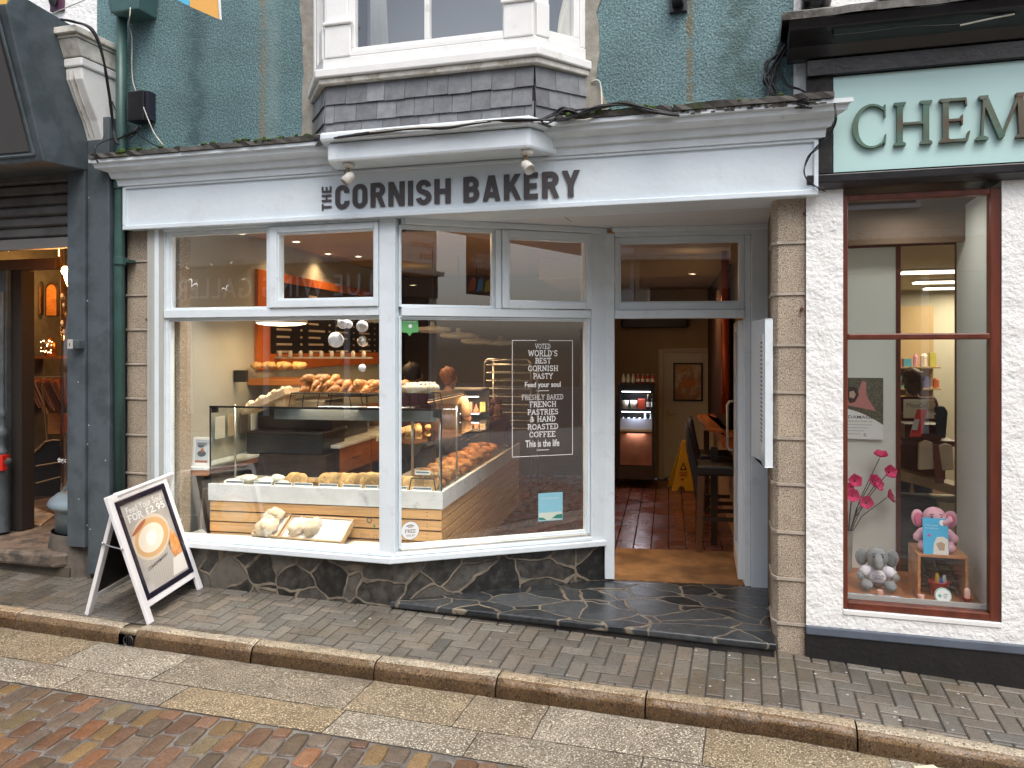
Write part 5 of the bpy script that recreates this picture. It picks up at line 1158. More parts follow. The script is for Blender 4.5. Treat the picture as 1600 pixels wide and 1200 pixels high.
for i in range(6):
    m = MB(put(fa0+.035+i*.072, fy+.05, z3_+.09)); m.tube([(0, 0, 0), (0, 0, .11), (0, 0, .13)], [.028, .028, .022], 10)
    if i == 0: cn0 = ob('drinks_can', m, flat('can_silver', (.5, .55, .62), .25, metal=.5), lab='leftmost silver drinks can in the bottom fridge shelf row', cat='can', grp='cans on the bottom fridge shelf', smooth=True)
    else: dup(cn0, put(fa0+.035+i*.072, fy+.05, z3_+.09), lab=ORD[i]+' silver drinks can from the left in the bottom fridge shelf row')
ob('fridge_front_panel', MB(I.M).box(fa0, fa1, fy-.006, fy-.001, .765, .90), flat('frosted', (.42, .46, .55), .3), fg)
# staff door, poster, air conditioner
dY = 10.9; d0 = I.inv(P(1037, 600, dY)); d1 = I.inv(P(1114, 600, dY))
dr_ = T('staff_door', 'cream internal door at the back of the shop, with a brass handle', 'door', I.M @ TR((d0.x+d1.x)/2, NB-.05, 0))
ob('door_leaf', MB(I.M).box(d0.x, d1.x, NB-.06, NB-.02, .02, Zp(551, 11)), flat('door_cream', (.62, .56, .42), .5), dr_, bev=.004)
m = MB(I.M); m.box(d0.x-.07, d0.x-.002, NB-.08, NB-.001, 0, Zp(551, 11)+.05); m.box(d1.x+.002, d1.x+.07, NB-.08, NB-.001, 0, Zp(551, 11)+.05); m.box(d0.x-.002, d1.x+.002, NB-.08, NB-.001, Zp(551, 11)+.003, Zp(551, 11)+.06); ob('door_frame', m, flat('door_cream2', (.58, .5, .36), .5), dr_, bev=.004)
m = MB(I.M); m.box(d0.x+.04, d0.x+.075, NB-.066, NB-.061, .78, .95); m.tube([(d0.x+.057, NB-.07, .9), (d0.x+.057, NB-.10, .9), (d0.x+.15, NB-.10, .9)], .008, 6); ob('door_handle', m, mk('brass', (.5, .33, .1), .3, metal=1), dr_)
q0 = I.inv(P(1052, 567, dY)); q1 = I.inv(P(1098, 627, dY)); za, zb_ = Zp(627, dY), Zp(567, dY)
po = T('framed_poster', 'dark framed orange poster hanging on the cream staff door', 'poster', I.M @ TR((q0.x+q1.x)/2, NB-.07, za))
m = MB(I.M); e = .022; m.box(q0.x, q0.x+e, NB-.085, NB-.062, za, zb_); m.box(q1.x-e, q1.x, NB-.085, NB-.062, za, zb_); m.box(q0.x+e, q1.x-e, NB-.085, NB-.062, za, za+e); m.box(q0.x+e, q1.x-e, NB-.085, NB-.062, zb_-e, zb_); ob('frame', m, BLK, po)
ob('print', MB(I.M).box(q0.x+e, q1.x-e, NB-.076, NB-.063, za+e, zb_-e), mk('orange_print', (.50, .26, .12), .5, .4, 5, col2=(.62, .50, .36), s2=6, lo=.5, hi=.6), po)
m = MB(I.M); m.ball((q0.x+q1.x)/2, NB-.078, (za+zb_)/2-.02, .10, .002, .06, 12); ob('printed_motif', m, flat('print_orange', (.60, .20, .05), .5), po)
ac = T('air_conditioner', 'long dark air conditioning unit high on the back wall', 'air conditioner', put(1.5, NB-.1, 2.3)); ob('unit_case', MB(I.M).box(1.05, 1.95, NB-.22, NB-.01, Zp(512, 10.8), Zp(499, 10.8)+.04), WDK, ac, bev=.02); ob('air_slot', MB(I.M).box(1.08, 1.92, NB-.223, NB-.2205, Zp(510, 10.8), Zp(507, 10.8)), BLK, ac)
# curtain wall, bar table, stool, warning sign, glass door leaf
cu = MB(I.M); n = 60; vv_ = []
for i in range(n+1):
    y = 1.9+3.2*i/n; o_ = .035*math.sin(i*1.25); vv_ += [(AE-.06+o_, y, .85), (AE-.06+o_, y, 2.6)]
cu.add(vv_, [(2*i, 2*i+1, 2*i+3, 2*i+2) for i in range(n)]); o = ob('long_curtain', cu, flat('brown_curtain', (.07, .03, .02), .8), lab='dark brown full-length curtain along the right wall of the shop', cat='curtain', smooth=True); o.modifiers.new('s', 'SOLIDIFY').thickness = .004
pp = MB(I.M).tube([(AE-.10, 1.75, 1.2), (AE-.10, 1.75, 2.7)], .035, 12); ob('copper_pipe', pp, mk('copper', (.50, .10, .03), .25, metal=.8), lab='shiny red copper pipe running up beside the curtain', cat='pipe', smooth=True)
tb = T('bar_table', 'high orange wood bar table against the curtain at the right', 'table', put(2.0, 2.9, 0))
ta = I.inv(P(1092, 652, 8.3)); zt_ = Zp(652, 8.6)
tp = MB(I.M); tp.prism([(ta.x, 3.3), (ta.x+.05, 1.9), (ta.x+.42, 1.45), (AE-.1, 1.45), (AE-.1, 3.5), (ta.x+.1, 3.5)], zt_-.04, zt_); ob('table_top', tp, mk('varnished_orange', (.40, .12, .03), .2, .2, 5), tb, bev=.008)
ob('apron', MB(I.M).box(ta.x+.3, AE-.12, 1.6, 3.3, zt_-.16, zt_-.042), ORG, tb)
for a, n_ in ((ta.x+.35, 1.7), (AE-.2, 1.7), (ta.x+.35, 3.2), (AE-.2, 3.2)): ob('leg', MB(I.M).box(a-.03, a+.03, n_-.03, n_+.03, .004, zt_-.162), WDK, tb)
for i in range(3):
    M = put(ta.x+.30+.13*i, 2.7-.1*i, zt_+.001); m = MB(M)
    m.lathe([(.03, 0), (.035, .02), (.04, .06), (.037, .06), (.03, .02), (.0001, .018)], 14) if i else m.box(-.05, .05, -.04, .04, 0, .10)
    ob(['menu_holder', 'cup', 'cup'][i], m, PAP, lab=['small white menu block standing on the bar table', 'white cup on the bar table, beside the menu block', 'white cup nearest the door on the bar table'][i], cat=['menu holder', 'cup', 'cup'][i])
stl = T('bar_stool', 'dark upholstered high-back bar stool with timber legs inside the doorway', 'stool', put(1.5, 1.7, 0))
def sp(px, py, Y): q = I.inv(P(px, py, Y)); return (q.x, q.y, q.z)
bkp = [sp(1069, 655, 7.9), sp(1075, 690, 7.85), sp(1083, 730, 7.8), sp(1084, 752, 7.75)]
m = MB(I.M)
prof_ = [(bkp[0][0]-.0, bkp[0][2]+.0), (bkp[1][0]-.03, bkp[1][2]), (bkp[2][0]-.03, bkp[2][2]), (bkp[3][0]-.01, bkp[3][2]-.02), (bkp[3][0]+.08, bkp[3][2]-.02), (bkp[2][0]+.05, bkp[2][2]), (bkp[1][0]+.04, bkp[1][2]), (bkp[0][0]+.03, bkp[0][2]+.02)]
m.prism(prof_, 1.40, 1.80, 'y'); ob('backrest', m, flat('dark_leather', (.022, .012, .010), .4), stl, bev=.015)
sx = bkp[3][0]; sz = .70
ob('seat', MB(I.M).box(sx+.0, sx+.50, 1.38, 1.82, sz-.02, sz+.07), flat('dark_leather2', (.014, .008, .007), .45), stl, bev=.02)
for (a, n_) in ((sx+.03, 1.41), (sx+.45, 1.41), (sx+.03, 1.79), (sx+.45, 1.79)): ob('leg', MB(I.M).hexa([(a-.03, n_-.02, .004), (a+.015, n_-.02, .004), (a+.015, n_+.02, .004), (a-.03, n_+.02, .004), (a-.02, n_-.025, sz-.022), (a+.04, n_-.025, sz-.022), (a+.04, n_+.025, sz-.022), (a-.02, n_+.025, sz-.022)]), mk('stool_leg_wood', (.13, .055, .02), .4, .2), stl)
for n_ in (1.41, 1.79): ob('stretcher', MB(I.M).box(sx+.05, sx+.42, n_-.012, n_+.012, .28, .315), WDK, stl)
st2 = dup(stl, MW[stl.name] @ Matrix.Translation((.05, .75, 0)), lab='second dark bar stool, hidden behind the one in the doorway')
fs = T('wet_floor_sign', 'yellow folding wet floor warning sign with black pictogram behind the stool', 'warning sign', Matrix.Translation(P(1068, 765, 9.9)))
s0, s1, s2_, s3 = P(1050, 767, 10.0), P(1078, 767, 10.0), P(1079, 692, 10.0), P(1065, 691, 10.0)
def quadslab(ps, th, mat, nm, par):
    m = MB(); off = Vector((0, th, 0)); m.add([tuple(p) for p in ps]+[tuple(p+off) for p in ps], [(0, 1, 2, 3), (7, 6, 5, 4), (0, 4, 5, 1), (1, 5, 6, 2), (2, 6, 7, 3), (3, 7, 4, 0)]); return ob(nm, m, mat, par)
s0.z = .02; s1.z = .02; YEL = flat('warning_yellow', (.55, .30, .02), .5)
bt_l = [P(1050, 767, 10), P(1058, 767, 10), P(1060, 762, 10), P(1064, 759, 10), P(1069, 761, 10), P(1071, 767, 10), P(1086, 767, 10), P(1082, 692, 10), P(1076, 688, 10), P(1067, 690, 10)]
m = MB(); nn_ = len(bt_l); 
for b_ in bt_l[:7]: b_.z = max(.006, b_.z-0.0)
m.add([tuple(p) for p in bt_l]+[tuple(p+Vector((0, .02, 0))) for p in bt_l], [tuple(range(nn_)), tuple(range(nn_, 2*nn_))[::-1]]+[(i, nn_+i, nn_+(i+1) % nn_, (i+1) % nn_) for i in range(nn_)]); ob('front_leaf', m, YEL, fs)
m = MB(); m.add([tuple(p+Vector((0, .05+(.25 if i < 7 else .0), 0))) for i, p in enumerate(bt_l)], [tuple(range(nn_))]); ob('rear_leaf', m, YEL, fs).modifiers.new('s', 'SOLIDIFY').thickness = .015
m = MB(); tri = [P(1062, 734, 9.99), P(1073, 734, 9.99), P(1068, 722, 9.99)]; m.add([tuple(p) for p in tri], [(0, 1, 2)]); ob('pictogram', m, BLK, fs)
m = MB(); tri = [P(1064.5, 732.5, 9.985), P(1070.5, 732.5, 9.985), P(1068, 725.5, 9.985)]; m.add([tuple(p) for p in tri], [(0, 1, 2)]); ob('pictogram_ground', m, YEL, fs)
m = MB()
for yy in (738, 741.5): m.add([tuple(P(x, y, 9.99)) for x, y in ((1061, yy), (1074, yy), (1074, yy+1.3), (1061, yy+1.3))], [(0, 3, 2, 1)])
m.ball(*P(1066, 749, 9.992), .022, .002, .014, 8); ob('printed_mark', m, flat('dull_red', (.30, .05, .01), .5), fs)
# open glass door leaf, swung inwards on the right
gd = T('entrance_door', 'white-framed glass entrance door standing open inwards on the right', 'door', D.M @ TR(1.05, .1, 0))
e1 = F.inv(D.at(1.045, .09, 0)); dp = [D.at(1.04, .09, 0), P(1150, 545, 6.92)]; ddir = (Vector((dp[1].x, dp[1].y, 0))-Vector((dp[0].x, dp[0].y, 0))); Lw = ddir.length; ddir.normalize()
MD = Matrix(((ddir.x, -ddir.y, 0, dp[0].x), (ddir.y, ddir.x, 0, dp[0].y), (0, 0, 1, 0), (0, 0, 0, 1)))
m = MB(MD); m.box(0, .07, -.02, .02, .012, 2.02); m.box(Lw-.07, Lw, -.02, .02, .012, 2.02); m.box(.07, Lw-.07, -.019, .019, .012, .14); m.box(.07, Lw-.07, -.019, .019, 1.94, 2.02); ob('door_leaf', m, WHT, gd, bev=.004)
ob('pane', MB(MD).box(.07, Lw-.07, -.003, .003, .14, 1.94), GLS, gd)
h0 = MB(MD); zt_, zb_ = Zp(627, 6.9), Zp(703, 6.9); h0.tube([(Lw-.04, .02, zt_), (Lw-.04, .055, zt_), (Lw-.04, .075, zt_-.03), (Lw-.04, .075, zb_+.03), (Lw-.04, .055, zb_), (Lw-.04, .02, zb_)], .010, 8)
ob('handle', h0, MTL, gd, smooth=True)
area('door_side_glow', I.at(1.5, 2.8, 2.55), 3, .4).name = 'seating_area_light'  # area light with no fixture, glows beside the door
# ================= left shop =================
ls = T('gift_shop_building', 'dark grey shop at the left edge with sloping canopy, roller shutter and amber-lit doorway', 'building', F.M @ TR(-6.5, 0, 0))
def L_ob(name, mb, mat, **k): return ob(name, mb, mat, k.pop('parent', ls), **k)
L_ob('upper_wall', MB(F.M).box(-10, -5.225, .0, .3, 3.2, 7.6), CWL)
zc0 = F.hit(70, 252, -.56)[1]; zc1 = F.hit(18, 8, -.85)[1]; cp = MB(F.M)
cp.prism([(-.12, F.hit(140, 268, -.12)[1]), (-.56, zc0), (-.88, zc1), (-.80, zc1+.12), (.0, zc1+.05), (0, 3.1)], -10, -5.17, 'x')
co = L_ob('canopy', cp, GRY, bev=.01)
bd = MB(F.M); bd.tube([(-5.24, -.578, zc0+.05), (-5.24, -.885, zc1-.05)], .012, 6); bd.tube([(-9.9, -.578, zc0+.05), (-5.24, -.578, zc0+.05)], .012, 6); ob('canopy_moulding', bd, GRY, co)
cb_ = MB(F.M).hexa([(-10, -.592, zc0+.075), (-5.27, -.592, zc0+.075), (-5.27, -.56, zc0+.07), (-10, -.56, zc0+.07), (-10, -.90, zc1-.05), (-5.27, -.90, zc1-.05), (-5.27, -.86, zc1-.05), (-10, -.86, zc1-.05)]); ob('canopy_front_panel', cb_, flat('taupe_panel', (.085, .082, .08), .5), co)
gch = MB(F.M); gch.box(-5.345, -5.175, -.175, .1, .235, 3.21); L_ob('shutter_channel', gch, GRY, bev=.004)
gch = MB(F.M); gch.box(-5.172, -4.965, -.15, .1, .02, 3.62); L_ob('pilaster', gch, GRY, bev=.008)
rv = MB(F.M)
for (px, py) in ((135, 308), (133, 470), (122, 597), (135, 665), (133, 695), (123, 780), (132, 822), (161, 720), (137, 828)):
    a, z = F.hit(px, py, -.176); rv.ball(a, -.176 if a < -5.18 else -.152, z, .006, .003, .006, 6)
L_ob('rivet', rv, WGR)
sl = MB(F.M); z = 2.70
while z < 3.2: sl.prism([(-.10, z), (-.125, z+.018), (-.125, z+.068), (-.10, z+.086)], -10, -5.34, 'x'); z += .088
L_ob('roller_shutter', sl, mk('shutter_slats', (.10, .095, .09), .65, .3, 5, col2=(.10, .05, .025), s2=6, lo=.62, hi=.7), bev=.003)
L_ob('shutter_backing', MB(F.M).box(-10, -5.34, -.06, .1, 2.64, 3.3), DRK)  # unseen backing added to block light through the slat gaps
L_ob('shutter_bar', MB(F.M).box(-10, -5.34, -.13, -.07, 2.61, 2.695), flat('shutter_bar_grey', (.17, .16, .15), .5), bev=.005)
L_ob('left_pier', MB(F.M).box(-10, -7.5, -.12, 3.6, -.2, 3.2), GRY)
# scroll bracket (corbel)
cbz = F.hit(122, 40, -.44)[1]; a0, a1 = -5.30, -5.0
cb = T('stone_corbel', 'weathered cream scroll bracket beside the grey canopy', 'corbel', F.M @ TR(-5.15, 0, 3.6))
m = MB(F.M); m.box(a0-.03, a1+.03, -.47, .0, cbz-.05, cbz); m.box(a0-.01, a1+.01, -.44, .0, cbz-.075, cbz-.052); m.prism([(-.43, cbz-.078), (-.38, cbz-.20), (0, cbz-.20), (0, cbz-.078)], a0, a1, 'x'); ob('cap', m, WHTW, cb, bev=.006)
m = MB(F.M); m.box(a0+.01, a1-.005, -.375, 0, cbz-.27, cbz-.203); m.prism([(-.36, cbz-.272), (-.35, cbz-.36), (-.28, cbz-.50), (-.20, cbz-.64), (-.14, cbz-.80), (-.08, cbz-.80), (0, cbz-.80), (0, cbz-.272)], a0+.02, a1-.02, 'x'); ob('scroll', m, WHT2, cb, bev=.012)
m = MB(F.M)
for i in range(4): m.prism([(-.362, cbz-.30), (-.356, cbz-.36), (-.288, cbz-.50), (-.208, cbz-.64), (-.155, cbz-.76), (-.13, cbz-.76), (-.18, cbz-.64), (-.26, cbz-.5), (-.33, cbz-.36), (-.33, cbz-.3)], a0+.06+.045*i, a0+.075+.045*i, 'x')
ob('fluting', m, WHTW, cb)
# lock box
kb_ = T('key_switch_box', 'small white-fronted key switch box on the grey shutter channel', 'switch box', F.M @ TR(-5.33, -.2, 1.8)); a, z = F.hit(119, 538, -.2)
ob('box', MB(F.M).box(a-.035, a+.06, -.235, -.176, z-.035, z+.035), GRY, kb_, bev=.006); ob('key_plate', MB(F.M).box(a-.045, a+.008, -.245, -.236, z-.037, z+.037), WGR, kb_, bev=.005); ob('keyhole', MB(F.M).box(a-.022, a-.016, -.2465, -.2455, z-.015, z+.01), BLK, kb_)
# porch: step, mat, interior
stp = MB(F.M); stp.prism([(-10, -.22), (-5.45, -.22), (-5.36, -.14), (-5.36, 2.6), (-10, 2.6)], .06, .175); L_ob('stone_step', stp, mk('worn_stone', (.17, .13, .095), .6, .4, 5, .6, 40, col2=(.07, .06, .05), s2=7), bev=.025)
L_ob('step_riser', MB(F.M).box(-10, -5.34, -.16, .3, -.2, .058), mk('damp_stone', (.09, .075, .055), .6, .4, 6, .6, 30))
L_ob('stone_base', MB(F.M).prism([(-5.42, -.02), (-5.36, -.10), (-5.175, -.11), (-5.175, .3), (-5.42, .3)], -.1, .27), mk('damp_stone2', (.10, .09, .08), .7, .4, 6, .6, 30), bev=.02)
m = MB(); c4 = [P(-60, 822, 7.2), P(66, 820, 7.2), P(85, 800, 7.6), P(20, 783, 8.2), P(-90, 785, 8.2)]
c4 = [P(x, y, (Hc-.178)/(y-545)*FC) for x, y in ((-60, 820), (64, 822), (86, 806), (22, 784), (-60, 785))]
m.add([tuple(p+Vector((0, 0, .012))) for p in c4]+[tuple(p) for p in c4], [(0, 1, 2, 3, 4)]+[(i, i+5, (i+1) % 5+5, (i+1) % 5) for i in range(5)]); ob('doormat', m, MAT2, lab='pale beige patterned doormat on the stone step of the grey shop', cat='doormat')
# interior shell
wr = flat('amber_wall', (.20, .075, .022), .8); m = MB(F.M); m.box(-10, -5.03, 3.6, 3.7, 0, 3.3); m.box(-5.10, -5.03, .1, 3.6, .0, 3.3); m.box(-10, -5.0, .1, 3.6, 2.9, 3.0); L_ob('interior_wall', m, wr)
m = MB(F.M); m.box(-10, -5.05, 2.6, 3.6, .1, .176); L_ob('interior_floor', m, WDK)
pst = [(7, 45)]
a, _ = F.hit(-8, 500, .3); b, _ = F.hit(30, 500, .3); L_ob('door_frame', MB(F.M).box(a, b-.12, .28, .42, .18, 2.50), GRY, bev=.008); L_ob('door_frame', MB(F.M).box(b-.115, b, .32, .46, .18, 2.5), DRK, bev=.006)
m = MB(F.M); m.box(-10, F.hit(90, 400, .3)[0], .28, .40, 2.50, 2.59); L_ob('door_head', m, mk('brown_head', (.09, .045, .02), .5), bev=.006)  # door head in one plain brown
cx_, cy_ = a+.0, .28; m = MB(F.M @ TR(F.hit(3, 500, .2)[0], .2, 0)); m.lathe([(.035, .86), (.05, .88), (.05, .90), (.03, .93), (.028, 1.0), (.045, 1.03), (.05, 1.06), (.045, 1.09), (.03, 1.12), (.028, 1.2), (.04, 1.22), (.03, 1.25), (.022, 1.3), (.022, 2.3)], 14); m.lathe([(.06, .2), (.06, .78), (.075, .80), (.075, .83), (.04, .86)], 16); L_ob('turned_column', m, GRY, smooth=True)
# curved glass shop window with lettering and sill
CC = (-5.42, .22); rg = .28
m = MB(F.M @ TR(CC[0], CC[1], 0)); m.lathe([(rg, .62), (rg, 2.60)], 20, a0=R(60), a1=R(300)); L_ob('curved_glass', m, glass_mat('curved_glass', (.9, .85, .75), 1.7), smooth=True).modifiers.new('s', 'SOLIDIFY').thickness = .005
m = MB(F.M @ TR(CC[0], CC[1], 0)); m.lathe([(rg-.02, .62), (rg+.03, .60), (rg+.08, .56), (rg+.10, .52), (rg+.09, .50), (rg+.05, .475), (rg+.04, .46), (rg+.04, .30), (rg-.1, .30)], 24); L_ob('curved_sill', m, GRYL, smooth=True)
m = MB(F.M @ TR(CC[0], CC[1], 0)); m.lathe([(rg+.07, .30), (rg+.09, .20), (rg+.10, -.05)], 20, ); L_ob('curved_plinth', m, mk('damp_stone3', (.12, .10, .08), .7, .4, 6, .6, 30), smooth=True)
m = MB(F.M @ TR(CC[0], CC[1], 0)); m.lathe([(rg-.01, .60), (.001, .605)], 20, ); L_ob('window_bed', m, mk('tan_bed', (.5, .36, .2), .7))  # window bed in one plain tan
a, z = F.hit(94, 718, -.05); m = MB(); fit(m, text_raw('ting.c', .02), .085, .05, F.face(a, -.075, z-.03)); L_ob('window_lettering', m, DEC)
# things in the amber shop
def Lp(px, py, Y): return P(px, py, Y)
for k, (px, py, wpx, h1) in enumerate(((55, 466, 15, 48), (80, 470, 15, 46))):
    Y = 8.6; c = P(px, py, Y); w2 = wpx/2*Y/FC; h2 = h1/2*Y/FC; M = Matrix.Translation(c); t = T('arched_mirror', ['left', 'right'][k]+' one of two arched dark-framed mirrors glowing amber in the grey shop', 'mirror', Matrix.Translation((c.x, c.y, c.z-h2)))
    arch = [(-w2, -h2), (w2, -h2)]+[(w2*math.cos(R(i*20)), h2-w2+w2*1.3*math.sin(R(i*20))) for i in range(10)]
    big = [(x*1.35, z*1.12+.01) for x, z in arch]; ob('frame', MB(M).prism(big, .01, .04, 'y'), WDK, t, bev=.004); ob('mirror_glass', MB(M).prism(arch, 0, .0095, 'y'), mk('amber_reflection', (.75, .34, .10), .25, .35, 9, metal=.2, stretch=(1, 1, 5)), t)  # amber light in the mirrors is put into the glass colour
sh_ = T('display_shelf', 'lit timber shelf with a sparkling lantern in the grey shop', 'shelf', P(70, 560, 8.4)); m = MB(); c = P(70, 558, 8.4); m.box(c.x-.16, c.x+.16, c.y-.02, c.y+.25, c.z-.015, c.z+.01); m.box(c.x-.16, c.x+.16, c.y-.02, c.y+.25, c.z-.36, c.z-.34); ob('shelf_board', m, WOK, sh_)
m = MB(Matrix.Translation(c+Vector((0, .1, .012)))); m.lathe([(.05, 0), (.07, .06), (.06, .14), (.03, .19), (.001, .20)], 14); o = ob('sparkling_lantern', m, mk('pierced_brass', (.35, .17, .05), .3, metal=.8), lab='small beaded lantern sparkling on the shelf of the grey shop', cat='lantern', smooth=True)
m = MB(); rr = random.Random(5)
for i in range(22):
    q = c+Vector((rr.uniform(-.06, .06), .03, .03+rr.uniform(0, .15))); m.ball(q.x, q.y, q.z, .006, n=6)
ob('sparkle_beads', m, lamp_mat('bead_glow', (1, .7, .4), 4), o)  # the lantern's sparkle is put in as emission on the beads
cl_c = [(.30, .10, .04), (.22, .07, .03), (.35, .16, .06), (.16, .05, .03), (.28, .12, .05), (.12, .04, .03), (.33, .13, .05), (.20, .06, .03)]
rk = T('clothes_rail', 'brass clothes rail in the amber-lit doorway', 'rail', P(70, 600, 7.9)); m = MB(); m.tube([P(44, 590, 7.9), P(98, 588, 7.9)], .008, 6); m.tube([P(98, 588, 7.9), P(98, 780, 7.9)], .01, 6); m.tube([P(66, 600, 7.7), P(70, 640, 7.7), P(74, 690, 7.7)], .010, 6); ob('rail', m, mk('brass_rail', (.5, .33, .15), .3, metal=.9), rk)
for i in range(8):
    p0 = P(46+6.4*i, 590, 7.9); m = MB(Matrix.Translation(p0)); n = 8; vv_ = []
    for j in range(n+1):
        x = .012*math.sin(j*1.9+i); vv_ += [(x-.02+.07*(j/n-.2), .03*j, -.01-.05*abs(j/n-.5)), (x+.09, .03*j+.02, -.30-.03*(i % 3))]
    m.add(vv_, [(2*j, 2*j+1, 2*j+3, 2*j+2) for j in range(n)]); o = ob('hanging_garment', m, mk('garment', cl_c[i], .8, .2), lab=ORD[i]+' russet garment from the left on the brass rail', cat='garment', grp='garments on the brass rail'); o.modifiers.new('s', 'SOLIDIFY').thickness = .02
hb = T('carved_bench', 'dark carved wooden bench with a curved gilt-edged top inside the grey shop', 'bench', Matrix.Translation(P(68, 790, 8.0)))
pr = [P(x, y, 7.7) for x, y in ((38, 775), (38, 712), (52, 708), (62, 700), (72, 690), (84, 687), (94, 688), (94, 775))]
m = MB(); m.add([tuple(p) for p in pr]+[tuple(p+Vector((0, .05, 0))) for p in pr], [tuple(range(8)), tuple(range(8, 16))[::-1]]+[(i, 8+i, 8+(i+1) % 8, (i+1) % 8) for i in range(8)]); ob('back_panel', m, BLK, hb)
m = MB(); m.tube([p+Vector((0, -.01, 0)) for p in pr[2:7]], [.012, .014, .010, .008, .006], 6); m.tube([P(56, 728, 7.65), P(94, 722, 7.65)], .007, 5); m.tube([P(56, 755, 7.65), P(94, 745, 7.65)], .007, 5); ob('gilt_edge', m, mk('gilt', (.40, .24, .11), .4, metal=.5), hb)
o = MB(); q0, q1 = P(74, 640, 8.2), P(94, 678, 8.2); o.box(q0.x, q1.x, 8.2, 8.5, q1.z, q0.z); ob('wooden_chest', o, WOK, lab='small orange-brown wooden chest standing under the garments', cat='chest', bev=.004)
# red parcel left edge, fairy lights and the bulb
m = MB(); q0, q1 = P(-8, 712, 6.9), P(4, 736, 6.9); m.box(q0.x, q1.x, 6.9, 7.0, q1.z, q0.z); ob('red_parcel', m, flat('parcel_red', (.55, .02, .01), .5), lab='small bright red parcel at the extreme left of the picture', cat='parcel', bev=.004)
fl_ = T('fairy_lights', 'string of tiny amber fairy lights along the top of the grey shop doorway', 'string lights', Matrix.Translation(P(60, 388, 6.7)))
pts = [P(6+7.5*i, 391-.75*i+(1.5 if i % 2 else 0), 6.62-.015*i) for i in range(13)]+[P(92, 384+3*i, 6.44) for i in range(6)]
ob('wire', MB().tube(pts, .0018, 5), CBL, fl_); m = MB()
for p in pts: m.ball(p.x, p.y, p.z, .005, n=6)
ob('bulbs', m, lamp_mat('fairy_glow', (1, .62, .18), 9), fl_)
bp_ = P(102, 423, 6.55); bl = T('filament_bulb', 'glowing round light bulb behind the curved shop window', 'lamp', Matrix.Translation(bp_)); ob('bulb_glass', MB().ball(bp_.x, bp_.y, bp_.z, .030, rz=.038), lamp_mat('bulb_glow', (1, .72, .36), 30), bl, smooth=True); ob('bulb_cap', MB().tube([bp_+Vector((0, 0, .035)), bp_+Vector((0, 0, .08)), bp_+Vector((0, 0, .5))], [.014, .014, .003], 8), MTD, bl)
point('bulb_light', bp_+Vector((-.06, -.05, 0)), 5, .04, (1, .42, .12), bl); point('shop_lamp', F.at(-5.9, 2.2, 2.4), 40, .1, (1, .40, .10)); point('mirror_lamp', P(60, 430, 8.2), 8, .05, (1, .42, .1))
for i in range(5):
    p = P(97+3*(i % 3), 460+14*i, 6.5); m = MB(Matrix.Translation(p)); m.lathe([(.001, -.045), (.014, -.02), (.010, 0), (.003, .01)], 8)
    ob('glass_pendant', m, mk('amber_glass', (.75, .42, .16), .15, metal=.4), lab=ORD[i]+' amber glass drop down behind the curved shop window', cat='ornament', grp='glass drops behind the curved window')

# ================= chemist =================
ch = T('chemist_building', 'white roughcast chemist shop with mint sign, brown window frame and black plinth', 'building', F.M @ TR(2.5, 0, -.1))
def C_ob(name, mb, mat, **k): return ob(name, mb, mat, k.pop('parent', ch), **k)
wa0, wa1, wz0, wz1 = .385, 1.238, .215, 2.735; EX = 5.5
m = MB(F.M); m.box(.174, wa0, -.03, .3, .10, 2.775); m.box(wa1, EX, -.03, .3, .10, 2.775); m.box(wa0, wa1, -.03, .3, .10, .195); m.box(.102, EX, -.01, .3, 3.36, 7.6); C_ob('wall', m, CWL)
m = MB(F.M); m.box(wa0, wa1+.0, -.037, .02, .185, .214); C_ob('window_sill', m, WHT2, bev=.004)
m = MB(F.M); m.box(.172, EX, -.045, .3, .045, .099); C_ob('plinth_cap', m, flat('slate_blue_paint', (.10, .12, .155), .45, var=.2, vs=5), bev=.008)
C_ob('black_plinth', MB(F.M).box(.172, EX, -.035, .3, -1.2, .044), mk('black_plinth_paint', (.012, .011, .011), .5, .3, 8, .6, 30))
m = MB(F.M); m.prism([(-.05, 2.86), (-.12, 2.85), (-.12, 2.80), (-.07, 2.775), (-.03, 2.772), (.2, 2.772), (.2, 2.86)], .172, EX, 'x'); C_ob('black_moulding', m, BLK, bev=.005)
C_ob('fascia_back', MB(F.M).box(.172, EX, -.06, .3, 2.862, 3.60), BLK)
sg = C_ob('mint_sign_panel', MB(F.M).box(.325, EX, -.085, -.062, 2.865, 3.44), SGN)
m = MB(F.M); m.box(.172, EX, -.12, -.062, 3.445, 3.545); C_ob('black_frieze', m, BLK, bev=.005)
m = MB(F.M); m.prism([(-.06, 3.548), (-.14, 3.548), (-.20, 3.60), (-.34, 3.655), (-.36, 3.70), (-.36, 3.71), (-.06, 3.71)], .06, EX, 'x'); C_ob('black_cornice', m, BLK, bev=.004)
m = MB(F.M); n = 60; vv_ = []; rr = random.Random(9)
for i in range(n+1):
    a = .02+(EX-.02)*i/n; d = .01*math.sin(i*.9)+rr.uniform(-.006, .006); vv_ += [(a, -.375+d, 3.705), (a, -.385+d, 3.745), (a, -.30, 3.775+d), (a, 0, 3.80), (a, 0, 3.711)]
m.add(vv_, [(i*5+j, (i+1)*5+j, (i+1)*5+j+1, i*5+j+1) for i in range(n) for j in range(4)]+[(0, 1, 2, 3, 4)]); C_ob('lead_capping', m, mk('pale_lead', (.28, .27, .25), .5, .4, 6, .4, 25, col2=(.08, .07, .06), s2=5))
m = MB(F.M); m.box(.75, EX, -.06, -.012, 3.80, 3.86); C_ob('dark_ledge', m, BLKM)
a_, z_ = F.hit(1560, 10, -.05); C_ob('corner_block', MB(F.M).box(a_, EX, -.10, -.012, 3.87, 3.98), flat('grey_block', (.16, .15, .18), .7))
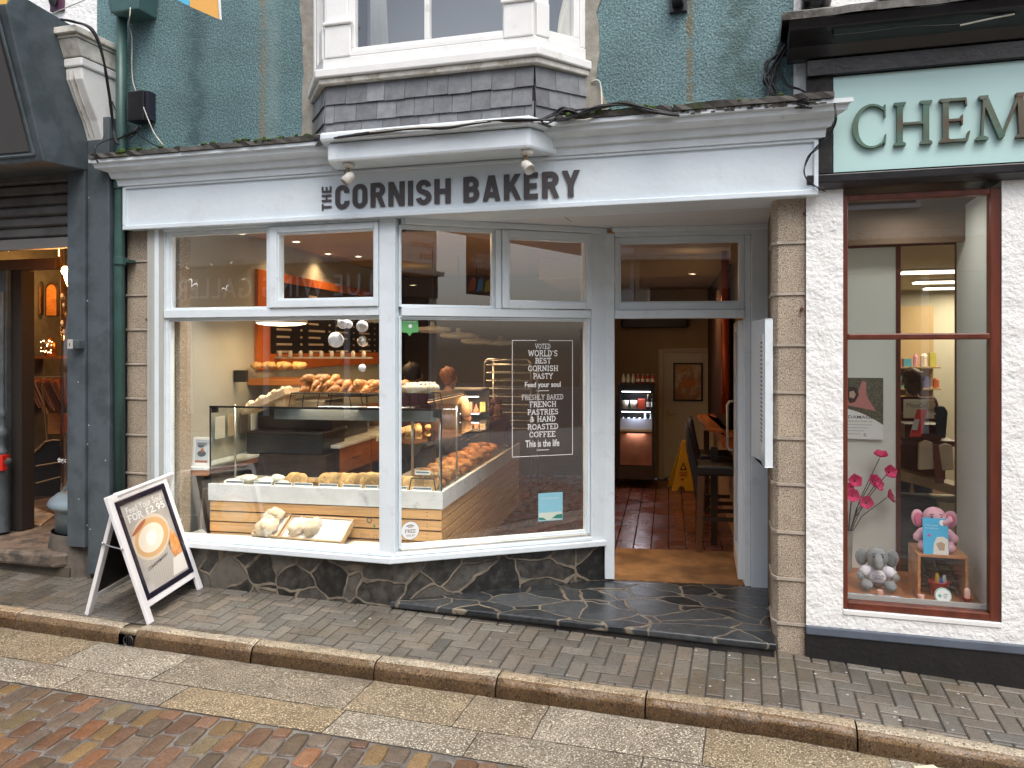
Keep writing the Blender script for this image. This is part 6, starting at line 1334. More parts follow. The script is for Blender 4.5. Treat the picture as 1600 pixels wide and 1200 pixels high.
m = MB(F.M); m.box(.172, .32, -.09, -.062, 2.862, 3.445); C_ob('black_pilaster', m, BLKM)
# CHEMIST letters: roman capitals with thick and thin strokes
def roman(s):
    out = []; T_, t_ = .15, .055
    def bar_(x0, y0, x1, y1, w0): 
        d = Vector((x1-x0, y1-y0)).normalized(); nn = Vector((-d.y, d.x))*w0/2; return [(x0+nn.x, y0+nn.y), (x0-nn.x, y0-nn.y), (x1-nn.x, y1-nn.y), (x1+nn.x, y1+nn.y)]
    def foot(x, y, w0=.3): return [(x-w0/2, 0 if y == 0 else 1), (x+w0/2, 0 if y == 0 else 1), (x+w0/2, .05 if y == 0 else .95), (x+.07, .09 if y == 0 else .91), (x-.07, .09 if y == 0 else .91), (x-w0/2, .05 if y == 0 else .95)]
    G = {}
    n = 22; c_ = []; ci = []
    for i in range(n+1):
        a = R(48+264*i/n); c_.append((.52+.50*math.cos(a), .5+.52*math.sin(a))); th = .05+.10*max(0, -math.cos(a))
        ci.append((.52+(.50-th)*math.cos(a), .5+(.52-.05-.03*max(0, -math.cos(a)))*math.sin(a)))
    G['C'] = (.98, [c_+ci[::-1], [(.84, .98), (.88, .98), (.88, .68), (.84, .70)], [(.84, .02), (.88, .05), (.90, .30), (.86, .28)]])
    G['H'] = (1.08, [bar_(.2, .02, .2, .98, T_), bar_(.86, .02, .86, .98, T_), bar_(.2, .5, .86, .5, t_), foot(.2, 0), foot(.2, 1), foot(.86, 0), foot(.86, 1)])
    G['E'] = (.84, [bar_(.2, .02, .2, .98, T_), bar_(.2, .965, .70, .965, .065), bar_(.2, .5, .62, .5, t_), bar_(.2, .035, .74, .035, .065), [(.66, .99), (.71, .99), (.72, .80), (.68, .82)], [(.58, .60), (.62, .62), (.62, .38), (.58, .40)], [(.70, .01), (.74, .01), (.80, .24), (.75, .22)], foot(.2, 0), foot(.2, 1)])
    G['M'] = (1.35, [bar_(.18, .02, .24, .98, .06), bar_(.24, .97, .66, .03, .15), bar_(.66, .03, 1.06, .97, .06), bar_(1.08, .98, 1.14, .02, T_), foot(.18, 0), foot(1.14, 0), foot(.22, 1, .22), foot(1.10, 1, .22)])
    G['I'] = (.42, [bar_(.2, .02, .2, .98, T_), foot(.2, 0), foot(.2, 1)])
    G['S'] = (.7, [[(.1, .05), (.35, 0), (.6, .2), (.55, .5), (.3, .62), (.25, .8), (.4, .93), (.6, .8), (.6, .95), (.35, 1), (.12, .8), (.15, .55), (.42, .42), (.46, .2), (.35, .08), (.12, .25)]])
    G['T'] = (.9, [bar_(.45, .02, .45, .98, T_), bar_(.05, .965, .85, .965, .065), foot(.45, 0)])
    vs, fs = [], []; x = 0; z = 0
    for c in s:
        adv, polys = G[c]
        for p in polys:
            z += 2e-4; k = len(vs); vs += [Vector((x+q[0], q[1], z)) for q in p]; fs.append(tuple(range(k, k+len(p))))
        x += adv+.06
    return vs, fs, x
vs_, fs_, adv = roman('CHEMIST'); vE, fE, a4 = roman('CHEM')
(aL, zL), (aM, _) = F.hit(1330, 232, -.09), F.hit(1604, 210, -.09); zTp = (F.hit(1360, 163, -.09)[1]+F.hit(1560, 152, -.09)[1])/2; zBt = (F.hit(1400, 228, -.09)[1]+F.hit(1560, 220, -.09)[1])/2
sx = (aM-aL)/(max(v.x for v in vE)-min(v.x for v in vE)); sy = (zTp-zBt)
m = MB()
q = [Vector((v.x*sx, v.y*sy, 0)) for v in vs_]; zz = [v.z for v in vs_]
for f_ in fs_:
    loc = [q[i] for i in f_]; z0 = zz[f_[0]]; n = len(loc); ar = sum(loc[i].x*loc[(i+1) % n].y-loc[(i+1) % n].x*loc[i].y for i in range(n))
    if ar < 0: loc = loc[::-1]
    m.add([(p.x, p.y, -.0) for p in loc]+[(p.x, p.y, .026+z0*2) for p in loc], [tuple(range(n))[::-1], tuple(range(n, 2*n))]+[(i, (i+1) % n, n+(i+1) % n, n+i) for i in range(n)], X=F.face(aL, -.0865, zBt))
ob('sign_letters', m, VRD, sg)
# window frame
m = MB(F.M); fv0, fv1 = -.02, .06
m.box(wa0, wa0+.028, fv0, fv1, wz0, wz1); m.box(wa1-.058, wa1, fv0, fv1, wz0, wz1); m.box(wa0+.028, wa1-.058, fv0+.001, fv1, wz0, wz0+.045); m.box(wa0+.028, wa1-.058, fv0+.001, fv1, wz1-.035, wz1)
f_ = C_ob('window_frame', m, MAH, bev=.006); m = MB(F.M); m.box(wa0+.028, wa1-.058, fv0-.008, fv1, 1.855, 1.892); ob('sash_bar', m, MAH, f_, bev=.008)
ob('pane', MB(F.M).box(wa0+.025, wa1-.055, .012, .018, wz0+.04, 1.854), GLS, f_); ob('pane', MB(F.M).box(wa0+.025, wa1-.055, .012, .018, 1.893, wz1-.03), GLS, f_)
# display box
vb = .1
while F.hit(1493, 600, vb)[0] < 1.185: vb += .01
aP = F.hit(1407, 600, vb)[0]; zT = F.hit(1365, 387, vb)[1]; PANL = flat('display_panel', (.72, .74, .68), .6)
C_ob('backing_panel', MB(F.M).box(.24, aP-.03, vb, vb+.02, .2, zT), PANL); m = MB(F.M); m.box(aP-.028, aP, vb-.01, vb+.02, .2, zT); m.box(1.185, 1.20, vb-.01, vb+.02, .2, zT); m.box(.24, 1.2, vb-.012, vb+.022, zT+.001, zT+.03); C_ob('panel_edging', m, MAH)
C_ob('side_panel', MB(F.M).box(1.19, 1.205, .065, vb-.012, .2, 2.74), PANL); C_ob('side_panel', MB(F.M).box(.22, .235, .065, vb, .2, 2.74), PANL)
zf = .262; C_ob('display_floor', MB(F.M).box(.24, 1.188, .065, vb, .235, zf), mk('varnished_floor', (.36, .13, .05), .35, .2, 5)); C_ob('front_lip', MB(F.M).box(.40, 1.185, .062, .082, .236, .285), flat('lip_grey', (.45, .44, .42), .6))
# chemist shop interior
m = MB(F.M); m.box(.18, .22, .31, 6, 0, 3.3); m.box(EX, EX+.1, .31, 6, 0, 3.3); m.box(.18, EX, 6, 6.1, 0, 3.3); C_ob('interior_wall', m, flat('chemist_wall', (.50, .47, .39), .7)); C_ob('interior_ceiling', MB(F.M).box(.18, EX, .6, 6, 2.55, 2.6), flat('chemist_ceiling', (.62, .54, .38), .7)); C_ob('interior_floor', MB(F.M).box(.18, EX, .31, 6, -.1, 0), flat('chemist_floor', (.14, .07, .03), .5))
for k, (v_, a) in enumerate(((3.1, 1.75), (4.4, 2.1), (5.4, 2.4))):
    t = T('ceiling_light_panel', ['nearest', 'middle', 'farthest'][k]+' fluorescent ceiling panel inside the chemist', 'lamp', F.M @ TR(a, v_, 2.53)); ob('diffuser', MB(F.M).box(a-.5, a+.5, v_-.1, v_+.1, 2.515, 2.53), mk('lit_tube', (.8, .8, .7), .5, emit=(1, .93, .72), es=2), t); ob('housing', MB(F.M).box(a-.52, a+.52, v_-.12, v_+.12, 2.531, 2.549), WHT2, t); area('panel_light', F.at(a, v_, 2.50), 13, .6, (1, .85, .58), parent=t)
area('panel_fill', F.at(.8, .25, 2.7), 1.6, .2, (1, .95, .86)).name = 'display_panel_fill'  # unseen lamp added to brighten the display panels
rr = random.Random(21); pc = [(.6, .15, .05), (.1, .35, .5), (.7, .6, .5), (.6, .4, .1), (.15, .4, .35), (.7, .3, .4), (.75, .72, .65), (.2, .2, .45), (.55, .5, .1)]
su = T('shop_shelving', 'cream shop shelving unit full of small coloured products at the back of the chemist', 'shelving', F.M @ TR(2.2, 5.2, 0)); sa0, sa1 = F.hit(1405, 600, 4.6)[0], F.hit(1470, 600, 4.6)[0]
m = MB(F.M)
for z in (.6, .88, 1.12, 1.36, 1.60): m.box(sa0-1.2, sa1, 4.6, 4.95, z-.02, z)
m.box(sa0-1.2, sa1, 4.96, 5.0, 0, 2.3); ob('shelves', m, CRM, su)
prods = []
for z in (.6, .88, 1.12, 1.36, 1.60):
    a = sa0-.25
    while a < sa1-.06:
        wdt = rr.uniform(.05, .10); h = rr.uniform(.08, .19); c = rr.choice(pc); m = MB(F.M)
        if rr.random() < .4: m.tube([(a+wdt/2, 4.68, z+.001), (a+wdt/2, 4.68, z+h*.8), (a+wdt/2, 4.68, z+h)], [wdt*.42, wdt*.42, wdt*.2], 8)
        else: m.box(a, a+wdt-.008, 4.64, 4.74, z+.001, z+h)
        ob('product_box' if len(m.v) == 8 else 'product_bottle', m, mk('product', c, .45), lab='small coloured product on the shelves at the back of the chemist', cat='product', grp='products on the chemist shelves'); a += wdt+.01
# counter, trays and bags in the middle distance
k_ = T('shop_counter', 'cream and wood chemist counter seen between the display panels', 'counter', F.M @ TR(1.5, 2.2, 0))
def Cq(px, py, v): a, z = F.hit(px, py, v); return a, z
a0_, z0_ = Cq(1400, 725, 1.6); a1_, z1_ = Cq(1500, 765, 1.6)
m = MB(F.M); m.prism([(a0_-.3, z0_+.05), (a1_+.1, z1_), (a1_+.1, z1_-.07), (a0_-.3, z0_-.03)], 1.5, 1.9, 'y'); ob('counter_top', m, mk('beige_top', (.36, .24, .12), .5), k_); ob('counter_front', MB(F.M).box(a1_-.16, a1_+.1, 1.52, 1.9, .01, z1_-.09), mk('beige_front', (.42, .32, .18), .5), k_); ob('counter_body', MB(F.M).box(a0_-.3, a1_-.17, 1.6, 1.9, .01, z1_-.09), DRK, k_)
ds_ = T('stand_sign', 'cream counter sign reading MooGoo in thin grey letters', 'sign', F.M @ TR(1.2, 1.3, 1.5)); q0 = Cq(1412, 624, 1.3); q1 = Cq(1453, 648, 1.3)
ob('sign_board', MB(F.M).box(q0[0], q1[0]+.03, 1.3, 1.32, q1[1]-.03, q0[1]), mk('sign_cream', (.55, .48, .33), .6), ds_, bev=.004); m = MB(); fit(m, text_raw('MooGoo'), (q1[0]-q0[0])*.92, .035, F.face(q0[0]+.02, 1.297, q0[1]-.06)); ob('sign_lettering', m, flat('thin_grey', (.16, .14, .12), .6), ds_)
c = Cq(1454, 632, 1.28); m = MB(F.M @ TR(c[0], 1.28, c[1], 0, R(90))); m.lathe([(.032, 0), (.032, .006), (.0001, .006)], 18); ob('cream_disc', m, CRM, lab='round cream disc fixed to the right end of the counter sign', cat='badge')
rb = T('red_packet', 'tilted glossy red and silver packet below the cream counter sign', 'packet', F.M @ TR(1.3, 1.2, 1.3)); q = [Cq(x, y, 1.2) for x, y in ((1422, 682), (1440, 682), (1449, 640), (1434, 640))]
m = MB(F.M); m.prism(q, 1.2, 1.23, 'y'); ob('packet_box', m, flat('packet_red', (.55, .04, .03), .3), rb); q = [Cq(x, y, 1.195) for x, y in ((1424, 672), (1433, 672), (1437, 655), (1429, 655))]; ob('packet_window', MB(F.M).prism(q, 1.192, 1.1985, 'y'), flat('silver', (.6, .58, .56), .25, metal=.5), rb)
st_ = MB(F.M); q0 = Cq(1408, 650, 1.5); q1 = Cq(1492, 705, 1.5); st_.box(q0[0], q1[0], 1.45, 1.8, q1[1]+.04, q1[1]+.08); st_.box(q0[0], q1[0], 1.8, 1.84, q1[1]-.3, q0[1]); st_.box(q0[0]+.02, q1[0]-.1, 1.46, 1.78, q1[1]+.085, q1[1]+.20)
ob('display_stand', st_, mk('dark_red_stand', (.09, .02, .02), .5, .3, 6), lab='dark red display stand behind the red packet', cat='stand')
for k, (px, py, w_, h_, lab) in enumerate(((1447, 712, .10, .22, 'cream paper carrier bag hanging left of the dark strut'), (1478, 715, .10, .20, 'cream paper carrier bag hanging right of the dark strut'))):
    c = Cq(px, py, 1.3); m = MB(F.M @ TR(c[0], 1.3, c[1])); m.prism([(-w_*.5, -h_*.5), (w_*.55, -h_*.45), (w_*.45, h_*.45), (0, h_*.52), (-w_*.45, h_*.42)], 0, .05, 'y'); ob('carrier_bag', m, mk('bag_cream', (.55, .45, .33), .7, .12, 9), lab=lab, cat='bag', bev=.008)
q = [Cq(x, y, 1.25) for x, y in ((1458, 695), (1466, 695), (1475, 755), (1462, 755))]; ob('dark_strut', MB(F.M).prism(q, 1.24, 1.27, 'y'), MAH, lab='dark leaning mahogany strut between two carrier bags', cat='strut')
c = Cq(1471, 660, 1.35); m = MB(F.M @ TR(c[0], 1.35, c[1])); m.prism([(-.035, -.10), (.03, -.12), (.045, .08), (.02, .12), (-.03, .12)], 0, .04, 'y'); ob('hanging_coat', m, flat('navy_coat', (.03, .035, .045), .7), lab='narrow navy garment hanging right of the cream counter sign', cat='garment', bev=.01)
C_ob('reflection_bulkhead', MB(F.M).box(.22, EX, .56, .6, 2.50, 2.9), flat('reflection_brown', (.16, .10, .06), .6))  # closes the ceiling gap; its brown stands in for the dark reflection
# ---- items in the display window ----
def wz(px, v=None, py=None): return F.hit(px, py if py else 900, v)
# poster taped inside
q0 = F.hit(1318, 590, vb-.02); q1 = F.hit(1380, 687, vb-.02); p0a = F.hit(1322, 590, vb-.02)[0]-.10
pt = T('health_poster', 'health poster with a lying figure in pink, taped inside the brown window', 'poster', F.M @ TR(.6, vb-.02, q1[1]))
pa0, pa1, pz0, pz1 = p0a, q1[0], q1[1], q0[1]; mid = pz0+(pz1-pz0)*.52
ob('poster_sheet', MB(F.M).box(pa0, pa1, vb-.02, vb-.018, pz0, pz1), PAP, pt); m = MB(F.M); n = 12; cu_ = [(pa0+(pa1-pa0)*i/n, mid-.055*(i/n)**2*2.2) for i in range(n+1)]; m.prism(cu_+[(pa1, pz1), (pa0, pz1)], vb-.0212, vb-.0203, 'y'); ob('printed_photo', m, mk('print_gravel', (.12, .11, .075), .6, .6, 60), pt)
pw = pa1-pa0; ph = pz1-pz0
def pp_(x, y): return (pa0+pw*x, pz0+ph*y)
m = MB(F.M); m.prism([pp_(.28, .56), pp_(.34, .66), pp_(.52, .75), pp_(.6, .95), pp_(.68, .93), pp_(.68, .72), pp_(.86, .46)][::1], vb-.0222, vb-.0214, 'y'); ob('printed_shape', m, flat('print_pink', (.50, .20, .18), .6), pt)
m = MB(F.M); m.prism([pp_(.30, .70), pp_(.34, .86), pp_(.50, .84), pp_(.54, .72), pp_(.46, .60), pp_(.36, .58)], vb-.0228, vb-.0223, 'y'); ob('printed_hair', m, flat('print_dark', (.05, .03, .025), .6), pt)
m = MB(F.M); m.prism([pp_(.36, .68), pp_(.36, .77), pp_(.44, .79), pp_(.48, .72), pp_(.44, .66)], vb-.0234, vb-.0229, 'y'); ob('printed_face', m, flat('print_skin', (.55, .36, .27), .6), pt)
m = MB(); fit(m, text_raw('SUN DAMAGE', .004), pw*.74, .021, F.face(pa0+pw*.07, vb-.0214, pz0+ph*.335)); fit(m, text_raw('AVAILABLE IN THE UK', .0), pw*.7, .008, F.face(pa0+pw*.1, vb-.0214, pz0+ph*.28)); ob('poster_lettering', m, flat('print_navy', (.03, .035, .09), .6), pt)
m = MB(F.M)
for i in range(4): m.box(pa0+pw*.3, pa0+pw*(.8-.08*i), vb-.0212, vb-.0206, pz0+ph*(.23-.05*i), pz0+ph*(.235-.05*i))
m2 = MB(F.M @ TR(pa0+pw*.66, vb-.0206, pz0+ph*.07, 0, R(90))); m2.lathe([(.010, 0), (.010, .0006), (.006, .0006), (.006, 0)], 14, a0=R(40), a1=R(320)); ob('printed_lines', m, TAGM, pt); ob('printed_emblem', m2, flat('print_navy2', (.05, .05, .2), .6), pt)
# vase of pink poppies
vs0 = F.hit(1325, 915, vb-.12); va = F.hit(1326, 850, vb-.12)[0]; vt = F.hit(1326, 828, vb-.12)[1]
M = F.M @ TR(va, vb-.12, zf); vz = T('flower_vase', 'tall ribbed grey vase standing at the left end of the chemist display', 'vase', M); m = MB(M); pr_ = []
for i in range(40): z = (vt-zf)*i/39; pr_.append((.020+.010*(z/(vt-zf))**2+.002*(i % 2), z))
m.lathe([(.0001, 0)]+pr_, 16); ob('vase_body', m, flat('vase_grey', (.30, .28, .25), .5), vz, smooth=False)
heads = [(1352, 752, 0), (1375, 718, .1), (1384, 738, .5), (1368, 756, 1), (1388, 772, 1.6), (1352, 784, .3), (1331, 773, .2), (1335, 752, 0), (1323, 762, .2)]
heads = [(1376, 714, .1), (1388, 738, .4), (1368, 757, .8), (1387, 776, 1.3), (1353, 786, .1), (1332, 775, .1), (1335, 752, .2), (1322, 765, .3), (1362, 752, .6)]
hp = mk('poppy_pink', (.62, .035, .14), .6, .25, 12)
for k, (px, py, tw) in enumerate(heads):
    vv_ = vb-.12-.03*(k % 3); a, z = F.hit(px, py, vv_); t = T('silk_poppy', ['topmost', 'upper right', 'centre', 'lower right drooping', 'lowest wide open', 'lower left', 'left-hand', 'leftmost half hidden', 'small central'][k]+' pink silk poppy on a dark stem in the grey vase', 'flower', F.M @ TR(a, vv_, z), 'pink silk poppies in the vase')
    m = MB(F.M); rr = random.Random(k); m.tube([(va, vb-.12, vt-.05), (va+(a-va)*.35, vb-.12, vt+(z-vt)*.42), (a-.005, vv_+.01, z-.01)], .0028, 6); ob('stem', m, flat('dark_stem', (.04, .025, .02), .6), t)
    m = MB(F.M @ TR(a, vv_, z, tw, R(70 if k else 20), .3*math.sin(k))); m.__class__
    for j in range(5):
        an = 2*math.pi*j/5+k; X = Matrix.Rotation(an, 4, 'Z') @ Matrix.Rotation(R(-25), 4, 'Y'); vq = []; nn = 6
        for i in range(nn+1):
            for l in range(5):
                u_ = i/nn; w_ = (l/4-.5)*2; wid = .026*math.sin(math.pi*min(1, u_*.62+.08)); vq.append((u_*.050, w_*wid*1.3, .004*math.sin(l*3+i)*u_+.010*u_*u_+.006*w_*w_))
        m.add(vq, [(i*5+l, (i+1)*5+l, (i+1)*5+l+1, i*5+l+1) for i in range(nn) for l in range(4)], X=X)
    o = ob('petals', m, hp, t, smooth=True); o.modifiers.new('s', 'SOLIDIFY').thickness = .0015
    m = MB(F.M @ TR(a, vv_, z, tw, R(70 if k else 20), .3*math.sin(k))); m.ball(0, 0, .006, .007, .007, .005, 8); ob('flower_centre', m, flat('centre_dark', (.05, .02, .02), .7), t)
# plush elephants
def plush(px, pyb, pyt, v, col, inner, lab, shirt=None, trunk='down'):
    zb_ = F.hit(px, pyb, v)[1]; zt_ = F.hit(px, pyt, v)[1]; a = F.hit(px, pyb, v)[0]; h = zt_-zb_; s = h/.30
    M = F.M @ TR(a, v, zb_) @ Matrix.Scale(s, 4); t = T('plush_elephant', lab, 'soft toy', F.M @ TR(a, v, zb_))
    fur = mk('plush_fur', col, .95, .08, 30, .6, 90); m = MB(M)
    m.ball(0, 0, .085, .068, .06, .085, 16); m.ball(0, -.01, .215, .075, .068, .075, 18)          # belly, head
    m.ball(-.075, -.075, .035, .042, .055, .036, 12); m.ball(.075, -.075, .035, .042, .055, .036, 12)    # feet
    m.tube([(-.04, -.01, .13), (-.08, -.03, .12), (-.115, -.05, .085), (-.125, -.055, .07)], [.03, .032, .030, .018], 10); m.tube([(.04, -.01, .13), (.08, -.03, .12), (.115, -.05, .085), (.125, -.055, .07)], [.03, .032, .030, .018], 10)
    if trunk == 'down': m.tube([(0, -.06, .215), (0, -.10, .19), (0, -.115, .165), (.0, -.118, .155)], [.034, .028, .022, .012], 10)
    else: m.tube([(.02, -.06, .21), (.05, -.10, .20), (.075, -.11, .225), (.070, -.105, .25)], [.03, .026, .020, .012], 10)
    body = ob('body', m, fur, t, smooth=True); r_ = body.modifiers.new('r', 'REMESH'); r_.mode = 'VOXEL'; r_.voxel_size = .005*s; r_.use_smooth_shade = True; sm_ = body.modifiers.new('sm', 'SMOOTH'); sm_.iterations = 6
    for sg in (-1, 1):
        m = MB(M); m.ball(sg*.095, .01, .205, .044, .012, .062, 14, X=Matrix.Translation((sg*.095, 0, .205)) @ Matrix.Rotation(sg*R(-18), 4, 'Z') @ Matrix.Rotation(sg*R(12), 4, 'Y') @ Matrix.Translation((-sg*.095, 0, -.205))); e_ = ob('ear', m, fur, t, smooth=True)
        m = MB(M); m.ball(sg*.097, -.002, .20, .032, .008, .048, 12, X=Matrix.Translation((sg*.095, 0, .205)) @ Matrix.Rotation(sg*R(-18), 4, 'Z') @ Matrix.Rotation(sg*R(12), 4, 'Y') @ Matrix.Translation((-sg*.095, 0, -.205))); ob('ear_lining', m, flat('ear_in', inner, .9), e_, smooth=True)
        ob('eye', MB(M).ball(sg*.028, -.074, .232, .0075, n=8), BLK, t, smooth=True); ob('eyebrow', MB(M).tube([(sg*.040, -.070, .247), (sg*.028, -.074, .252), (sg*.018, -.074, .249)], .0022, 5), BLK, t)
    if shirt:
        m = MB(M); m.ball(0, 0, .088, .074, .066, .068, 16); 
        for sg in (-1, 1): m.tube([(sg*.035, -.008, .13), (sg*.075, -.028, .122), (sg*.10, -.042, .10)], [.036, .037, .036], 10)
        s_ = ob('shirt', m, flat('toy_shirt', (.72, .70, .76), .85), t, smooth=True); m = MB(); X = M @ Matrix(((1, 0, 0, -.036), (0, 0, -1, -.071), (0, 1, 0, .092), (0, 0, 0, 1)))
        fit(m, text_raw('I LOVE', .01), .07, .016, X); fit(m, text_raw('CORNWALL', .005), .072, .014, X, y0=-.018); ob('shirt_lettering', m, BLK, s_)
    return t
plush(1370, 918, 851, .30, (.24, .25, .25), (.17, .18, .19), 'grey plush elephant in a white T-shirt seated at the left of the chemist display', shirt=True)
# wooden cube with the pink elephant on top
cbz = F.hit(1480, 866, .20)[1]; ca0, ca1 = F.hit(1434, 870, .16)[0], F.hit(1513, 870, .16)[0]; zcb = zf+.001
cu_ = T('wooden_cube', 'open-fronted orange wood display cube under the pink elephant', 'display cube', F.M @ TR((ca0+ca1)/2, .3, zf))
WC = mk('cube_wood', (.50, .20, .07), .4, .2, 5); zt_c = cbz; m = MB(F.M); m.box(ca0, ca1, .16, .46, zt_c-.016, zt_c); m.box(ca0, ca0+.016, .16, .46, zcb, zt_c-.017); m.box(ca1-.016, ca1, .16, .46, zcb, zt_c-.017); ob('cube_frame', m, WC, cu_, bev=.002); ob('cube_back', MB(F.M).box(ca0+.016, ca1-.016, .44, .455, zcb, zt_c-.017), DRK, cu_)
tz = F.hit(1455, 791, .26)[1]
def plush_at(a, v, z0, h, *k, **kw):
    px = 800+FC*(F.at(a, v, 0).x/F.at(a, v, 0).y); Yq = F.at(a, v, 0).y; py0 = 545+(Hc-z0)/Yq*FC; py1 = 545+(Hc-z0-h)/Yq*FC; return plush(px, py0, py1, v, *k, **kw)
plush_at((ca0+ca1)/2-.02, .30, zt_c+.001, tz-zt_c+.0, (.68, .36, .42), (.62, .14, .24), 'pink plush elephant sitting on the wooden cube behind a blue leaflet', trunk='up')
lf = T('blue_leaflet', 'sky blue leaflet with a sun-hatted figure propped against the pink elephant', 'leaflet', F.M @ TR(.9, .17, zt_c)); l0 = F.hit(1443, 866, .17); l1 = F.hit(1483, 812, .17); M = F.M @ TR(l0[0], .17, zt_c+.001, 0, R(-8)); w_ = l1[0]-l0[0]; h_ = l1[1]-zt_c
ob('card', MB(M).box(0, w_, 0, .002, 0, h_), flat('leaf_blue', (.06, .42, .68), .4), lf); m = MB(M); m.prism([(w_*.38, 0), (w_*.98, 0), (w_*.98, h_*.42), (w_*.8, h_*.5), (w_*.55, h_*.48), (w_*.42, h_*.3)], -.0012, -.0003, 'y'); ob('printed_figure', m, flat('leaf_cream', (.70, .66, .58), .6), lf)
m = MB(M); m.prism([(w_*.5, h_*.30), (w_*.62, h_*.12), (w_*.82, h_*.12), (w_*.86, h_*.30), (w_*.7, h_*.36)], -.002, -.0013, 'y'); ob('printed_face', m, flat('leaf_skin', (.42, .28, .18), .6), lf)
m = MB(M @ TR(w_*.24, -.0003, h_*.52, 0, R(90))); m.lathe([(.009, 0), (.009, .0007), (.004, .0008), (.0001, .0008)], 12); ob('printed_badge', m, flat('leaf_magenta', (.55, .05, .25), .5), lf); m = MB(M @ TR(w_*.78, -.0003, h_*.88, 0, R(90))); m.lathe([(.018, 0), (.018, .0005), (.0001, .0005)], 16, a0=0, a1=2*math.pi); ob('printed_corner', m, PAP, lf)
m = MB(); fit(m, text_raw('STAY SAFE'), w_*.5, .007, M @ Matrix(((1, 0, 0, w_*.1), (0, 0, -1, -.0006), (0, 1, 0, h_*.78), (0, 0, 0, 1)))); fit(m, text_raw('IN THE SUN'), w_*.5, .007, M @ Matrix(((1, 0, 0, w_*.1), (0, 0, -1, -.0006), (0, 1, 0, h_*.70), (0, 0, 0, 1)))); ob('leaflet_lettering', m, PAP, lf)
# jars, bucket, plaque, bottle, leaflets
def jar(px, py, v, s, lab):
    a, z = F.hit(px, py, v); M = F.M @ TR(a, v, zf+.001 if py > 905 else z); t = T('cream_jar', lab, 'jar', M); m = MB(M); m.tube([(0, 0, 0), (0, 0, .028*s)], .019*s, 20); ob('jar_body', m, flat('peach', (.70, .36, .27), .35), t, bev=.002); ob('jar_base', MB(M).tube([(0, 0, -.0), (0, 0, .006*s)], .0195*s, 20), flat('gold', (.5, .28, .06), .35), t); ob('lid', MB(M).tube([(0, 0, .0285*s), (0, 0, .042*s)], .0195*s, 20), flat('peach_lid', (.72, .42, .34), .4), t, bev=.002)
jar(1375, 925, .14, .95, 'pink jar between the feet of the grey elephant'); jar(1439, 943, .10, 1.0, 'pink jar in front of the left side of the wooden cube')
bu = F.hit(1468, 925, .24); M = F.M @ TR(bu[0], .26, zf+.002); t = T('red_bucket', 'red bucket holding suncare bottles inside the wooden cube', 'bucket', M); m = MB(M); m.lathe([(.0001, 0), (.042, 0), (.058, .085), (.062, .088), (.062, .092), (.056, .092), (.040, .004)], 22); ob('bucket_body', m, flat('bucket_red', (.58, .02, .015), .35), t, smooth=True)
for (dx, c, h_, lab) in ((-.01, (.65, .38, .02), .14, 'yellow-topped bottle standing in the red bucket'), (.012, (.02, .10, .45), .11, 'blue bottle standing in the red bucket'), (.03, (.45, .50, .50), .13, 'pale bottle standing at the right in the red bucket')): ob('suncare_bottle', MB(M).tube([(dx, 0, .006), (dx, 0, h_*.8), (dx, 0, h_)], [.014, .014, .008], 10), flat('bt', c, .3), lab=lab, cat='bottle', smooth=True)
c = F.hit(1473, 931, .10); M = F.M @ TR(c[0], .10, c[1], 0, R(78)); t = T('round_plaque', 'round white plaque with green cross and pale rim leaning at the front of the display', 'plaque', F.M @ TR(c[0], .1, zf)); m = MB(M); m.lathe([(.0001, .010), (.040, .010), (.044, .012), (.048, .008), (.048, 0), (.0001, 0)], 30); ob('rim_disc', m, mk('pale_green_rim', (.30, .52, .42), .4), t, smooth=True); m = MB(M); m.lathe([(.0001, .0125), (.041, .0122)], 30); ob('disc_face', m, PAP, t)
m = MB(M); m.box(-.030, -.006, -.003, .003, .0128, .0134); m.box(-.021, -.015, -.012, .012, .0128, .0134); ob('green_cross', m, flat('cross_green', (.10, .42, .28), .5), t); m = MB(M)
for i in range(3): m.box(.002, .026-.004*i, .010-.011*i, .013-.011*i, .0128, .0133)
ob('plaque_lines', m, TAGM, t)
M = F.M @ TR(*[F.hit(1511, 948, .12)[0], .12, zf+.001]); t = T('small_red_pot', 'small red pot at the right of the display holding a pink bottle', 'pot', M); m = MB(M); m.lathe([(.0001, 0), (.017, 0), (.022, .036), (.024, .037), (.024, .040), (.020, .040), (.016, .003)], 20); ob('pot_body', m, flat('pot_red', (.5, .03, .02), .4), t, smooth=True); ob('pink_bottle', MB(M).tube([(0, 0, .005), (0, 0, .05), (0, 0, .085), (0, 0, .096), (0, 0, .100)], [.016, .018, .017, .012, .004], 16), flat('pink_bt', (.72, .42, .36), .35), lab='rounded pink bottle standing in the small red pot', cat='bottle', smooth=True)
for k, (px, lab) in enumerate(((1335, 'leftmost blue and white card lying at the front of the display'), (1362, 'middle blue and white card lying at the front of the display'), (1398, 'right-hand blue and white card lying before the wooden cube'))):
    a = F.hit(px, 935, .11)[0]; M = F.M @ TR(a, .13, zf+.002+.001*k, .1*(k-1)); t = T('picture_card', lab, 'card', M); ob('card', MB(M).box(-.045, .045, -.035, .035, 0, .001), flat('card_blue', (.10, .40, .62), .35), t); m = MB(M); m.prism([(-.044, .01), (.0, .03), (.044, .005), (.044, -.012), (0, .004), (-.044, -.015)], .0013, .0018); m.box(-.044, .0, -.033, -.022, .0013, .0018); ob('printed_cloud', m, PAP, t)
